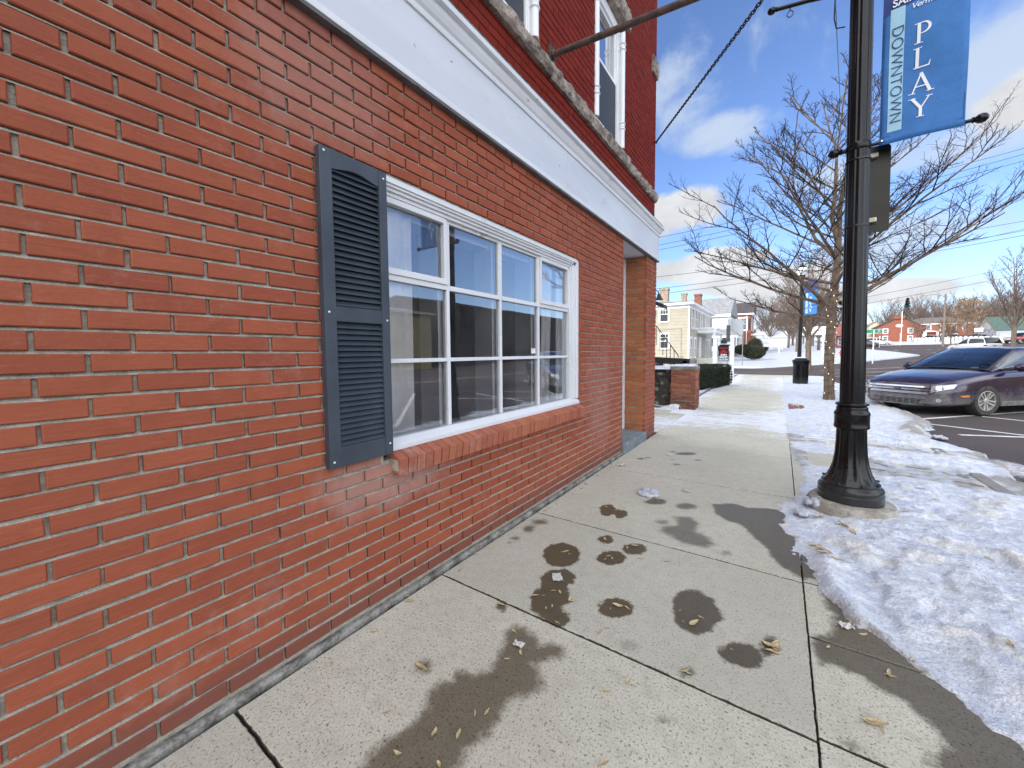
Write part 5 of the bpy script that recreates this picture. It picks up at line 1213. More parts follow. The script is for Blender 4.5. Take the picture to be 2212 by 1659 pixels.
    weld(qb, 'roof', paint); weld(qg, 'side_window', [CDARK if not fine else CGLASS, CDARK]); weld(qw, 'windshield', CGLASS if fine else CDARK)
    # black seal round the screen
    if fine:
        q = MB(); wn = [i for i in range(nc+1) if spec['wind'][0]-.03 < xc[i] < spec['wind'][1]+.03]
        for s in (1, -1): q.tube([(rows[i][5][0], rows[i][5][1]*s, rows[i][5][2]+.004) for i in wn], .016, 6)
        q.tube([(rows[wn[-1]][j][0], rows[wn[-1]][j][1], rows[wn[-1]][j][2]+.003) for j in range(5, R_)]+[(rows[wn[-1]][j][0], -rows[wn[-1]][j][1], rows[wn[-1]][j][2]+.003) for j in range(R_-2, 4, -1)], .014, 6)
        q.build('seal', PLAST, root, True)
    for xa, st in ((spec['fa'], steer), (spec['ra'], 0.)):
        for s in (1, -1): wheel(root, xa, s*(lerp_tab(B, xa)[0]-.088), wr, s, st, fine=fine)
    q = MB(); zb = .27
    q.box(L0+.3, L1-.3, -.70, .70, .20, .52); q.build('underbody', PLAST, root)
    return rows, xc
def place_vehicle(name, label, cat, x, y, head, z=None, group=None):
    return empty(name, (x, y, z if z is not None else T(x, y)-.05), math.atan2(head[1], head[0]), label, cat, group)
# ---- the dark sedan nosed in to the kerb
hd = Vector((-.70, -.714)).normalized(); lf = Vector((-hd.y, hd.x))
Wc = ground(2115, 897, -.05); Wp = Vector((Wc.x, Wc.y)); org = Wp-hd*SEDAN['fa']-lf*.80
sed = place_vehicle('parked_car', 'salt stained dark purple sedan parked nose to the kerb at right', 'car', org.x, org.y, hd, -.05)
PURP = mat_carpaint('paint_purple', (.026, .010, .040), .85)
rows, xc = vehicle(SEDAN, PURP, sed, True, steer=-.10)
def noseP(y, z, off=0.):          # point on the car's front surface
    B = SEDAN['body']; lo, hi = 1.2, 2.40
    for _ in range(40):
        mid = (lo+hi)/2; hw, zb, zt, cr = lerp_tab(B, mid); h = zt-zb; t = (z-zb)/h
        ww = hw*float(np.interp(t, [0, .03, .14, .3, .5, .7, .8, .9, .965, 1.], [.72, .9, .965, .99, 1., .992, .975, .955, .915, .86]))
        if abs(y) <= ww and z < zt: lo = mid
        else: hi = mid
    hw, zb, zt, cr = lerp_tab(B, lo)
    d = Vector((1, (y/(.9))**3*.9, 0)).normalized()
    return Vector((lo+.0, y, z))+d*off
def strip(q, ya, yb_, za, zb_, off, n=14, th=.012, mi=0):
    """a bar that follows the curve of the nose; z may vary linearly from za to zb_ as (low, high) pairs"""
    vs = []
    for i in range(n+1):
        t = i/n; y = ya+(yb_-ya)*t; z0 = za[0]+(zb_[0]-za[0])*t; z1 = za[1]+(zb_[1]-za[1])*t
        a = noseP(y, z0, off); b = noseP(y, z1, off); x_ = max(a.x, b.x) if z1-z0 < .06 else None
        a2 = noseP(y, z0, off-th-.03); b2 = noseP(y, z1, off-th-.03)
        vs += [a2, a, b, b2]
    q.add(vs, [(i*4+k, i*4+k+1, (i+1)*4+k+1, (i+1)*4+k) for i in range(n) for k in range(3)]+[(0,1,2,3), tuple(reversed(range(n*4, n*4+4)))], mi)
q = MB(); strip(q, -.60, .60, (.44, .655), (.44, .655), .006); q.build('grille', PLAST, sed, True)
q = MB()
for z0, z1 in ((.455, .505), (.535, .570), (.60, .632)):
    e = .60 if z0 > .5 else .56
    strip(q, -e, e, (z0, z1), (z0, z1), .020)
q.build('chrome_bars', CHROME, sed, True)
q = MB(); q.lathe([(.0, 0), (.05, .0), (.055, .008), (.045, .016), (.0, .018)], n=20, M=Matrix.Translation(noseP(0, .55, .022)) @ Matrix.Rotation(PI/2, 4, 'Y') @ Matrix.Diagonal((.55, 1.35, 1, 1))); q.build('badge', mat('badge_grey', (.10, .11, .13), .3, metal=.6), sed, True)
for s in (1, -1):
    q = MB(); strip(q, s*.60, s*.825, (.50, .640), (.60, .690), .010, 12); h_ = q.build('headlight', LENS, sed, True)
    q = MB()
    for (y, z, r) in ((.66, .575, .045), (.74, .61, .035)): q.lathe([(r, 0), (r*.9, .012), (.0, .014)], n=16, M=Matrix.Translation(noseP(s*y, z, .012)) @ Matrix.Rotation(PI/2, 4, 'Y') @ Matrix.Rotation(s*.6, 4, 'X'))
    q.build('reflector', CHROME, h_, True)
    q = MB(); strip(q, s*.56, s*.80, (.255, .37), (.30, .42), .008, 10); q.build('fog_surround', TRIMG, sed, True)
    q = MB(); q.lathe([(.045, 0), (.04, .012), (.0, .016)], n=16, M=Matrix.Translation(noseP(s*.70, .335, .012)) @ Matrix.Rotation(PI/2, 4, 'Y') @ Matrix.Rotation(-s*.5, 4, 'X')); q.build('fog_light', LENS, sed, True)
    hw = lerp_tab(SEDAN['body'], 1.98)[0]
    q = MB(); q.box(1.78, 1.98, min(s*(hw-.06), s*(hw+.03)), max(s*(hw-.06), s*(hw+.03)), .415, .450, M=None); q.build('side_marker', AMBER, sed, bevel=.004)
    q = MB(); c_ = Vector((.62, s*.93, 1.00))
    bm = bmesh.new(); bmesh.ops.create_uvsphere(bm, u_segments=16, v_segments=10, radius=1., matrix=Matrix.Translation((.60, s*1.02, 1.03)) @ Matrix.Rotation(-s*.15, 4, 'Z') @ Matrix.Diagonal((.085, .125, .085, 1)))
    for v in bm.verts: v.co.x = max(v.co.x, .565)
    me = bpy.data.meshes.new('mirror'); bm.to_mesh(me); bm.free(); me.materials.append(PURP); me.polygons.foreach_set('use_smooth', [True]*len(me.polygons)); mo = link(bpy.data.objects.new('mirror', me), sed)
    q.tube([(.64, s*.86, .985), (.61, s*.97, 1.0)], [.03, .022], 8); q.build('mirror_arm', PLAST, mo, True)
    q = MB(); q.box(-.42, -.26, min(s*.905, s*.945), max(s*.905, s*.945), .80, .825); q.build('door_handle', CHROME, sed, bevel=.008)
    q = MB(); q.box(-.86, .88, min(s*.80, s*.900), max(s*.80, s*.900), .19, .30); q.build('rocker_panel', TRIMG, sed, bevel=.02)
q = MB(); strip(q, -.52, .52, (.225, .345), (.225, .345), .004); lg = q.build('lower_grille', PLAST, sed, True)
q = MB()
for z in (.25, .285, .32): strip(q, -.50, .50, (z, z+.008), (z, z+.008), .012)
for i in range(9): y = -.48+.12*i; strip(q, y-.005, y+.005, (.228, .34), (.228, .34), .011, 2)
q.build('mesh_bars', TRIMG, lg)
q = MB(); strip(q, -.80, .80, (.195, .222), (.205, .232), .012, 24); q.build('air_dam', TRIMG, sed, True)
q = MB()
for s in (1, -1): q.tube([(1.055, s*.25, 1.0), (1.07, s*.62, .975)], .008, 6); q.lathe([(.014, 0), (.012, .012), (.0, .014)], (1.14, s*.28, .985-.012), 8)
q.build('wiper', PLAST, sed)
# cabin seen through the glass
q = MB(); q.box(.30, .95, -.68, .68, .70, .93); q.box(-1.6, .3, -.7, .7, .45, .50); da = q.build('dashboard', CABIN, sed, bevel=.04)
for s in (1, -1):
    q = MB(); q.box(-.55, -.02, s*.36-.25, s*.36+.25, .5, .66); q.box(-.62, -.46, s*.36-.24, s*.36+.24, .62, 1.17, M=None); q.box(-.60, -.50, s*.36-.12, s*.36+.12, 1.18, 1.36); q.build('front_seat', CABIN, sed, bevel=.05, seg=3)
q = MB(); q.box(-1.35, -1.18, -.62, .62, .6, 1.12); q.build('rear_seat', CABIN, sed, bevel=.05)
q = MB(); ringp = [Vector((.30+.07*math.cos(t), .36+.185*math.sin(t), .93+.165*math.cos(t))) for t in np.linspace(0, 2*PI, 25)]; q.tube(ringp, .016, 7, cap=False); q.tube([(.32, .20, .93), (.33, .36, .91), (.32, .52, .93)], .014, 6); q.build('steering_wheel', PLAST, sed, True)
q = MB(); q.box(.16, .20, -.10, .10, 1.27, 1.325); q.tube([(.19, 0, 1.25), (.20, .0, 1.18)], .004, 5); q.build('rear_view_mirror', PLAST, sed, bevel=.008)
q = MB(); q.add([(.78, .30, 1.005), (.78, .42, 1.003), (.70, .42, 1.03), (.70, .30, 1.032)], [(0,1,2,3)]); q.build('dash_sticker', INKW, sed)
# ---- the other vehicles
def simple_car(name, label, spec, col, x, y, head, group=None, dirt=.5, cat='car'):
    root = place_vehicle(name, label, cat, x, y, head, None, group); vehicle(spec, mat_carpaint('paint_'+name+str(len(bpy.data.materials)), col, dirt), root, False); 
    sp = spec; hw = lerp_tab(sp['body'], sp['L0']+.06)[0]
    for s in (1, -1):
        q = MB(); q.box(sp['L0']-.01, sp['L0']+.14, min(s*(hw-.18), s*(hw+.01)), max(s*(hw-.18), s*(hw+.01)), .80, .96); q.build('tail_light', REDL, root, bevel=.01)
        q = MB(); hf = lerp_tab(sp['body'], sp['L1']-.1)[0]; q.box(sp['L1']-.22, sp['L1']-.02, min(s*(hf-.22), s*(hf+.02)), max(s*(hf-.22), s*(hf+.02)), .62, .72); q.build('headlight', LENS, root, bevel=.01)
        q = MB(); q.box(.78, .92, min(s*.93, s*1.10), max(s*.93, s*1.10), 1.02, 1.15); q.build('mirror', PLAST, root, bevel=.02)
    q = MB(); q.box(sp['L0']-.015, sp['L0']+.05, -.16, .16, .78, .90); q.build('number_plate', PLATE, root)
    q = MB(); q.box(sp['L0']-.04, sp['L0']+.25, -hw*.9, hw*.9, .38, .60); q.build('bumper', PLAST, root, bevel=.03)
    return root
sx, sy = bearing(2102, 44)
simple_car('sport_utility_car', 'white SUV with dark rear glass crossing the street behind the purple sedan', SUV, (.66, .67, .68), sx, sy, Vector((-.40, .92)), dirt=.35)
wx, wy = bearing(1893, 84); simple_car('parked_car', 'white car on the far side of the street by the red gabled building', SUV, (.66, .67, .68), wx, wy, Vector((.95, .2)), dirt=.3)
gx_, gy_ = bearing(1866, 80); simple_car('parked_car', 'grey car half hidden behind the near lamp post, beside the white car', SEDAN, (.10, .10, .105), gx_, gy_, Vector((.95, .2)), dirt=.5)
cols = [(.04, .07, .16), (.30, .33, .38), (.05, .07, .12), (.45, .48, .52), (.04, .06, .13), (.06, .09, .17), (.50, .52, .55), (.05, .07, .11), (.35, .38, .42)]
proto = None; clr = ['dark navy', 'silver grey', 'near black', 'pale silver', 'deep blue', 'slate blue', 'off white', 'charcoal', 'mid grey']
for i, c_ in enumerate(cols):
    u = 1990+i*16.5; x, y = bearing(u, 92+1.2*i)
    simple_car('parked_car', '%s car in the distant row behind the white park posts' % clr[i], SUV if i % 3 == 1 else SEDAN, c_, x, y, Vector((-.45, -.9)), 'cars parked in a row by the park', .3)
tx, ty = bearing(2208, 70)
def pickup():
    root = place_vehicle('pickup_truck', 'bright red pickup truck cut off by the right edge of the photo', 'truck', tx, ty, Vector((-.80, -.60)), T(tx, ty)+.02)
    red = mat_carpaint('paint_red', (.42, .012, .018), .25)
    spec = dict(L0=-2.8, L1=2.75, fa=1.85, ra=-1.7, wr=.41, body=[(-2.8,.93,.55,1.12,.0),(-2.7,.96,.5,1.14,.0),(-1.0,.97,.46,1.14,0.),(0,.97,.46,1.14,.02),(1.0,.965,.46,1.13,.05),(1.9,.95,.48,1.10,.06),(2.55,.90,.50,1.04,.05),(2.75,.80,.54,.98,.02)],
      cabin=[(-1.05,.80,.0),(-.95,.76,.45),(-.7,.70,.66),(.0,.70,.70),(.4,.70,.66),(.8,.74,.40),(1.25,.80,.03)], wind=(.4,1.25), rear=(-1.03,-.75), pil=-.1)
    vehicle(spec, red, root, False)
    q = MB(); q.box(2.70, 2.80, -.55, .55, .70, .98); q.build('grille', CHROME, root, bevel=.02)
    q = MB(); q.box(2.66, 2.86, -.90, .90, .52, .66); q.build('bumper', CHROME, root, bevel=.03)
    for s in (1, -1): q = MB(); q.box(2.62, 2.78, s*.72-.14, s*.72+.14, .80, .98); q.build('headlight', LENS, root, bevel=.02)
pickup()
# ------------------------------------------------------------------ houses
def mat_siding(name, col, pitch=.20, line=.55):
    m, g = newmat(name); c = g.coord(); s = g.sep(c); f = g.math('FRACT', g.math('DIVIDE', s[2], pitch)); n1 = g.noise(1.5, c, 5.)
    base = g.mix(g.ramp(n1, .35, .7), col, tuple(x*.88 for x in col)); ln = g.ramp(f, .12, .04)
    base = g.mix(g.math('MULTIPLY', ln, line), base, tuple(x*.35 for x in col))
    g.out(g.principled(col=base, rough=.7, normal=g.bump(g.math('SUBTRACT', 1., f), .5, .03))); return m
SID_TAN = mat_siding('siding_tan', (.40, .375, .30), .30); SID_WHITE = mat_siding('siding_white', (.62, .63, .64), .2, .3); SID_GREY = mat_siding('siding_grey', (.38, .40, .42), .2)
ROOFG = mat('roof_grey', (.20, .205, .215), .8, .2, 3., col2=(.30, .305, .32)); ROOFD = mat('roof_charcoal', (.055, .05, .048), .85, .3, 3.); CHIM = mat('chimney_brick', (.25, .11, .07), .9, .3, 6., bump=.3, bscale=20.); CHIMT = mat('chimney_tan', (.32, .26, .20), .9, .3, 6.)
BR_FAR = mat('far_brick', (.25, .085, .052), .85, .18, 3., bump=.2, bscale=30.); BR_FAR2 = mat('far_brick_dull', (.26, .095, .065), .85, .2, 3.)
PANE = mat('dark_pane', (.018, .021, .025), .12, .3, 1.); PANEG = mat('grey_pane', (.13, .15, .17), .2, .3, 1.)
def window(parent, c, wdir, ndir, w, h, trim=.12, muntin=True, dark=PANE, shutters=None, grid=(3, 2)):
    """c: centre on the wall; wdir: horizontal along the wall; ndir: outward"""
    W = Vector(wdir); Nn = Vector(ndir); c = Vector(c)
    def b(q, a0, a1, z0, z1, n0, n1, mi=0):
        M = Matrix((( W.x, Nn.x, 0, c.x), (W.y, Nn.y, 0, c.y), (0, 0, 1, c.z), (0, 0, 0, 1))); q.box(a0, a1, n0, n1, z0, z1, mi, M)
    q = MB(); b(q, -w/2-trim, -w/2, -h/2-trim*.6, h/2+trim*1.2, -.02, .07); b(q, w/2, w/2+trim, -h/2-trim*.6, h/2+trim*1.2, -.02, .07); b(q, -w/2, w/2, h/2, h/2+trim*1.2, -.02, .07); b(q, -w/2-.03, w/2+.03, -h/2-trim*.9, -h/2, -.02, .10)
    b(q, -w/2, w/2, -.03, .03, -.02, .05)
    if muntin:
        for i in range(1, grid[0]): b(q, -w/2+w*i/grid[0]-.014, -w/2+w*i/grid[0]+.014, .03, h/2, -.01, .035)
        for i in range(1, grid[1]): z = .03+(h/2-.03)*i/grid[1]; b(q, -w/2, w/2, z-.014, z+.014, -.01, .034)
    o = q.build('window', VIN, parent)
    q = MB(); b(q, -w/2, w/2, -h/2, h/2, -.02, .012); q.build('pane', dark, o)
    if shutters:
        for s in (-1, 1): q = MB(); b(q, s*(w/2+trim+.2)-.19, s*(w/2+trim+.2)+.19, -h/2, h/2, 0, .05); q.build('shutter', shutters, o)
    return o
def hip_roof(q, x0, x1, y0, y1, z, h, ov=.35, gable=None, flat=0.):
    x0 -= ov; x1 += ov; y0 -= ov; y1 += ov
    cx = (x0+x1)/2; cy = (y0+y1)/2; wx = (x1-x0)/2; wy = (y1-y0)/2
    if gable == 'x': a, b = (x0, cy), (x1, cy)
    elif gable == 'y': a, b = (cx, y0), (cx, y1)
    elif wx > wy: a, b = (cx-(wx-wy)-.01, cy), (cx+(wx-wy)+.01, cy)
    else: a, b = (cx, cy-(wy-wx)-.01), (cx, cy+(wy-wx)+.01)
    v = [(x0,y0,z), (x1,y0,z), (x1,y1,z), (x0,y1,z), (a[0],a[1],z+h), (b[0],b[1],z+h)]
    if gable == 'x' or (gable is None and wx > wy): f = [(0,1,5,4), (1,2,5), (2,3,4,5), (3,0,4), (3,2,1,0)]
    else: f = [(0,1,4), (1,2,5,4), (2,3,5), (3,0,4,5), (3,2,1,0)]
    q.add(v, f)
def chimney(parent, x, y, z0, z1, w, d, m):
    q = MB(); q.box(x-w/2, x+w/2, y-d/2, y+d/2, z0, z1-.18); q.box(x-w/2-.06, x+w/2+.06, y-d/2-.06, y+d/2+.06, z1-.18, z1); q.build('chimney', m, parent)
# tan house on the far corner
HX, HY = -5.3, 39.0
th = empty('tan_house', (HX, HY, 0), 0, 'tan clapboard corner house with grey metal roof and white trim', 'house')
ez = 5.75; LEN = 14.4; WID = 13.
q = MB(); q.box(-WID, 0, 0, LEN, .5, ez); q.build('wall', SID_TAN, th)
q = MB(); q.box(-WID+.05, -.05, .05, LEN-.05, -.2, .5); q.build('foundation', CONCF, th)
q = MB(); q.box(-WID-.40, .40, -.40, LEN+.40, ez-.02, ez+.20); q.box(-WID-.02, .02, -.02, LEN+.02, ez-.32, ez-.021); q.box(-.10, .022, -.022, .10, .5, ez-.33); q.build('eaves_trim', VIN, th, bevel=.02)
q = MB(); hip_roof(q, -WID, 0, 0, LEN, ez+.201, 1.15, .42); rf = q.build('roof', ROOFG, th)
q = MB()
for i in range(24):
    x = -WID+.6*i
    if x < 0: q.tube([(x, -.42, ez+.23), (-WID/2+(x+WID/2)*.02, WID/2-.42, ez+.201+1.12)], .02, 4)
q.build('roof_seam', ROOFG, rf)
for (x, y, z1, w_, m_) in ((-12.3+9.6, 3.0, ez+2.0, .75, CHIMT), (-1.6, 11.5, ez+1.7, .8, CHIMT), (-.9, 6.0, ez+1.75, .9, CHIM)): pass
chimney(th, *[p for p in (at3(1435, 640, 41).x-HX, at3(1435, 640, 41).y-HY)], ez+.4, at3(1435, 624, 41).z, .85, .7, CHIMT)
chimney(th, *[p for p in (at3(1478, 640, 45).x-HX, at3(1478, 640, 45).y-HY)], ez+.4, at3(1478, 634, 45).z, .55, .55, CHIMT)
chimney(th, *[p for p in (at3(1508, 650, 42).x-HX, at3(1508, 650, 42).y-HY)], ez+.2, at3(1508, 636, 42).z, .62, .8, CHIM)
def onface(u, v, y): r = ray(u, v); p = CAM+r*((y-CAM.y)/r.y); return p
for (u0, u1, v0, v1) in ((1423, 1447, 658.6, 699), (1423, 1447, 717.7, 755.8)):
    a = onface(u0, v1, HY); b = onface(u1, v0, HY); w_ = b.x-a.x; h_ = b.z-a.z
    window(th, ((a.x+b.x)/2-HX, 0, (a.z+b.z)/2), (1, 0, 0), (0, -1, 0), w_-.30, h_-.36, .15)
def onside(u, X):
    r = ray(u, 757); return (CAM+r*((X-CAM.x)/r.x)).y
for (u, zc) in ((1494.5, 4.55), (1501.5, 4.55), (1513, 4.5), (1523.5, 4.5), (1528.5, 4.5), (1491.5, 1.75), (1500.5, 1.75), (1524, 1.75), (1530, 1.75)):
    window(th, (0, onside(u, HX)-HY, zc), (0, 1, 0), (1, 0, 0), .72, 1.75, .14, False)
ya, yb_ = onside(1509, HX)-HY, onside(1519, HX)-HY
q = MB(); q.box(.0, .06, ya+.1, ya+1.15, .75, 2.9); q.build('door', VIN, th)
q = MB(); q.box(0, 1.7, ya-1.2, yb_+1.6, 3.25, 3.62); q.box(-.0, 1.85, ya-1.35, yb_+1.75, 3.621, 3.76); q.build('porch_roof', VIN, th, bevel=.02)
q = MB()
for y in (ya-1.0, yb_+1.4): q.box(1.45, 1.65, y-.1, y+.1, .72, 3.249)
q.build('porch_post', VIN, th)
q = MB(); q.box(.0, 1.8, ya-1.2, yb_+1.6, 0, .70); q.build('porch_floor', mat('porch_cream', (.62, .60, .52), .7), th, bevel=.02)
q = MB(); cx_ = onface(1471, 760, HY).x-HX; q.tube([(cx_, -.04, .9), (cx_, -.04, 3.55)], .02, 5); q.tube([(cx_, -.04, 3.55), (-WID, -.04, 3.2)], .018, 5); q.box(cx_-.12, cx_+.12, -.10, 0, .82, 1.0); q.build('service_cable', mat('cable_tan', (.32, .29, .22), .7), th)
# white house behind it
wh = empty('white_house', (-4.6, 63, T(-4.6, 63)), 0, 'white clapboard house with grey roof and deep front porch, beyond the tan house', 'house')
q = MB(); q.box(-16, 0, 0, 11, 0, 6.0); q.box(-2.5, 1.2, 4.5, 10.5, 0, 5.6); q.build('wall', SID_WHITE, wh)
q = MB(); hip_roof(q, -16, 0, 0, 11, 6.01, 3.0, .4, 'x'); q.build('roof', ROOFG, wh)
q = MB(); q.box(-16.4, .4, -.42, -.02, 5.65, 6.0); q.box(.0, .06, 0, 11, 5.2, 6.0); q.build('eaves_trim', VIN, wh)
window(wh, (-3.6, 0, 4.4), (1, 0, 0), (0, -1, 0), 1.0, 1.7, .15, False); window(wh, (-8, 0, 4.4), (1, 0, 0), (0, -1, 0), 1.0, 1.7, .15, False); window(wh, (-.7, 4.49, 4.2), (1, 0, 0), (0, -1, 0), .7, 1.2, .15, False)
q = MB(); q.add([(-5, -3.2, 2.9), (1.6, -3.2, 2.9), (1.6, 4.4, 2.9), (-5, 0, 2.9), (-5, -.02, 3.9), (.02, -.02, 3.9), (.02, 4.4, 3.9)], [(0,1,5,4), (1,2,6,5), (0,3,2,1), (0,4,3)]); q.build('porch_roof', ROOFG, wh)
q = MB(); q.box(-5, 1.5, -3.1, -2.95, 2.55, 2.895); q.box(1.35, 1.5, -2.95, 4.3, 2.55, 2.895)
for x in (-4.9, -2.8, -.7, 1.4): q.box(x-.09, x+.09, -3.1, -2.92, .7, 2.55)
for y in (.5, 4.2): q.box(1.33, 1.5, y-.09, y+.09, .7, 2.55)
q.box(-5, 1.5, -3.1, -3.04, .75, 1.45); q.box(1.44, 1.5, -3.04, 4.3, .75, 1.45); q.build('porch_post', VIN, wh)
q = MB(); q.box(-5, 1.5, -3.15, 0, 0, .7); q.box(0, 1.5, 0, 4.3, 0, .7); q.build('porch_floor', CONCF, wh)
for x in (-3.9, -2.0, .3): window(wh, (x, 0, 1.8), (1, 0, 0), (0, -1, 0), .9, 1.4, .12, False)
# red brick house
bh = empty('brick_house', (-2.75, 80, T(-2.75, 80)), 0, 'red brick house with dark roof and black shutters past the white house', 'house')
q = MB(); q.box(-12, 0, 0, 10, -.5, 6.6); q.build('wall', BR_FAR, bh)
q = MB(); hip_roof(q, -12, 0, 0, 10, 6.85, 2.4, .4, 'x'); q.build('roof', ROOFD, bh)
q = MB(); q.box(-12.4, .45, -.42, 10.4, 6.60, 6.845); q.build('eaves_trim', VIN, bh)
q = MB(); q.tube([(-.6, -.06, 6.5), (-.6, -.06, 1.2), (-1.3, -.06, .7)], .06, 6); q.build('downspout', VIN, bh)
bx = onface(1604, 700, 80).x+2.75; window(bh, (bx, 0, 5.0), (1, 0, 0), (0, -1, 0), 1.2, 2.0, .2, True, PANEG, PLAST); window(bh, (bx-3.6, 0, 5.0), (1, 0, 0), (0, -1, 0), 1.2, 2.0, .2, True, PANEG, PLAST); window(bh, (bx-3.6, 0, 1.7), (1, 0, 0), (0, -1, 0), 1.2, 2.0, .2, True, PANEG, PLAST)
for y in (2.5, 7.): window(bh, (0, y, 5.), (0, 1, 0), (1, 0, 0), 1.0, 1.9, .2, False)
q = MB(); q.box(0, 2.0, 1.2, 3.4, 0, .5); q.box(1.7, 1.9, 1.3, 1.5, .5, 3.0); q.box(1.7, 1.9, 3.1, 3.3, .5, 3.0); q.box(0, 2.1, 1.1, 3.5, 3.0, 3.3); q.build('porch', VIN, bh)
# white sheds/boards farther down on the left
def gable_box(name, label, x, y, w, d, h, rh, wallm, roofm, cat='house', axis='y', wins=0, z0=None, face=-1):
    r_ = empty(name, (x, y, T(x, y) if z0 is None else z0), 0, label, cat)
    q = MB(); q.box(0, w, 0, d, -.4, h)
    if axis == 'y':
        for yy in (0, d): q.add([(0, yy, h), (w, yy, h), (w/2, yy, h+rh)], [(0,1,2)])
    else:
        for xx in (0, w): q.add([(xx, 0, h), (xx, d, h), (xx, d/2, h+rh)], [(0,1,2)])
    q.build('wall', wallm, r_)
    q = MB(); o_ = .3
    if axis == 'y': q.add([(-o_, -o_, h-.15), (w/2, -o_, h+rh+.06), (w/2, d+o_, h+rh+.06), (-o_, d+o_, h-.15), (w+o_, -o_, h-.15), (w+o_, d+o_, h-.15)], [(0,1,2,3), (1,4,5,2)])
    else: q.add([(-o_, -o_, h-.15), (-o_, d/2, h+rh+.06), (w+o_, d/2, h+rh+.06), (w+o_, -o_, h-.15), (-o_, d+o_, h-.15), (w+o_, d+o_, h-.15)], [(0,3,2,1), (1,2,5,4)])
    ro = q.build('roof', roofm, r_); s_ = ro.modifiers.new('t', 'SOLIDIFY'); s_.thickness = .12
    for k in range(wins):
        xx = w*(k+.5)/wins
        for zc in ([1.6, 4.3] if h > 4.5 else [1.6]): window(r_, (xx, 0, zc), (1, 0, 0), (0, -1, 0), .9, 1.5, .14, False, PANEG)
    return r_
x, y = bearing(1640, 96); gable_box('garage', 'low white garage with snowy roof beyond the round bushes', x, y, 5.5, 7, 2.6, 1.5, SID_WHITE, SNOWFAR, 'garage', 'x')
x, y = bearing(1632, 120); gable_box('grey_house', 'small grey house just past the brick house', x, y, 7, 8, 5.2, 2.2, SID_GREY, ROOFG)
x, y = bearing(1655, 140); gable_box('cream_house', 'cream house far down the street partly behind bare trees', x, y, 7, 8, 5.0, 2.2, SID_WHITE, ROOFD)
def post_sign(name, label, x, y, z, w, h, zb, board, post, group=None, lines=0):
    r_ = empty(name, (x, y, z), 0, label, 'sign', group); q = MB(); q.box(-w/2, w/2, -.04, .04, zb, zb+h); q.build('panel', board, r_, bevel=.01)
    q = MB()
    for s in (-1, 1): q.box(s*(w/2+.08)-.07, s*(w/2+.08)+.07, -.07, .07, -.2, zb+h+.15)
    q.build('post', post, r_)
    if lines:
        q = MB()
        for k in range(lines): q.box(-w*.36, w*.36, -.046, -.0405, zb+h*(.75-.22*k), zb+h*(.75-.22*k)+.06)
        q.build('lettering', mat('sign_grey', (.25, .25, .25), .8), r_)
    return r_
x, y = bearing(1662, 62); post_sign('lawn_sign', 'wide white sign board on two posts past the round bushes', x, y, T(x, y), 2.4, 1.0, 1.0, VIN, VIN, None, 2)
x, y = bearing(1678, 72); post_sign('lawn_sign', 'smaller white sign board, right of the wide white one', x, y, T(x, y), 1.5, 1.4, .6, VIN, VIN, None, 2)
# business sign in front of the hedge
sgx, sgy = -.62, 21.3; sg = empty('business_sign', (sgx, sgy, 0), 0, 'black hanging business sign between two white posts above the hedge', 'sign')
def atY(u, v, y): r = ray(u, v); return CAM+r*((y-CAM.y)/r.y)
pl, pr_ = atY(1544.5, 780, sgy).x-sgx, atY(1581, 780, sgy).x-sgx; zt = atY(1560, 730, sgy).z
q = MB()
for x in (pl, pr_): q.box(x-.085, x+.085, -.085, .085, -.2, zt); q.lathe([(.11, zt), (.11, zt+.04), (.05, zt+.08), (.0, zt+.12)], (x, 0, 0), 4)
q.box(pl, pr_, -.05, .05, zt-.32, zt-.20); q.build('post', VIN, sg)
zp0, zp1 = atY(1560, 779, sgy).z, atY(1560, 742, sgy).z; xa, xb_ = pl+.16, pr_-.14; w_ = xb_-xa; cx = (xa+xb_)/2
pts = [(xa, zp0), (xb_, zp0), (xb_, zp1-.10)]+[(cx+w_*.5*t, zp1-.10+.12*(1-t*t)) for t in np.linspace(.8, -.8, 11)]+[(xa, zp1-.10)]
q = MB(); q.prism(pts, .06, Matrix(((1, 0, 0, 0), (0, 0, -1, .03), (0, 1, 0, 0), (0, 0, 0, 1)))); bo = q.build('panel', mat('sign_black', (.010, .008, .009), .35, .1), sg)
q = MB(); q.box(cx-.13, cx+.13, -.10, .10, zp1+.0, zp1+.16); q.build('lamp', PLAST, sg)
RED_ = mat('sign_red', (.48, .025, .025), .5, .05)
Hh = zp1-zp0
for s, sz, zz, m_, sxx, bd in (('StateFarm', .15, .73, RED_, .9, .002), ('JOSH', .145, .335, INKW, 1.1, .004), ('BARNEY', .165, .20, INKW, 1.0, .004), ('802-524-2508', .125, .065, INKW, .92, .003)):
    me = text_mesh(s, sz*Hh/1.15, m_, 'lettering', .002, 1., sxx, bd); mw = max(v.co.x for v in me.vertices)-min(v.co.x for v in me.vertices); k = min(1., .86*w_/mw)
    o = link(bpy.data.objects.new('lettering', me), bo); o.matrix_local = Matrix.Translation((cx, -.034, zp0+zz*Hh)) @ Matrix.Rotation(PI/2, 4, 'X') @ Matrix.Diagonal((k, 1.1, 1, 1))
q = MB()
for (dx, dz) in ((-.085, -.035), (.085, -.035), (0, .03)):
    q.prism([(.075*math.cos(a), .032*math.sin(a)) for a in np.linspace(0, 2*PI, 17)[:-1]], .004, Matrix(((1, 0, 0, cx+dx), (0, 0, -1, -.031), (0, 1, 0, zp0+.535*Hh+dz), (0, 0, 0, 1))))
q.build('emblem', RED_, bo)
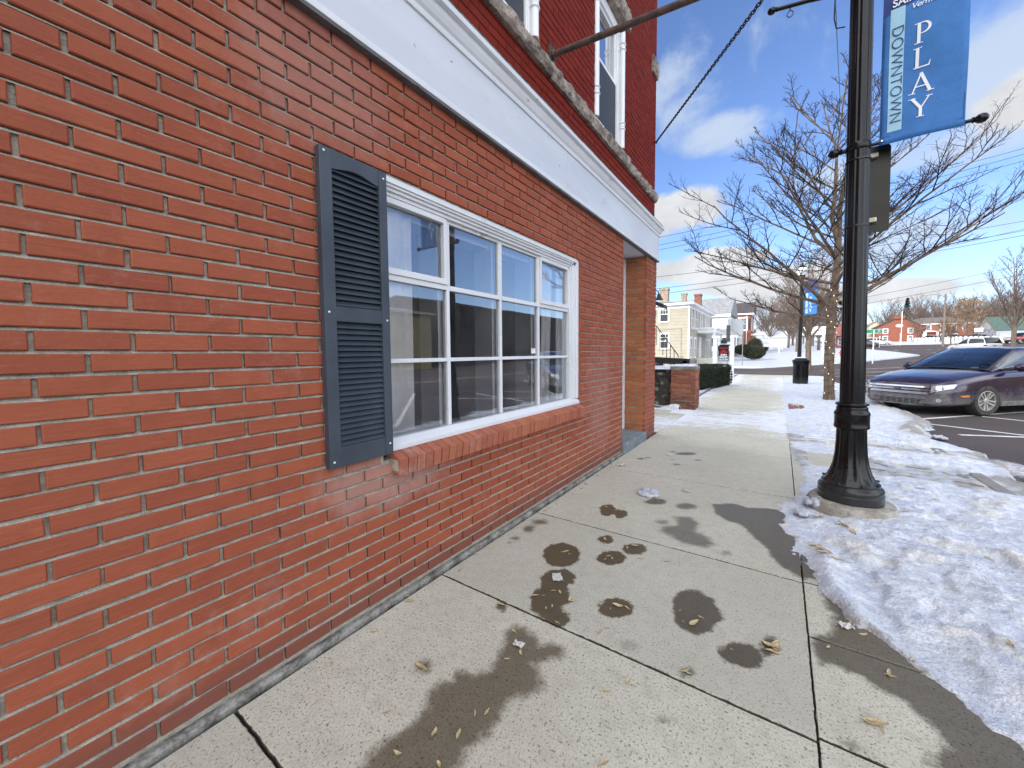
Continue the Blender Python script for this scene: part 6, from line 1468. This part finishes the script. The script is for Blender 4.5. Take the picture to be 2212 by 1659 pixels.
# hedge and clipped bushes: thousands of needle-sized leaves
HEDGE = mat('yew_green', (.012, .020, .010), .8, .5, 9., col2=(.030, .046, .018))
HEDGEB = mat('boxwood_green', (.028, .040, .016), .8, .5, 9., col2=(.060, .072, .028))
def foliage(parent, name, m, sampler, n, size, seed=1, core=None):
    r = random.Random(seed); q = MB(); vs = []; fs = []
    for i in range(n):
        p, nn = sampler(r); d = (nn+Vector((r.uniform(-1, 1), r.uniform(-1, 1), r.uniform(-1, 1)))*.8).normalized(); a = d.orthogonal().normalized(); a = (a*math.cos(i)+d.cross(a)*math.sin(i)); s = size*r.uniform(.6, 1.3); b = d*s; a = a*s*.38
        k = len(vs); vs += [p-a*.6, p+a*.6, p+b+a*.3, p+b-a*.3]; fs.append((k, k+1, k+2, k+3))
    q.add(vs, fs)
    return q.build(name, m, parent)
h0 = Vector((-1.05, 14.6, 0)); h1 = Vector((-.45, 18.3, 0)); hedge = empty('hedge', (h0+h1)/2, 0, 'dark low clipped hedge behind the brick pier beside the pavement', 'hedge')
hc = (h0+h1)/2; hdv = (h1-h0).normalized(); hn = Vector((hdv.y, -hdv.x, 0)); HL = (h1-h0).length/2; HW = .55; HZ = .80
def hs(r):
    f = r.random(); a = r.uniform(-HL, HL); b = r.uniform(-HW, HW); z = r.uniform(.05, HZ)
    if f < .35: z = HZ; nn = Vector((0, 0, 1))
    elif f < .65: b = HW; nn = hn
    elif f < .8: a = -HL; nn = -hdv
    else: b = -HW; nn = -hn
    k = .05*mnoise.noise(Vector((a*2, b*2, z*3)))
    return hdv*a+hn*b+Vector((0, 0, z))+nn*k, nn
foliage(hedge, 'foliage', HEDGE, hs, 9000, .055)
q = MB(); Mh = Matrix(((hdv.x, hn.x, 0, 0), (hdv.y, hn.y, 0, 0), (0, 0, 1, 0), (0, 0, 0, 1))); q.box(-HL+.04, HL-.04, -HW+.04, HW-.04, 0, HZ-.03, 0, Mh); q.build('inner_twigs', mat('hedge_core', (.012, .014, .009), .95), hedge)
def ball_bush(x, y, z, R, sq, label, seed):
    b = empty('round_bush', (x, y, z), 0, label, 'bush', 'clipped round bushes')
    def sm(r):
        t = Vector((r.gauss(0, 1), r.gauss(0, 1), r.gauss(0, 1))).normalized(); k = 1+.10*mnoise.noise(t*3+Vector((seed, 0, 0))); return Vector((t.x*R*k, t.y*R*k, R*sq*(1+t.z*k))), t
    foliage(b, 'foliage', HEDGEB, sm, 3600, R*.10, seed)
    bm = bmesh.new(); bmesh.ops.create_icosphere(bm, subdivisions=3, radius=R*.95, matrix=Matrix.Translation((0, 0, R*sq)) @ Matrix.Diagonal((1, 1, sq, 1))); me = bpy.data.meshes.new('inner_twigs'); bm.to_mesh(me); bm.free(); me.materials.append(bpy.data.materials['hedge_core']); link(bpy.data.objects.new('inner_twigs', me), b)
for (u, d, v, R, sq, lb, s) in ((1628.5, 42, 774, 1.02, .66, 'nearest round clipped bush standing alone on the snow', 1), (1610, 50, 765, 1.25, .5, 'broad flat clipped bush behind the nearest round one', 2), (1631, 58, 765, .95, 1.25, 'tall rounded bush at the back by the brick house', 3), (1646, 64, 762, .85, 1.1, 'second tall rounded bush right of the other tall one', 4)):
    x, y = bearing(u, d); ball_bush(x, y, max(T(x, y), CAM.z-(v-758)/FOC*d), R, sq, lb, s)
# ------------------------------------------------------------------ stone wall, brick pier, rails
def mat_stonewall():
    m, g = newmat('old_stone'); c = g.coord(); v = g.nt.nodes.new('ShaderNodeTexVoronoi'); v.inputs['Scale'].default_value = 5.; g.nt.links.new(g.mapping(c, (1, 1, 1.6)), v.inputs['Vector'])
    n1 = g.noise(10., c, 6., .7); col = g.mix(g.ramp(n1, .35, .65), (.035, .033, .030), (.30, .28, .24)); col = g.mix(g.ramp(v.outputs['Distance'], .25, .5), col, (.05, .046, .04))
    g.out(g.principled(col=col, rough=.95, normal=g.bump(n1, .9, .04))); return m
STW = mat_stonewall()
pb = bearing(1484, 9.0)
pier = empty('brick_pier', (-.17, 9.93, 0), 0, 'crumbling red brick pier with a mortared cap at the end of the stone wall', 'pier')
BR_PIER = mat_brick('brick_old', ((.22, .070, .045), (.36, .125, .052), (.12, .050, .038)), pale=.35, dark=(.62, .10, .55, (.085, .045, .035)))
q = MB(); PW = .55
bricks(q, (0, -.02, 0), (1,0,0), (0,-1,0), -PW/2, PW/2, .0, .94, off=.04, jit=4.); bricks(q, (PW/2, 0, 0), (0,1,0), (1,0,0), 0, .52, .0, .94, off=.10, jit=4.); q.box(-PW/2+.01, PW/2-.012, -.005, .50, -.1, .95, 1)
q.build('brick', [BR_PIER, mat('old_mortar', (.24, .215, .18), .95, .4, 18., bump=.6, bscale=80., col2=(.34, .31, .27))], pier)
q = MB(); nX = 10; q.box(-PW/2-.015, PW/2+.012, -.035, .53, .935, 1.035); cp = q.build('cap', mat('cap_mortar', (.17, .155, .13), .95, .4, 8., bump=.9, bscale=30., col2=(.30, .27, .23)), pier, bevel=.02)
X, Y = np.meshgrid(np.linspace(-PW/2, PW/2, 20), np.linspace(-.03, .52, 20)); e = np.minimum(np.minimum(X+PW/2, PW/2-X), np.minimum(Y+.03, .52-Y)); Z = 1.03+.05*sstep(0, .1, e+.03*(fbm(X*9, Y*9, 3)-.5))*(.6+.8*fbm(X*6, Y*6, 3))
grid_mesh('snow_cap', X, Y, Z, SNOW, pier)
sw_ = empty('stone_wall', (-.50, 10.0, 0), 0, 'dark rubble stone wall with snow on top running back from the brick pier', 'wall')
def rubble(q, x0, x1, y0, y1, z0, z1, seed):
    nx = int((x1-x0)/.05); nz = int((z1-z0)/.05); vs = []
    for i in range(nx+1):
        for k in range(nz+1):
            x = x0+(x1-x0)*i/nx; z = z0+(z1-z0)*k/nz; dd = .06*mnoise.fractal(Vector((x*3, z*5, seed)), 1., 2., 4)+.05*mnoise.cell(Vector((x*3.3+.3*math.sin(z*9), z*5.5, seed)))
            vs.append((x, y0-dd, z))
    q.add(vs, [(i*(nz+1)+k, (i+1)*(nz+1)+k, (i+1)*(nz+1)+k+1, i*(nz+1)+k+1) for i in range(nx) for k in range(nz)])
    q.box(x0, x1, y0+.03, y1, z0, z1)
q = MB(); rubble(q, -7, .04, .04, .5, -.1, .96, 3); q.build('stone', STW, sw_, False)
X, Y = np.meshgrid(np.linspace(-7, .03, 120), np.linspace(-.06, .52, 16)); e = np.minimum(Y+.06, .52-Y); Z = .95+.09*sstep(0, .12, e)*(.7+.5*fbm(X*2.5, Y*4, 3)); grid_mesh('snow_cap', X, Y, Z, SNOW, sw_)
X, Y = np.meshgrid(np.linspace(-3, -.2, 60), np.linspace(9.60, 9.92, 14)); Z = .10*sstep(0, .12, Y-9.60)*np.maximum(0, fbm(X*3, Y*5, 4)-.35)*3; o = grid_mesh('snow_verge', X, Y, Z-.004, SNOW, None, True, {'dirt': .15+0*X}); tag(o, 'thin line of snow along the foot of the stone wall', kind='stuff')
rail = empty('porch_stairs', (-1.4, 13.0, 0), 0, 'black wooden steps and rail behind the stone wall', 'stairs')
q = MB(); BLW = mat('black_timber', (.012, .011, .011), .6, .2)
q.box(-4.2, .75, .0, .10, 1.0, 1.20, 0, Matrix.Rotation(.055, 4, 'Y')); q.box(.62, .74, .0, .10, .3, 1.10); q.box(-.4, .0, -.05, .2, .0, 1.0); q.box(.1, .72, .02, .08, .55, .66); q.build('stringer', BLW, rail)
q = MB(); a0 = at3(1418, 704, 15); a1 = at3(1465, 768, 13.5); base = Vector((-1.4, 13.0, 0))
a0 -= base; a1 -= base; q.tube([a0, a1], .018, 5)
for t in np.linspace(0, 1, 7): p = a0.lerp(a1, t); q.tube([p, p-Vector((0, 0, .75))], .013, 5)
q.build('handrail', BLW, rail)
# lean-to roof edge and gooseneck lamp on the side of the shop
q = MB(); p = at3(1424, 660, 9.2); p1 = at3(1428, 672, 9.2)
po = empty('side_porch', (-1.2, 8.2, 2.0), 0, 'dark porch roof edge poking out past the brick corner', 'porch')
c0 = at3(1434, 657, 9.3)-Vector((-1.2, 8.2, 2.0)); 
q.add([(c0.x-1.6, c0.y-.1, c0.z+.75), (c0.x, c0.y, c0.z), (c0.x, c0.y+.35, c0.z), (c0.x-1.6, c0.y+.35, c0.z+.75), (c0.x-1.6, c0.y-.1, c0.z+.65), (c0.x, c0.y, c0.z-.10), (c0.x, c0.y+.35, c0.z-.10), (c0.x-1.6, c0.y+.35, c0.z+.65)], [(0,1,2,3), (7,6,5,4), (0,4,5,1), (1,5,6,2), (2,6,7,3)]); q.build('roof', mat('porch_metal', (.03, .03, .035), .4), po, bevel=.01)
q = MB(); q.box(c0.x-1.55, c0.x-.25, c0.y+.02, c0.y+.3, c0.z-.25, c0.z-.12); q.build('soffit', mat('soffit_grey', (.2, .2, .21), .7), po)
for yy in (.15,):
    q = MB(); q.box(c0.x-1.5, c0.x-1.38, c0.y+yy-.06, c0.y+yy+.06, -2.0, c0.z-.251); q.build('post', BLW, po)
gl_ = empty('gooseneck_lamp', at3(1420, 630, 8.6), 0, 'small black gooseneck lamp peeking round the brick corner', 'lamp'); g0 = gl_.location.copy()
pts = [at3(u, v, 8.6)-g0 for u, v in ((1408, 640), (1412, 630), (1418, 627.5), (1422, 630), (1423.5, 637))]; q = MB(); q.tube(pts, .012, 6, cap=True); q.build('arm', PLAST, gl_, True)
q = MB(); q.lathe([(.02, .08), (.035, .05), (.05, .0), (.085, -.05), (.09, -.06)], pts[-1]-Vector((0, 0, .05)), 14); q.build('lamp_shade', PLAST, gl_, True)
# ------------------------------------------------------------------ street furniture across the side street
x, y = bearing(1817.5, 45)
hy = empty('fire_hydrant', (x, y, T(x, y)+.04), 0, 'bright red fire hydrant standing in the snow right of the tree', 'hydrant'); HR = mat('hydrant_red', (.50, .015, .018), .4, .12, 9.); z0 = CAM.z-(777-757)/FOC*45; hy.location.z = T(x, y)+.04
q = MB(); q.lathe([(.17, -.2), (.17, .04), (.12, .05), (.115, .48), (.15, .50), (.15, .55), (.125, .57), (.12, .66), (.07, .74), (.03, .76), (.03, .82), (.0, .82)], n=18); q.build('body', HR, hy, True)
q = MB()
for a in (0, PI, PI/2): q.lathe([(.05, .0), (.05, .17), (.07, .18), (.07, .22), (.03, .23), (.03, .26), (.0, .26)], n=12, M=Matrix.Translation((0, 0, .40)) @ Matrix.Rotation(a-.6, 4, 'Z') @ Matrix.Rotation(PI/2, 4, 'Y'))
q.build('nozzle', HR, hy, True)
x, y = bearing(1886, 33); zz = T(x, y)
gs = empty('street_name_sign', (x, y, zz), 0, 'green street name sign on a white post right of the near lamp', 'sign')
q = MB(); q.tube([(0, 0, -.3), (0, 0, 2.75)], .045, 8); q.build('post', VIN, gs, True)
za, zb2 = CAM.z+(756-720)/FOC*33, CAM.z+(756-711)/FOC*33; q = MB(); q.box(-.75, .55, -.012, .012, za-zz, zb2-zz); q.build('panel', mat('sign_green', (.015, .24, .14), .4, .05), gs)
q = MB(); 
for (a, b, c_, d) in ((-.75, .55, za-zz, za-zz+.025), (-.75, .55, zb2-zz-.025, zb2-zz), (.525, .55, za-zz+.025, zb2-zz-.025)): q.box(a, b, -.016, -.0125, c_, d)
q.build('border', INKW, gs)
me = text_mesh('E', .22, INKW, 'lettering', .002); o = link(bpy.data.objects.new('lettering', me), gs); o.matrix_local = Matrix.Translation((.0, -.016, (za+zb2)/2-zz)) @ Matrix.Rotation(PI/2, 4, 'X')
me = text_mesh('ST', .15, INKW, 'lettering', .002); o = link(bpy.data.objects.new('lettering', me), gs); o.matrix_local = Matrix.Translation((.32, -.016, (za+zb2)/2-zz)) @ Matrix.Rotation(PI/2, 4, 'X')
GREYP = mat('steel_post', (.25, .25, .25), .5, .2, 9., metal=.5)
def thin_sign(u, d, vb, vt, pw, ph, label, m, z=None, pm=GREYP, yaw=0., group=None):
    x, y = bearing(u, d); z0 = T(x, y); zt = CAM.z+(757-vt)/FOC*d; r_ = empty('street_sign', (x, y, z0), yaw, label, 'sign', group)
    q = MB(); q.tube([(0, 0, -.2), (0, 0, zt-z0)], .035, 6); q.build('post', pm, r_, True)
    q = MB(); q.box(-pw/2, pw/2, -.05, -.038, zt-z0-ph, zt-z0); q.build('panel', m, r_)
    return r_
BACK = mat('sign_back', (.13, .13, .125), .5, .2, 9., metal=.3)
thin_sign(1604, 34, 775, 721, .10, 1.0, 'thin dark edge-on sign on a steel post in front of the brick house', BACK)
thin_sign(1571, 26, 760, 701, .42, 1.3, 'tall edge-on grey sign post behind the business sign', BACK, yaw=1.1)
o = thin_sign(2111, 62, 745, 711, .95, .62, 'small white rectangular sign on a post above the white SUV', INKW)
q = MB(); q.box(-.25, .05, -.056, -.051, 3.0, 3.2); 
for (u, d, vt, pw, ph, lb) in ((1899, 72, 727, .16, .3, 'short white post left of the white car by the gabled building'), (1943, 80, 722, .16, .3, 'white post in front of the gabled building, right of the white car')): thin_sign(u, d, 0, vt, pw, ph, lb, INKW, pm=VIN)
x, y = bearing(1777, 46); zz = T(x, y); bs = empty('canopy_sign', (x, y, zz), 0, 'white shop sign on a pole half hidden by the tree trunk', 'sign')
q = MB(); q.tube([(0, 0, -.2), (0, 0, 2.6)], .09, 8); q.build('post', VIN, bs, True); q = MB(); q.box(-2.0, .25, -.1, .1, 2.6, 3.6); q.build('panel', VIN, bs, bevel=.03)
q = MB(); q.box(-1.8, .0, -.108, -.1005, 3.0, 3.15); q.box(-1.8, -.4, -.108, -.1005, 2.75, 2.85); q.build('lettering', mat('sign_grey2', (.3, .28, .25), .8), bs)
# dusty red shop on the right of the walk
x, y = bearing(1806, 74); z0 = T(x, y); rs = empty('red_shop', (x, y, z0), 0, 'low dusty red roadside shop with a pale entrance behind the tree', 'building')
q = MB(); q.box(0, 3.2, 0, 10, 0, 2.3); q.box(-.4, 3.6, -1.2, 10, 2.3, 4.6); q.build('wall', mat('stucco_red', (.34, .13, .12), .85, .1, 3.), rs)
q = MB(); q.box(-.5, 3.7, -1.3, 10.1, 4.6, 4.8); q.build('roof', ROOFG, rs); q = MB(); q.box(-.5, -.2, -1.1, -.8, 0, 2.3); q.box(2.6, 3.1, -1.1, -.6, 0, 2.3); q.build('post', mat('post_pink', (.55, .30, .28), .8), rs)
q = MB(); q.box(1.9, 3.0, -.05, 0, .0, 2.2); q.build('door', VIN, rs); window(rs, (.9, 0, 1.3), (1, 0, 0), (0, -1, 0), 1.2, 1.3, .1, False, PANEG)
x, y = bearing(1876, 116); gable_box('cream_building', 'cream building between the near lamp post and the gabled brick one', x, y, 2.6, 10, 5.2, 1.0, mat('cream_wall', (.62, .56, .40), .8), ROOFG, 'building')
# gabled red brick building and its long wing
x, y = bearing(1891, 110); gz = T(x, y); gb = empty('gabled_building', (x, y, gz), .0, 'sunlit red brick building with a white oval in its stepped gable', 'building')
q = MB(); W_ = 9.3; q.box(0, W_, 0, 9, -1, 4.3); q.add([(0, 0, 4.3), (W_, 0, 4.3), (W_*.62, 0, 6.4), (W_*.38, 0, 6.4), (0, 9, 4.3), (W_, 9, 4.3), (W_*.62, 9, 6.4), (W_*.38, 9, 6.4)], [(0,1,2,3), (7,6,5,4), (0,3,7,4), (1,5,6,2), (3,2,6,7)]); q.build('wall', BR_FAR, gb)
q = MB(); q.add([(-.3, -.3, 4.2), (W_*.37, -.3, 6.5), (W_*.63, -.3, 6.5), (W_+.3, -.3, 4.2), (-.3, 9, 4.2), (W_*.37, 9, 6.5), (W_*.63, 9, 6.5), (W_+.3, 9, 4.2)], [(0,1,5,4), (1,2,6,5), (2,3,7,6)]); ro = q.build('roof', ROOFD, gb); s_ = ro.modifiers.new('t', 'SOLIDIFY'); s_.thickness = .15
q = MB(); q.box(W_*.38, W_*.62, .2, 3, 6.5, 7.3); q.build('parapet', BR_FAR, gb)
q = MB(); q.prism([(W_*.5+.75*math.cos(a), 4.6+.42*math.sin(a)) for a in np.linspace(0, 2*PI, 17)[:-1]], .06, Matrix(((1, 0, 0, 0), (0, 0, -1, 0), (0, 1, 0, 0), (0, 0, 0, 1)))); q.build('oval_plaque', VIN, gb)
for xx in (1.9, 6.9):
    for zc in (1.1, 3.15): window(gb, (xx, 0, zc), (1, 0, 0), (0, -1, 0), .8, 1.15, .16, False, PANEG)
x, y = bearing(1958, 128); wz = T(x, y); wg = empty('long_brick_building', (x, y, wz), .12, 'long two storey brick building with white eaves right of the gabled one', 'building')
q = MB(); q.box(0, 15, 0, 8, -1, 5.0); q.build('wall', BR_FAR2, wg); q = MB(); hip_roof(q, 0, 15, 0, 8, 5.25, 2.2, .4); q.build('roof', mat('roof_brown', (.12, .105, .095), .85, .2), wg)
q = MB(); q.box(-.4, 15.4, -.4, 8.4, 5.0, 5.24); q.box(3.2, 4.2, -1.2, -.9, -.5, 2.6); q.box(6.5, 7.0, -1.2, -.9, -.5, 2.6); q.box(3.0, 7.3, -1.5, 0, 2.6, 2.9); q.build('eaves_trim', VIN, wg)
for xx in (1.5, 5, 8.3, 10.8, 13.3): window(wg, (xx, 0, 3.8), (1, 0, 0), (0, -1, 0), .9, 1.5, .16, False, PANEG)
for xx in (8.6, 11): window(wg, (xx, 0, 1.2), (1, 0, 0), (0, -1, 0), 1.3, 1.2, .16, False, PANEG)
x, y = bearing(2112, 118); gable_box('grey_outbuilding', 'small grey outbuilding behind the parked cars under the oak', x, y, 6, 6, 3.0, 1.6, SID_GREY, ROOFG, 'building', 'x')
x, y = bearing(2150, 100); gable_box('green_roofed_building', 'low building with a broad green roof at the right edge', x, y, 30, 14, 2.6, 3.6, SID_GREY, mat('roof_green', (.06, .105, .088), .7, .15, 2.), 'building', 'x')
# across the street: seen only as reflections in the shop window
r_ = gable_box('yellow_building', 'plain yellow walled building mirrored in the shop window', 25, 13, 10, 12.5, 5.2, .8, mat('yellow_wall', (.17, .14, .075), .8), ROOFG, 'building', 'y'); 
r_ = gable_box('dark_building', 'long dark brick block mirrored in the shop window', 26, 27.5, 12, 42, 6.6, 1.0, mat('dark_wall', (.014, .012, .012), .85), ROOFD, 'building', 'y')
# ------------------------------------------------------------------ park posts, utility pole, wires
q = MB(); q.box(-.22, .22, -.22, .22, -.3, 1.15); q.lathe([(.40, 1.15), (.40, 1.25), (.0, 1.42)], n=4, M=Matrix.Rotation(PI/4, 4, 'Z')); pme = q.mesh('park_post', mat('white_stone', (.66, .64, .60), .8, .1, 5.))
for i, u in enumerate((1962, 1976, 1984, 1991, 1999, 2007, 2015, 2024, 2037, 2046, 2055, 2064, 2073, 2084, 2095, 2106, 2118, 2130, 2146, 2162, 2178, 2195, 2213)):
    d = 84-14*(max(0, u-2060)/150); x, y = bearing(u, d); o = link(bpy.data.objects.new('park_post', pme)); o.location = (x, y, T(x, y)); tag(o, 'squat white stone post in the row edging the park', 'post', 'white posts edging the park')
x, y = bearing(2036, 68); zz = T(x, y); up = empty('utility_pole', (x, y, zz), 0, 'tall wooden utility pole with a curved lamp arm at the park edge', 'utility pole'); zt = CAM.z+(755-636)/FOC*68-zz
q = MB(); q.tube([(0, 0, -.5), (0, 0, zt*.5), (0, 0, zt)], [.17, .15, .12], 10); q.build('pole', mat('pole_wood', (.19, .165, .145), .9, .25, 9.), up, True)
q = MB(); a = -rt_ if False else Vector((-RIGHT.x, -RIGHT.y, 0)).normalized(); pts = [Vector((0, 0, zt-.5))+a*t*3.4+Vector((0, 0, .45*math.sin(t*2.4)-.05*t)) for t in np.linspace(0, 1, 8)]; q.tube(pts, .04, 5); q.box(pts[-1].x-.35, pts[-1].x+.1, pts[-1].y-.12, pts[-1].y+.12, pts[-1].z-.12, pts[-1].z+.02); q.build('lamp_arm', GREYP, up)
x, y = bearing(2053, 72); 
WIRE = mat('wire_black', (.018, .018, .02), .6)
wires = [((1380,521,42),(2320,291,20)), ((1380,538,42),(2320,303,20)), ((1380,548,42),(2320,318,20)), ((1380,602,44),(2320,458,22)), ((1380,628,44),(2320,478,22)), ((1380,640,46),(2320,488,22)), ((1700,672,60),(2320,549,26)), ((1700,683,60),(2320,571,26)), ((1900,560,50),(2320,468,26))]
for i, (a, b) in enumerate(wires):
    A = at3(*a); B = at3(*b); q = MB(); pts = sag(A, B, .35 if i < 6 else .2, 24); q.tube(pts, [.012+.012*(1-k/24) for k in range(25)], 5); o = q.build('overhead_wire', WIRE, None, True); tag(o, 'thin black overhead wire slanting across the sky', 'wire', 'overhead wires')
x, y = bearing(1945, 100); zz = T(x, y); fp = empty('flag_pole', (x, y, zz), 0, 'slim white flag pole in front of the gabled brick building', 'flag pole'); q = MB(); q.tube([(0, 0, -.3), (0, 0, 8.0)], .07, 8); q.lathe([(.0, 8.0), (.11, 8.1), (.0, 8.2)], n=10); q.build('pole', VIN, fp, True)
# ------------------------------------------------------------------ distant trees
FBARK = mat_bark('far_bark', (.095, .075, .062), (.19, .155, .13)); FTWIG = mat_bark('far_twig', (.115, .082, .070), (.20, .155, .135))
def far_tree(seed, H, spread, vase=.6, trunkh=.28, dens=1.):
    t = Tree(seed); r = t.r; th_ = H*trunkh
    P, D, R_ = t.limb((0, 0, -.3), (r.uniform(-.04, .04), r.uniform(-.04, .04), 1), th_+.3, H*.022, H*.017, up=.3, wig=.03, n=4, sides=8)
    top = P[-1]; cfg = [(int(8*dens), .42, H*.0035, 3, .5, .18, .62, .13), (int(7*dens), .45, H*.0022, 3, .5, .12, .7, .15), (4, .5, H*.0017, 3, .5, .08, .75, .15)]
    nb = 11
    for k in range(nb):
        a = 2.4*k+r.uniform(-.3, .3); h = k/(nb-1); el_ = .55+.75*h*vase+.25; p = P[-2].lerp(top, min(1, .2+h)) ; L = (H-th_)*(.72+.3*h)*r.uniform(.85, 1.05)*(spread*(1-h)+h)
        Pb, Db, Rb = t.limb(p, (math.cos(a)*math.cos(el_), math.sin(a)*math.cos(el_), math.sin(el_)), L, H*.011*(1-.3*h), H*.002, up=.25, wig=.07, n=6, sides=5)
        t.ramify(Pb, Db, Rb, L, 0, cfg)
    return t.big.mesh('trunk', FBARK, True), t.small.mesh('crown', FTWIG, True)
protos = [far_tree(21, 11, .9, .6), far_tree(22, 12, 1.05, .4, .25), far_tree(23, 10, .8, .8, .3), far_tree(24, 13, .7, 1., .22)]
def put_tree(x, y, H, k, label, group=None, z=None, name='bare_tree', rz=None):
    base = [11, 12, 10, 13][k]; r_ = empty(name, (x, y, T(x, y) if z is None else z), rnd.uniform(0, 6) if rz is None else rz, label, 'tree', group); s = H/base; r_.scale = (s, s, s)
    for me in protos[k]: link(bpy.data.objects.new(me.name, me), r_)
    return r_
G1 = 'bare trees along the far pavement'; G2 = 'bare trees on the park hill'
for (u, d, H, k) in ((1648, 110, 13, 0), (1664, 95, 12, 1), (1676, 130, 15, 2), (1690, 105, 14, 3), (1702, 85, 11, 0), (1712, 125, 15, 1), (1722, 62, 12, 2), (1742, 76, 13, 1), (1755, 100, 14, 0), (1768, 66, 11, 3), (1785, 120, 15, 2), (1800, 92, 13, 0), (1822, 110, 13, 1), (1840, 130, 14, 2), (1660, 150, 14, 3), (1735, 150, 15, 0), (1700, 160, 15, 1)):
    x, y = bearing(u, d); put_tree(x, y, H, k, 'bare leafless tree in the brown row along the far pavement', G1)
x, y = bearing(1748, 27); put_tree(x, y, 8.5, 2, 'slender bare tree right behind the trash can', None)
for (u, d, H, k) in ((1950, 150, 15, 0), (1965, 170, 17, 1), (1975, 140, 15, 2), (1988, 160, 17, 3), (2000, 180, 18, 0), (2012, 150, 16, 1), (2022, 170, 17, 2), (2034, 150, 15, 0), (2048, 175, 18, 3), (2062, 160, 16, 1), (2072, 185, 18, 0), (2088, 170, 17, 2), (2102, 150, 15, 1), (2118, 165, 18, 0), (2132, 150, 15, 2), (2146, 170, 19, 3), (2160, 150, 16, 1), (2174, 165, 18, 0), (2190, 150, 17, 2), (2205, 170, 21, 1), (2220, 150, 19, 0), (1915, 165, 16, 2), (1932, 180, 17, 3), (1898, 190, 16, 1)):
    x, y = bearing(u, d); put_tree(x, y, H, k, 'bare grey tree in the crowded row on the park hill', G2)
x, y = bearing(2188, 60); put_tree(x, y, 14.5, 3, 'tall spreading bare tree with dark trunk standing alone in the park', None, None, 'bare_tree', 1.)
x, y = bearing(2053, 74); put_tree(x, y, 5.0, 2, 'small bare sapling beside the utility pole', None)
x, y = bearing(1984, 86); put_tree(x, y, 6.0, 1, 'low forked bare tree in front of the long brick building', None)
def leafy(x, y, H, label, seed):
    r0 = empty('oak_tree', (x, y, T(x, y)), 0, label, 'tree'); s = H/12
    t = Tree(seed); P, D, R_ = t.limb((0, 0, -.3), (.02, 0, 1), H*.8, H*.022, H*.006, wig=.04, n=6, sides=7); ends = []
    for k in range(26):
        a = 2.4*k; h = k/25; p = P[1].lerp(P[-1], h); L = H*(.36-.20*h)*t.r.uniform(.75, 1.15); Pb, Db, Rb = t.limb(p, (math.cos(a), math.sin(a), .25+.5*h), L, H*.007, H*.0018, up=.2, wig=.1, n=5, sides=4)
        ends += Pb[2:]
        for j in range(4):
            b = 2.4*j+k; q_, d_, r_ = t.limb(Pb[2+j % 4], (math.cos(a+1.2*(-1)**j), math.sin(a+1.2*(-1)**j), .3), L*.45, H*.003, H*.001, wig=.1, n=3, sides=3, big=False); ends += q_[1:]
    t.big.v += []; b0 = len(t.big.v); t.big.add(t.small.v, t.small.f); t.big.build('trunk', FBARK, r0, True)
    q = MB(); r = random.Random(seed); vs = []; fs = []
    for e in ends:
        for j in range(11):
            c = e+Vector((r.gauss(0, 1), r.gauss(0, 1), r.gauss(0, .8)))*H*.028; d = Vector((r.gauss(0, 1), r.gauss(0, 1), r.gauss(0, 1))).normalized(); a = d.orthogonal().normalized(); b = d.cross(a); sz = H*.011*r.uniform(.6, 1.3); k = len(vs)
            vs += [c-a*sz, c+b*sz*.6, c+a*sz, c-b*sz*.6]; fs.append((k, k+1, k+2, k+3))
    q.add(vs, fs); q.build('crown', mat('oak_leaf_brown', (.17, .095, .048), .8, .35, .6, col2=(.33, .21, .115)), r0)
x, y = bearing(2086, 95); leafy(x, y, 12.0, 'tall oak still holding its brown leaves behind the parked cars', 51)
x, y = bearing(2040, 100); leafy(x, y, 6.5, 'short brown leaved oak left of the tall one', 52)
def conifer(x, y, H, label, seed):
    r0 = empty('spruce_tree', (x, y, T(x, y)), 0, label, 'tree'); q = MB(); q.tube([(0, 0, -.3), (0, 0, H)], [H*.018, .03], 6); q.build('trunk', FBARK, r0); r = random.Random(seed); q = MB(); vs = []; fs = []
    for i in range(2600):
        h = r.random()**.8; R = H*.20*(1-h)*(.55+.45*math.sin(h*46)**2)+.1; a = r.uniform(0, 6.283); rr = R*r.uniform(.3, 1)
        c = Vector((rr*math.cos(a), rr*math.sin(a), H*(.12+.88*h)-rr*.25)); t = Vector((math.cos(a), math.sin(a), -.35)); s = H*.03*r.uniform(.6, 1.2); n = Vector((-math.sin(a), math.cos(a), r.uniform(-.4, .4)))*s*.3; k = len(vs); vs += [c-n, c+n, c+t*s+n*.4, c+t*s-n*.4]; fs.append((k, k+1, k+2, k+3))
    q.add(vs, fs); q.build('crown', mat('spruce_green', (.016, .028, .018), .85, .3), r0)
x, y = bearing(1955, 150); conifer(x, y, 16, 'dark spruce rising behind the gabled brick building', 61)
# far wooded ridge on the horizon
q = MB(); r = random.Random(9); vs = []; fs = []
for i in range(9000):
    u = r.uniform(1560, 2330); d = r.uniform(215, 330); x, y = bearing(u, d); z = min(T(x, y), 30)+1+r.random()**1.3*(9 if u > 1900 else 7); s = r.uniform(1.2, 3.2); a = Vector((RIGHT.x, RIGHT.y, 0))*s*.08; c = Vector((x, y, z-1)); t = Vector((r.uniform(-.4, .4), r.uniform(-.4, .4), 1))*s; k = len(vs); vs += [c-a, c+a, c+t+a*.3, c+t-a*.3]; fs.append((k, k+1, k+2, k+3))
q.add(vs, fs); o = q.build('distant_woods', mat('woods_brown', (.10, .078, .070), .95, .3, .05)); tag(o, 'brown leafless woods on the far ridge', kind='stuff')
print('objects', len(bpy.data.objects))
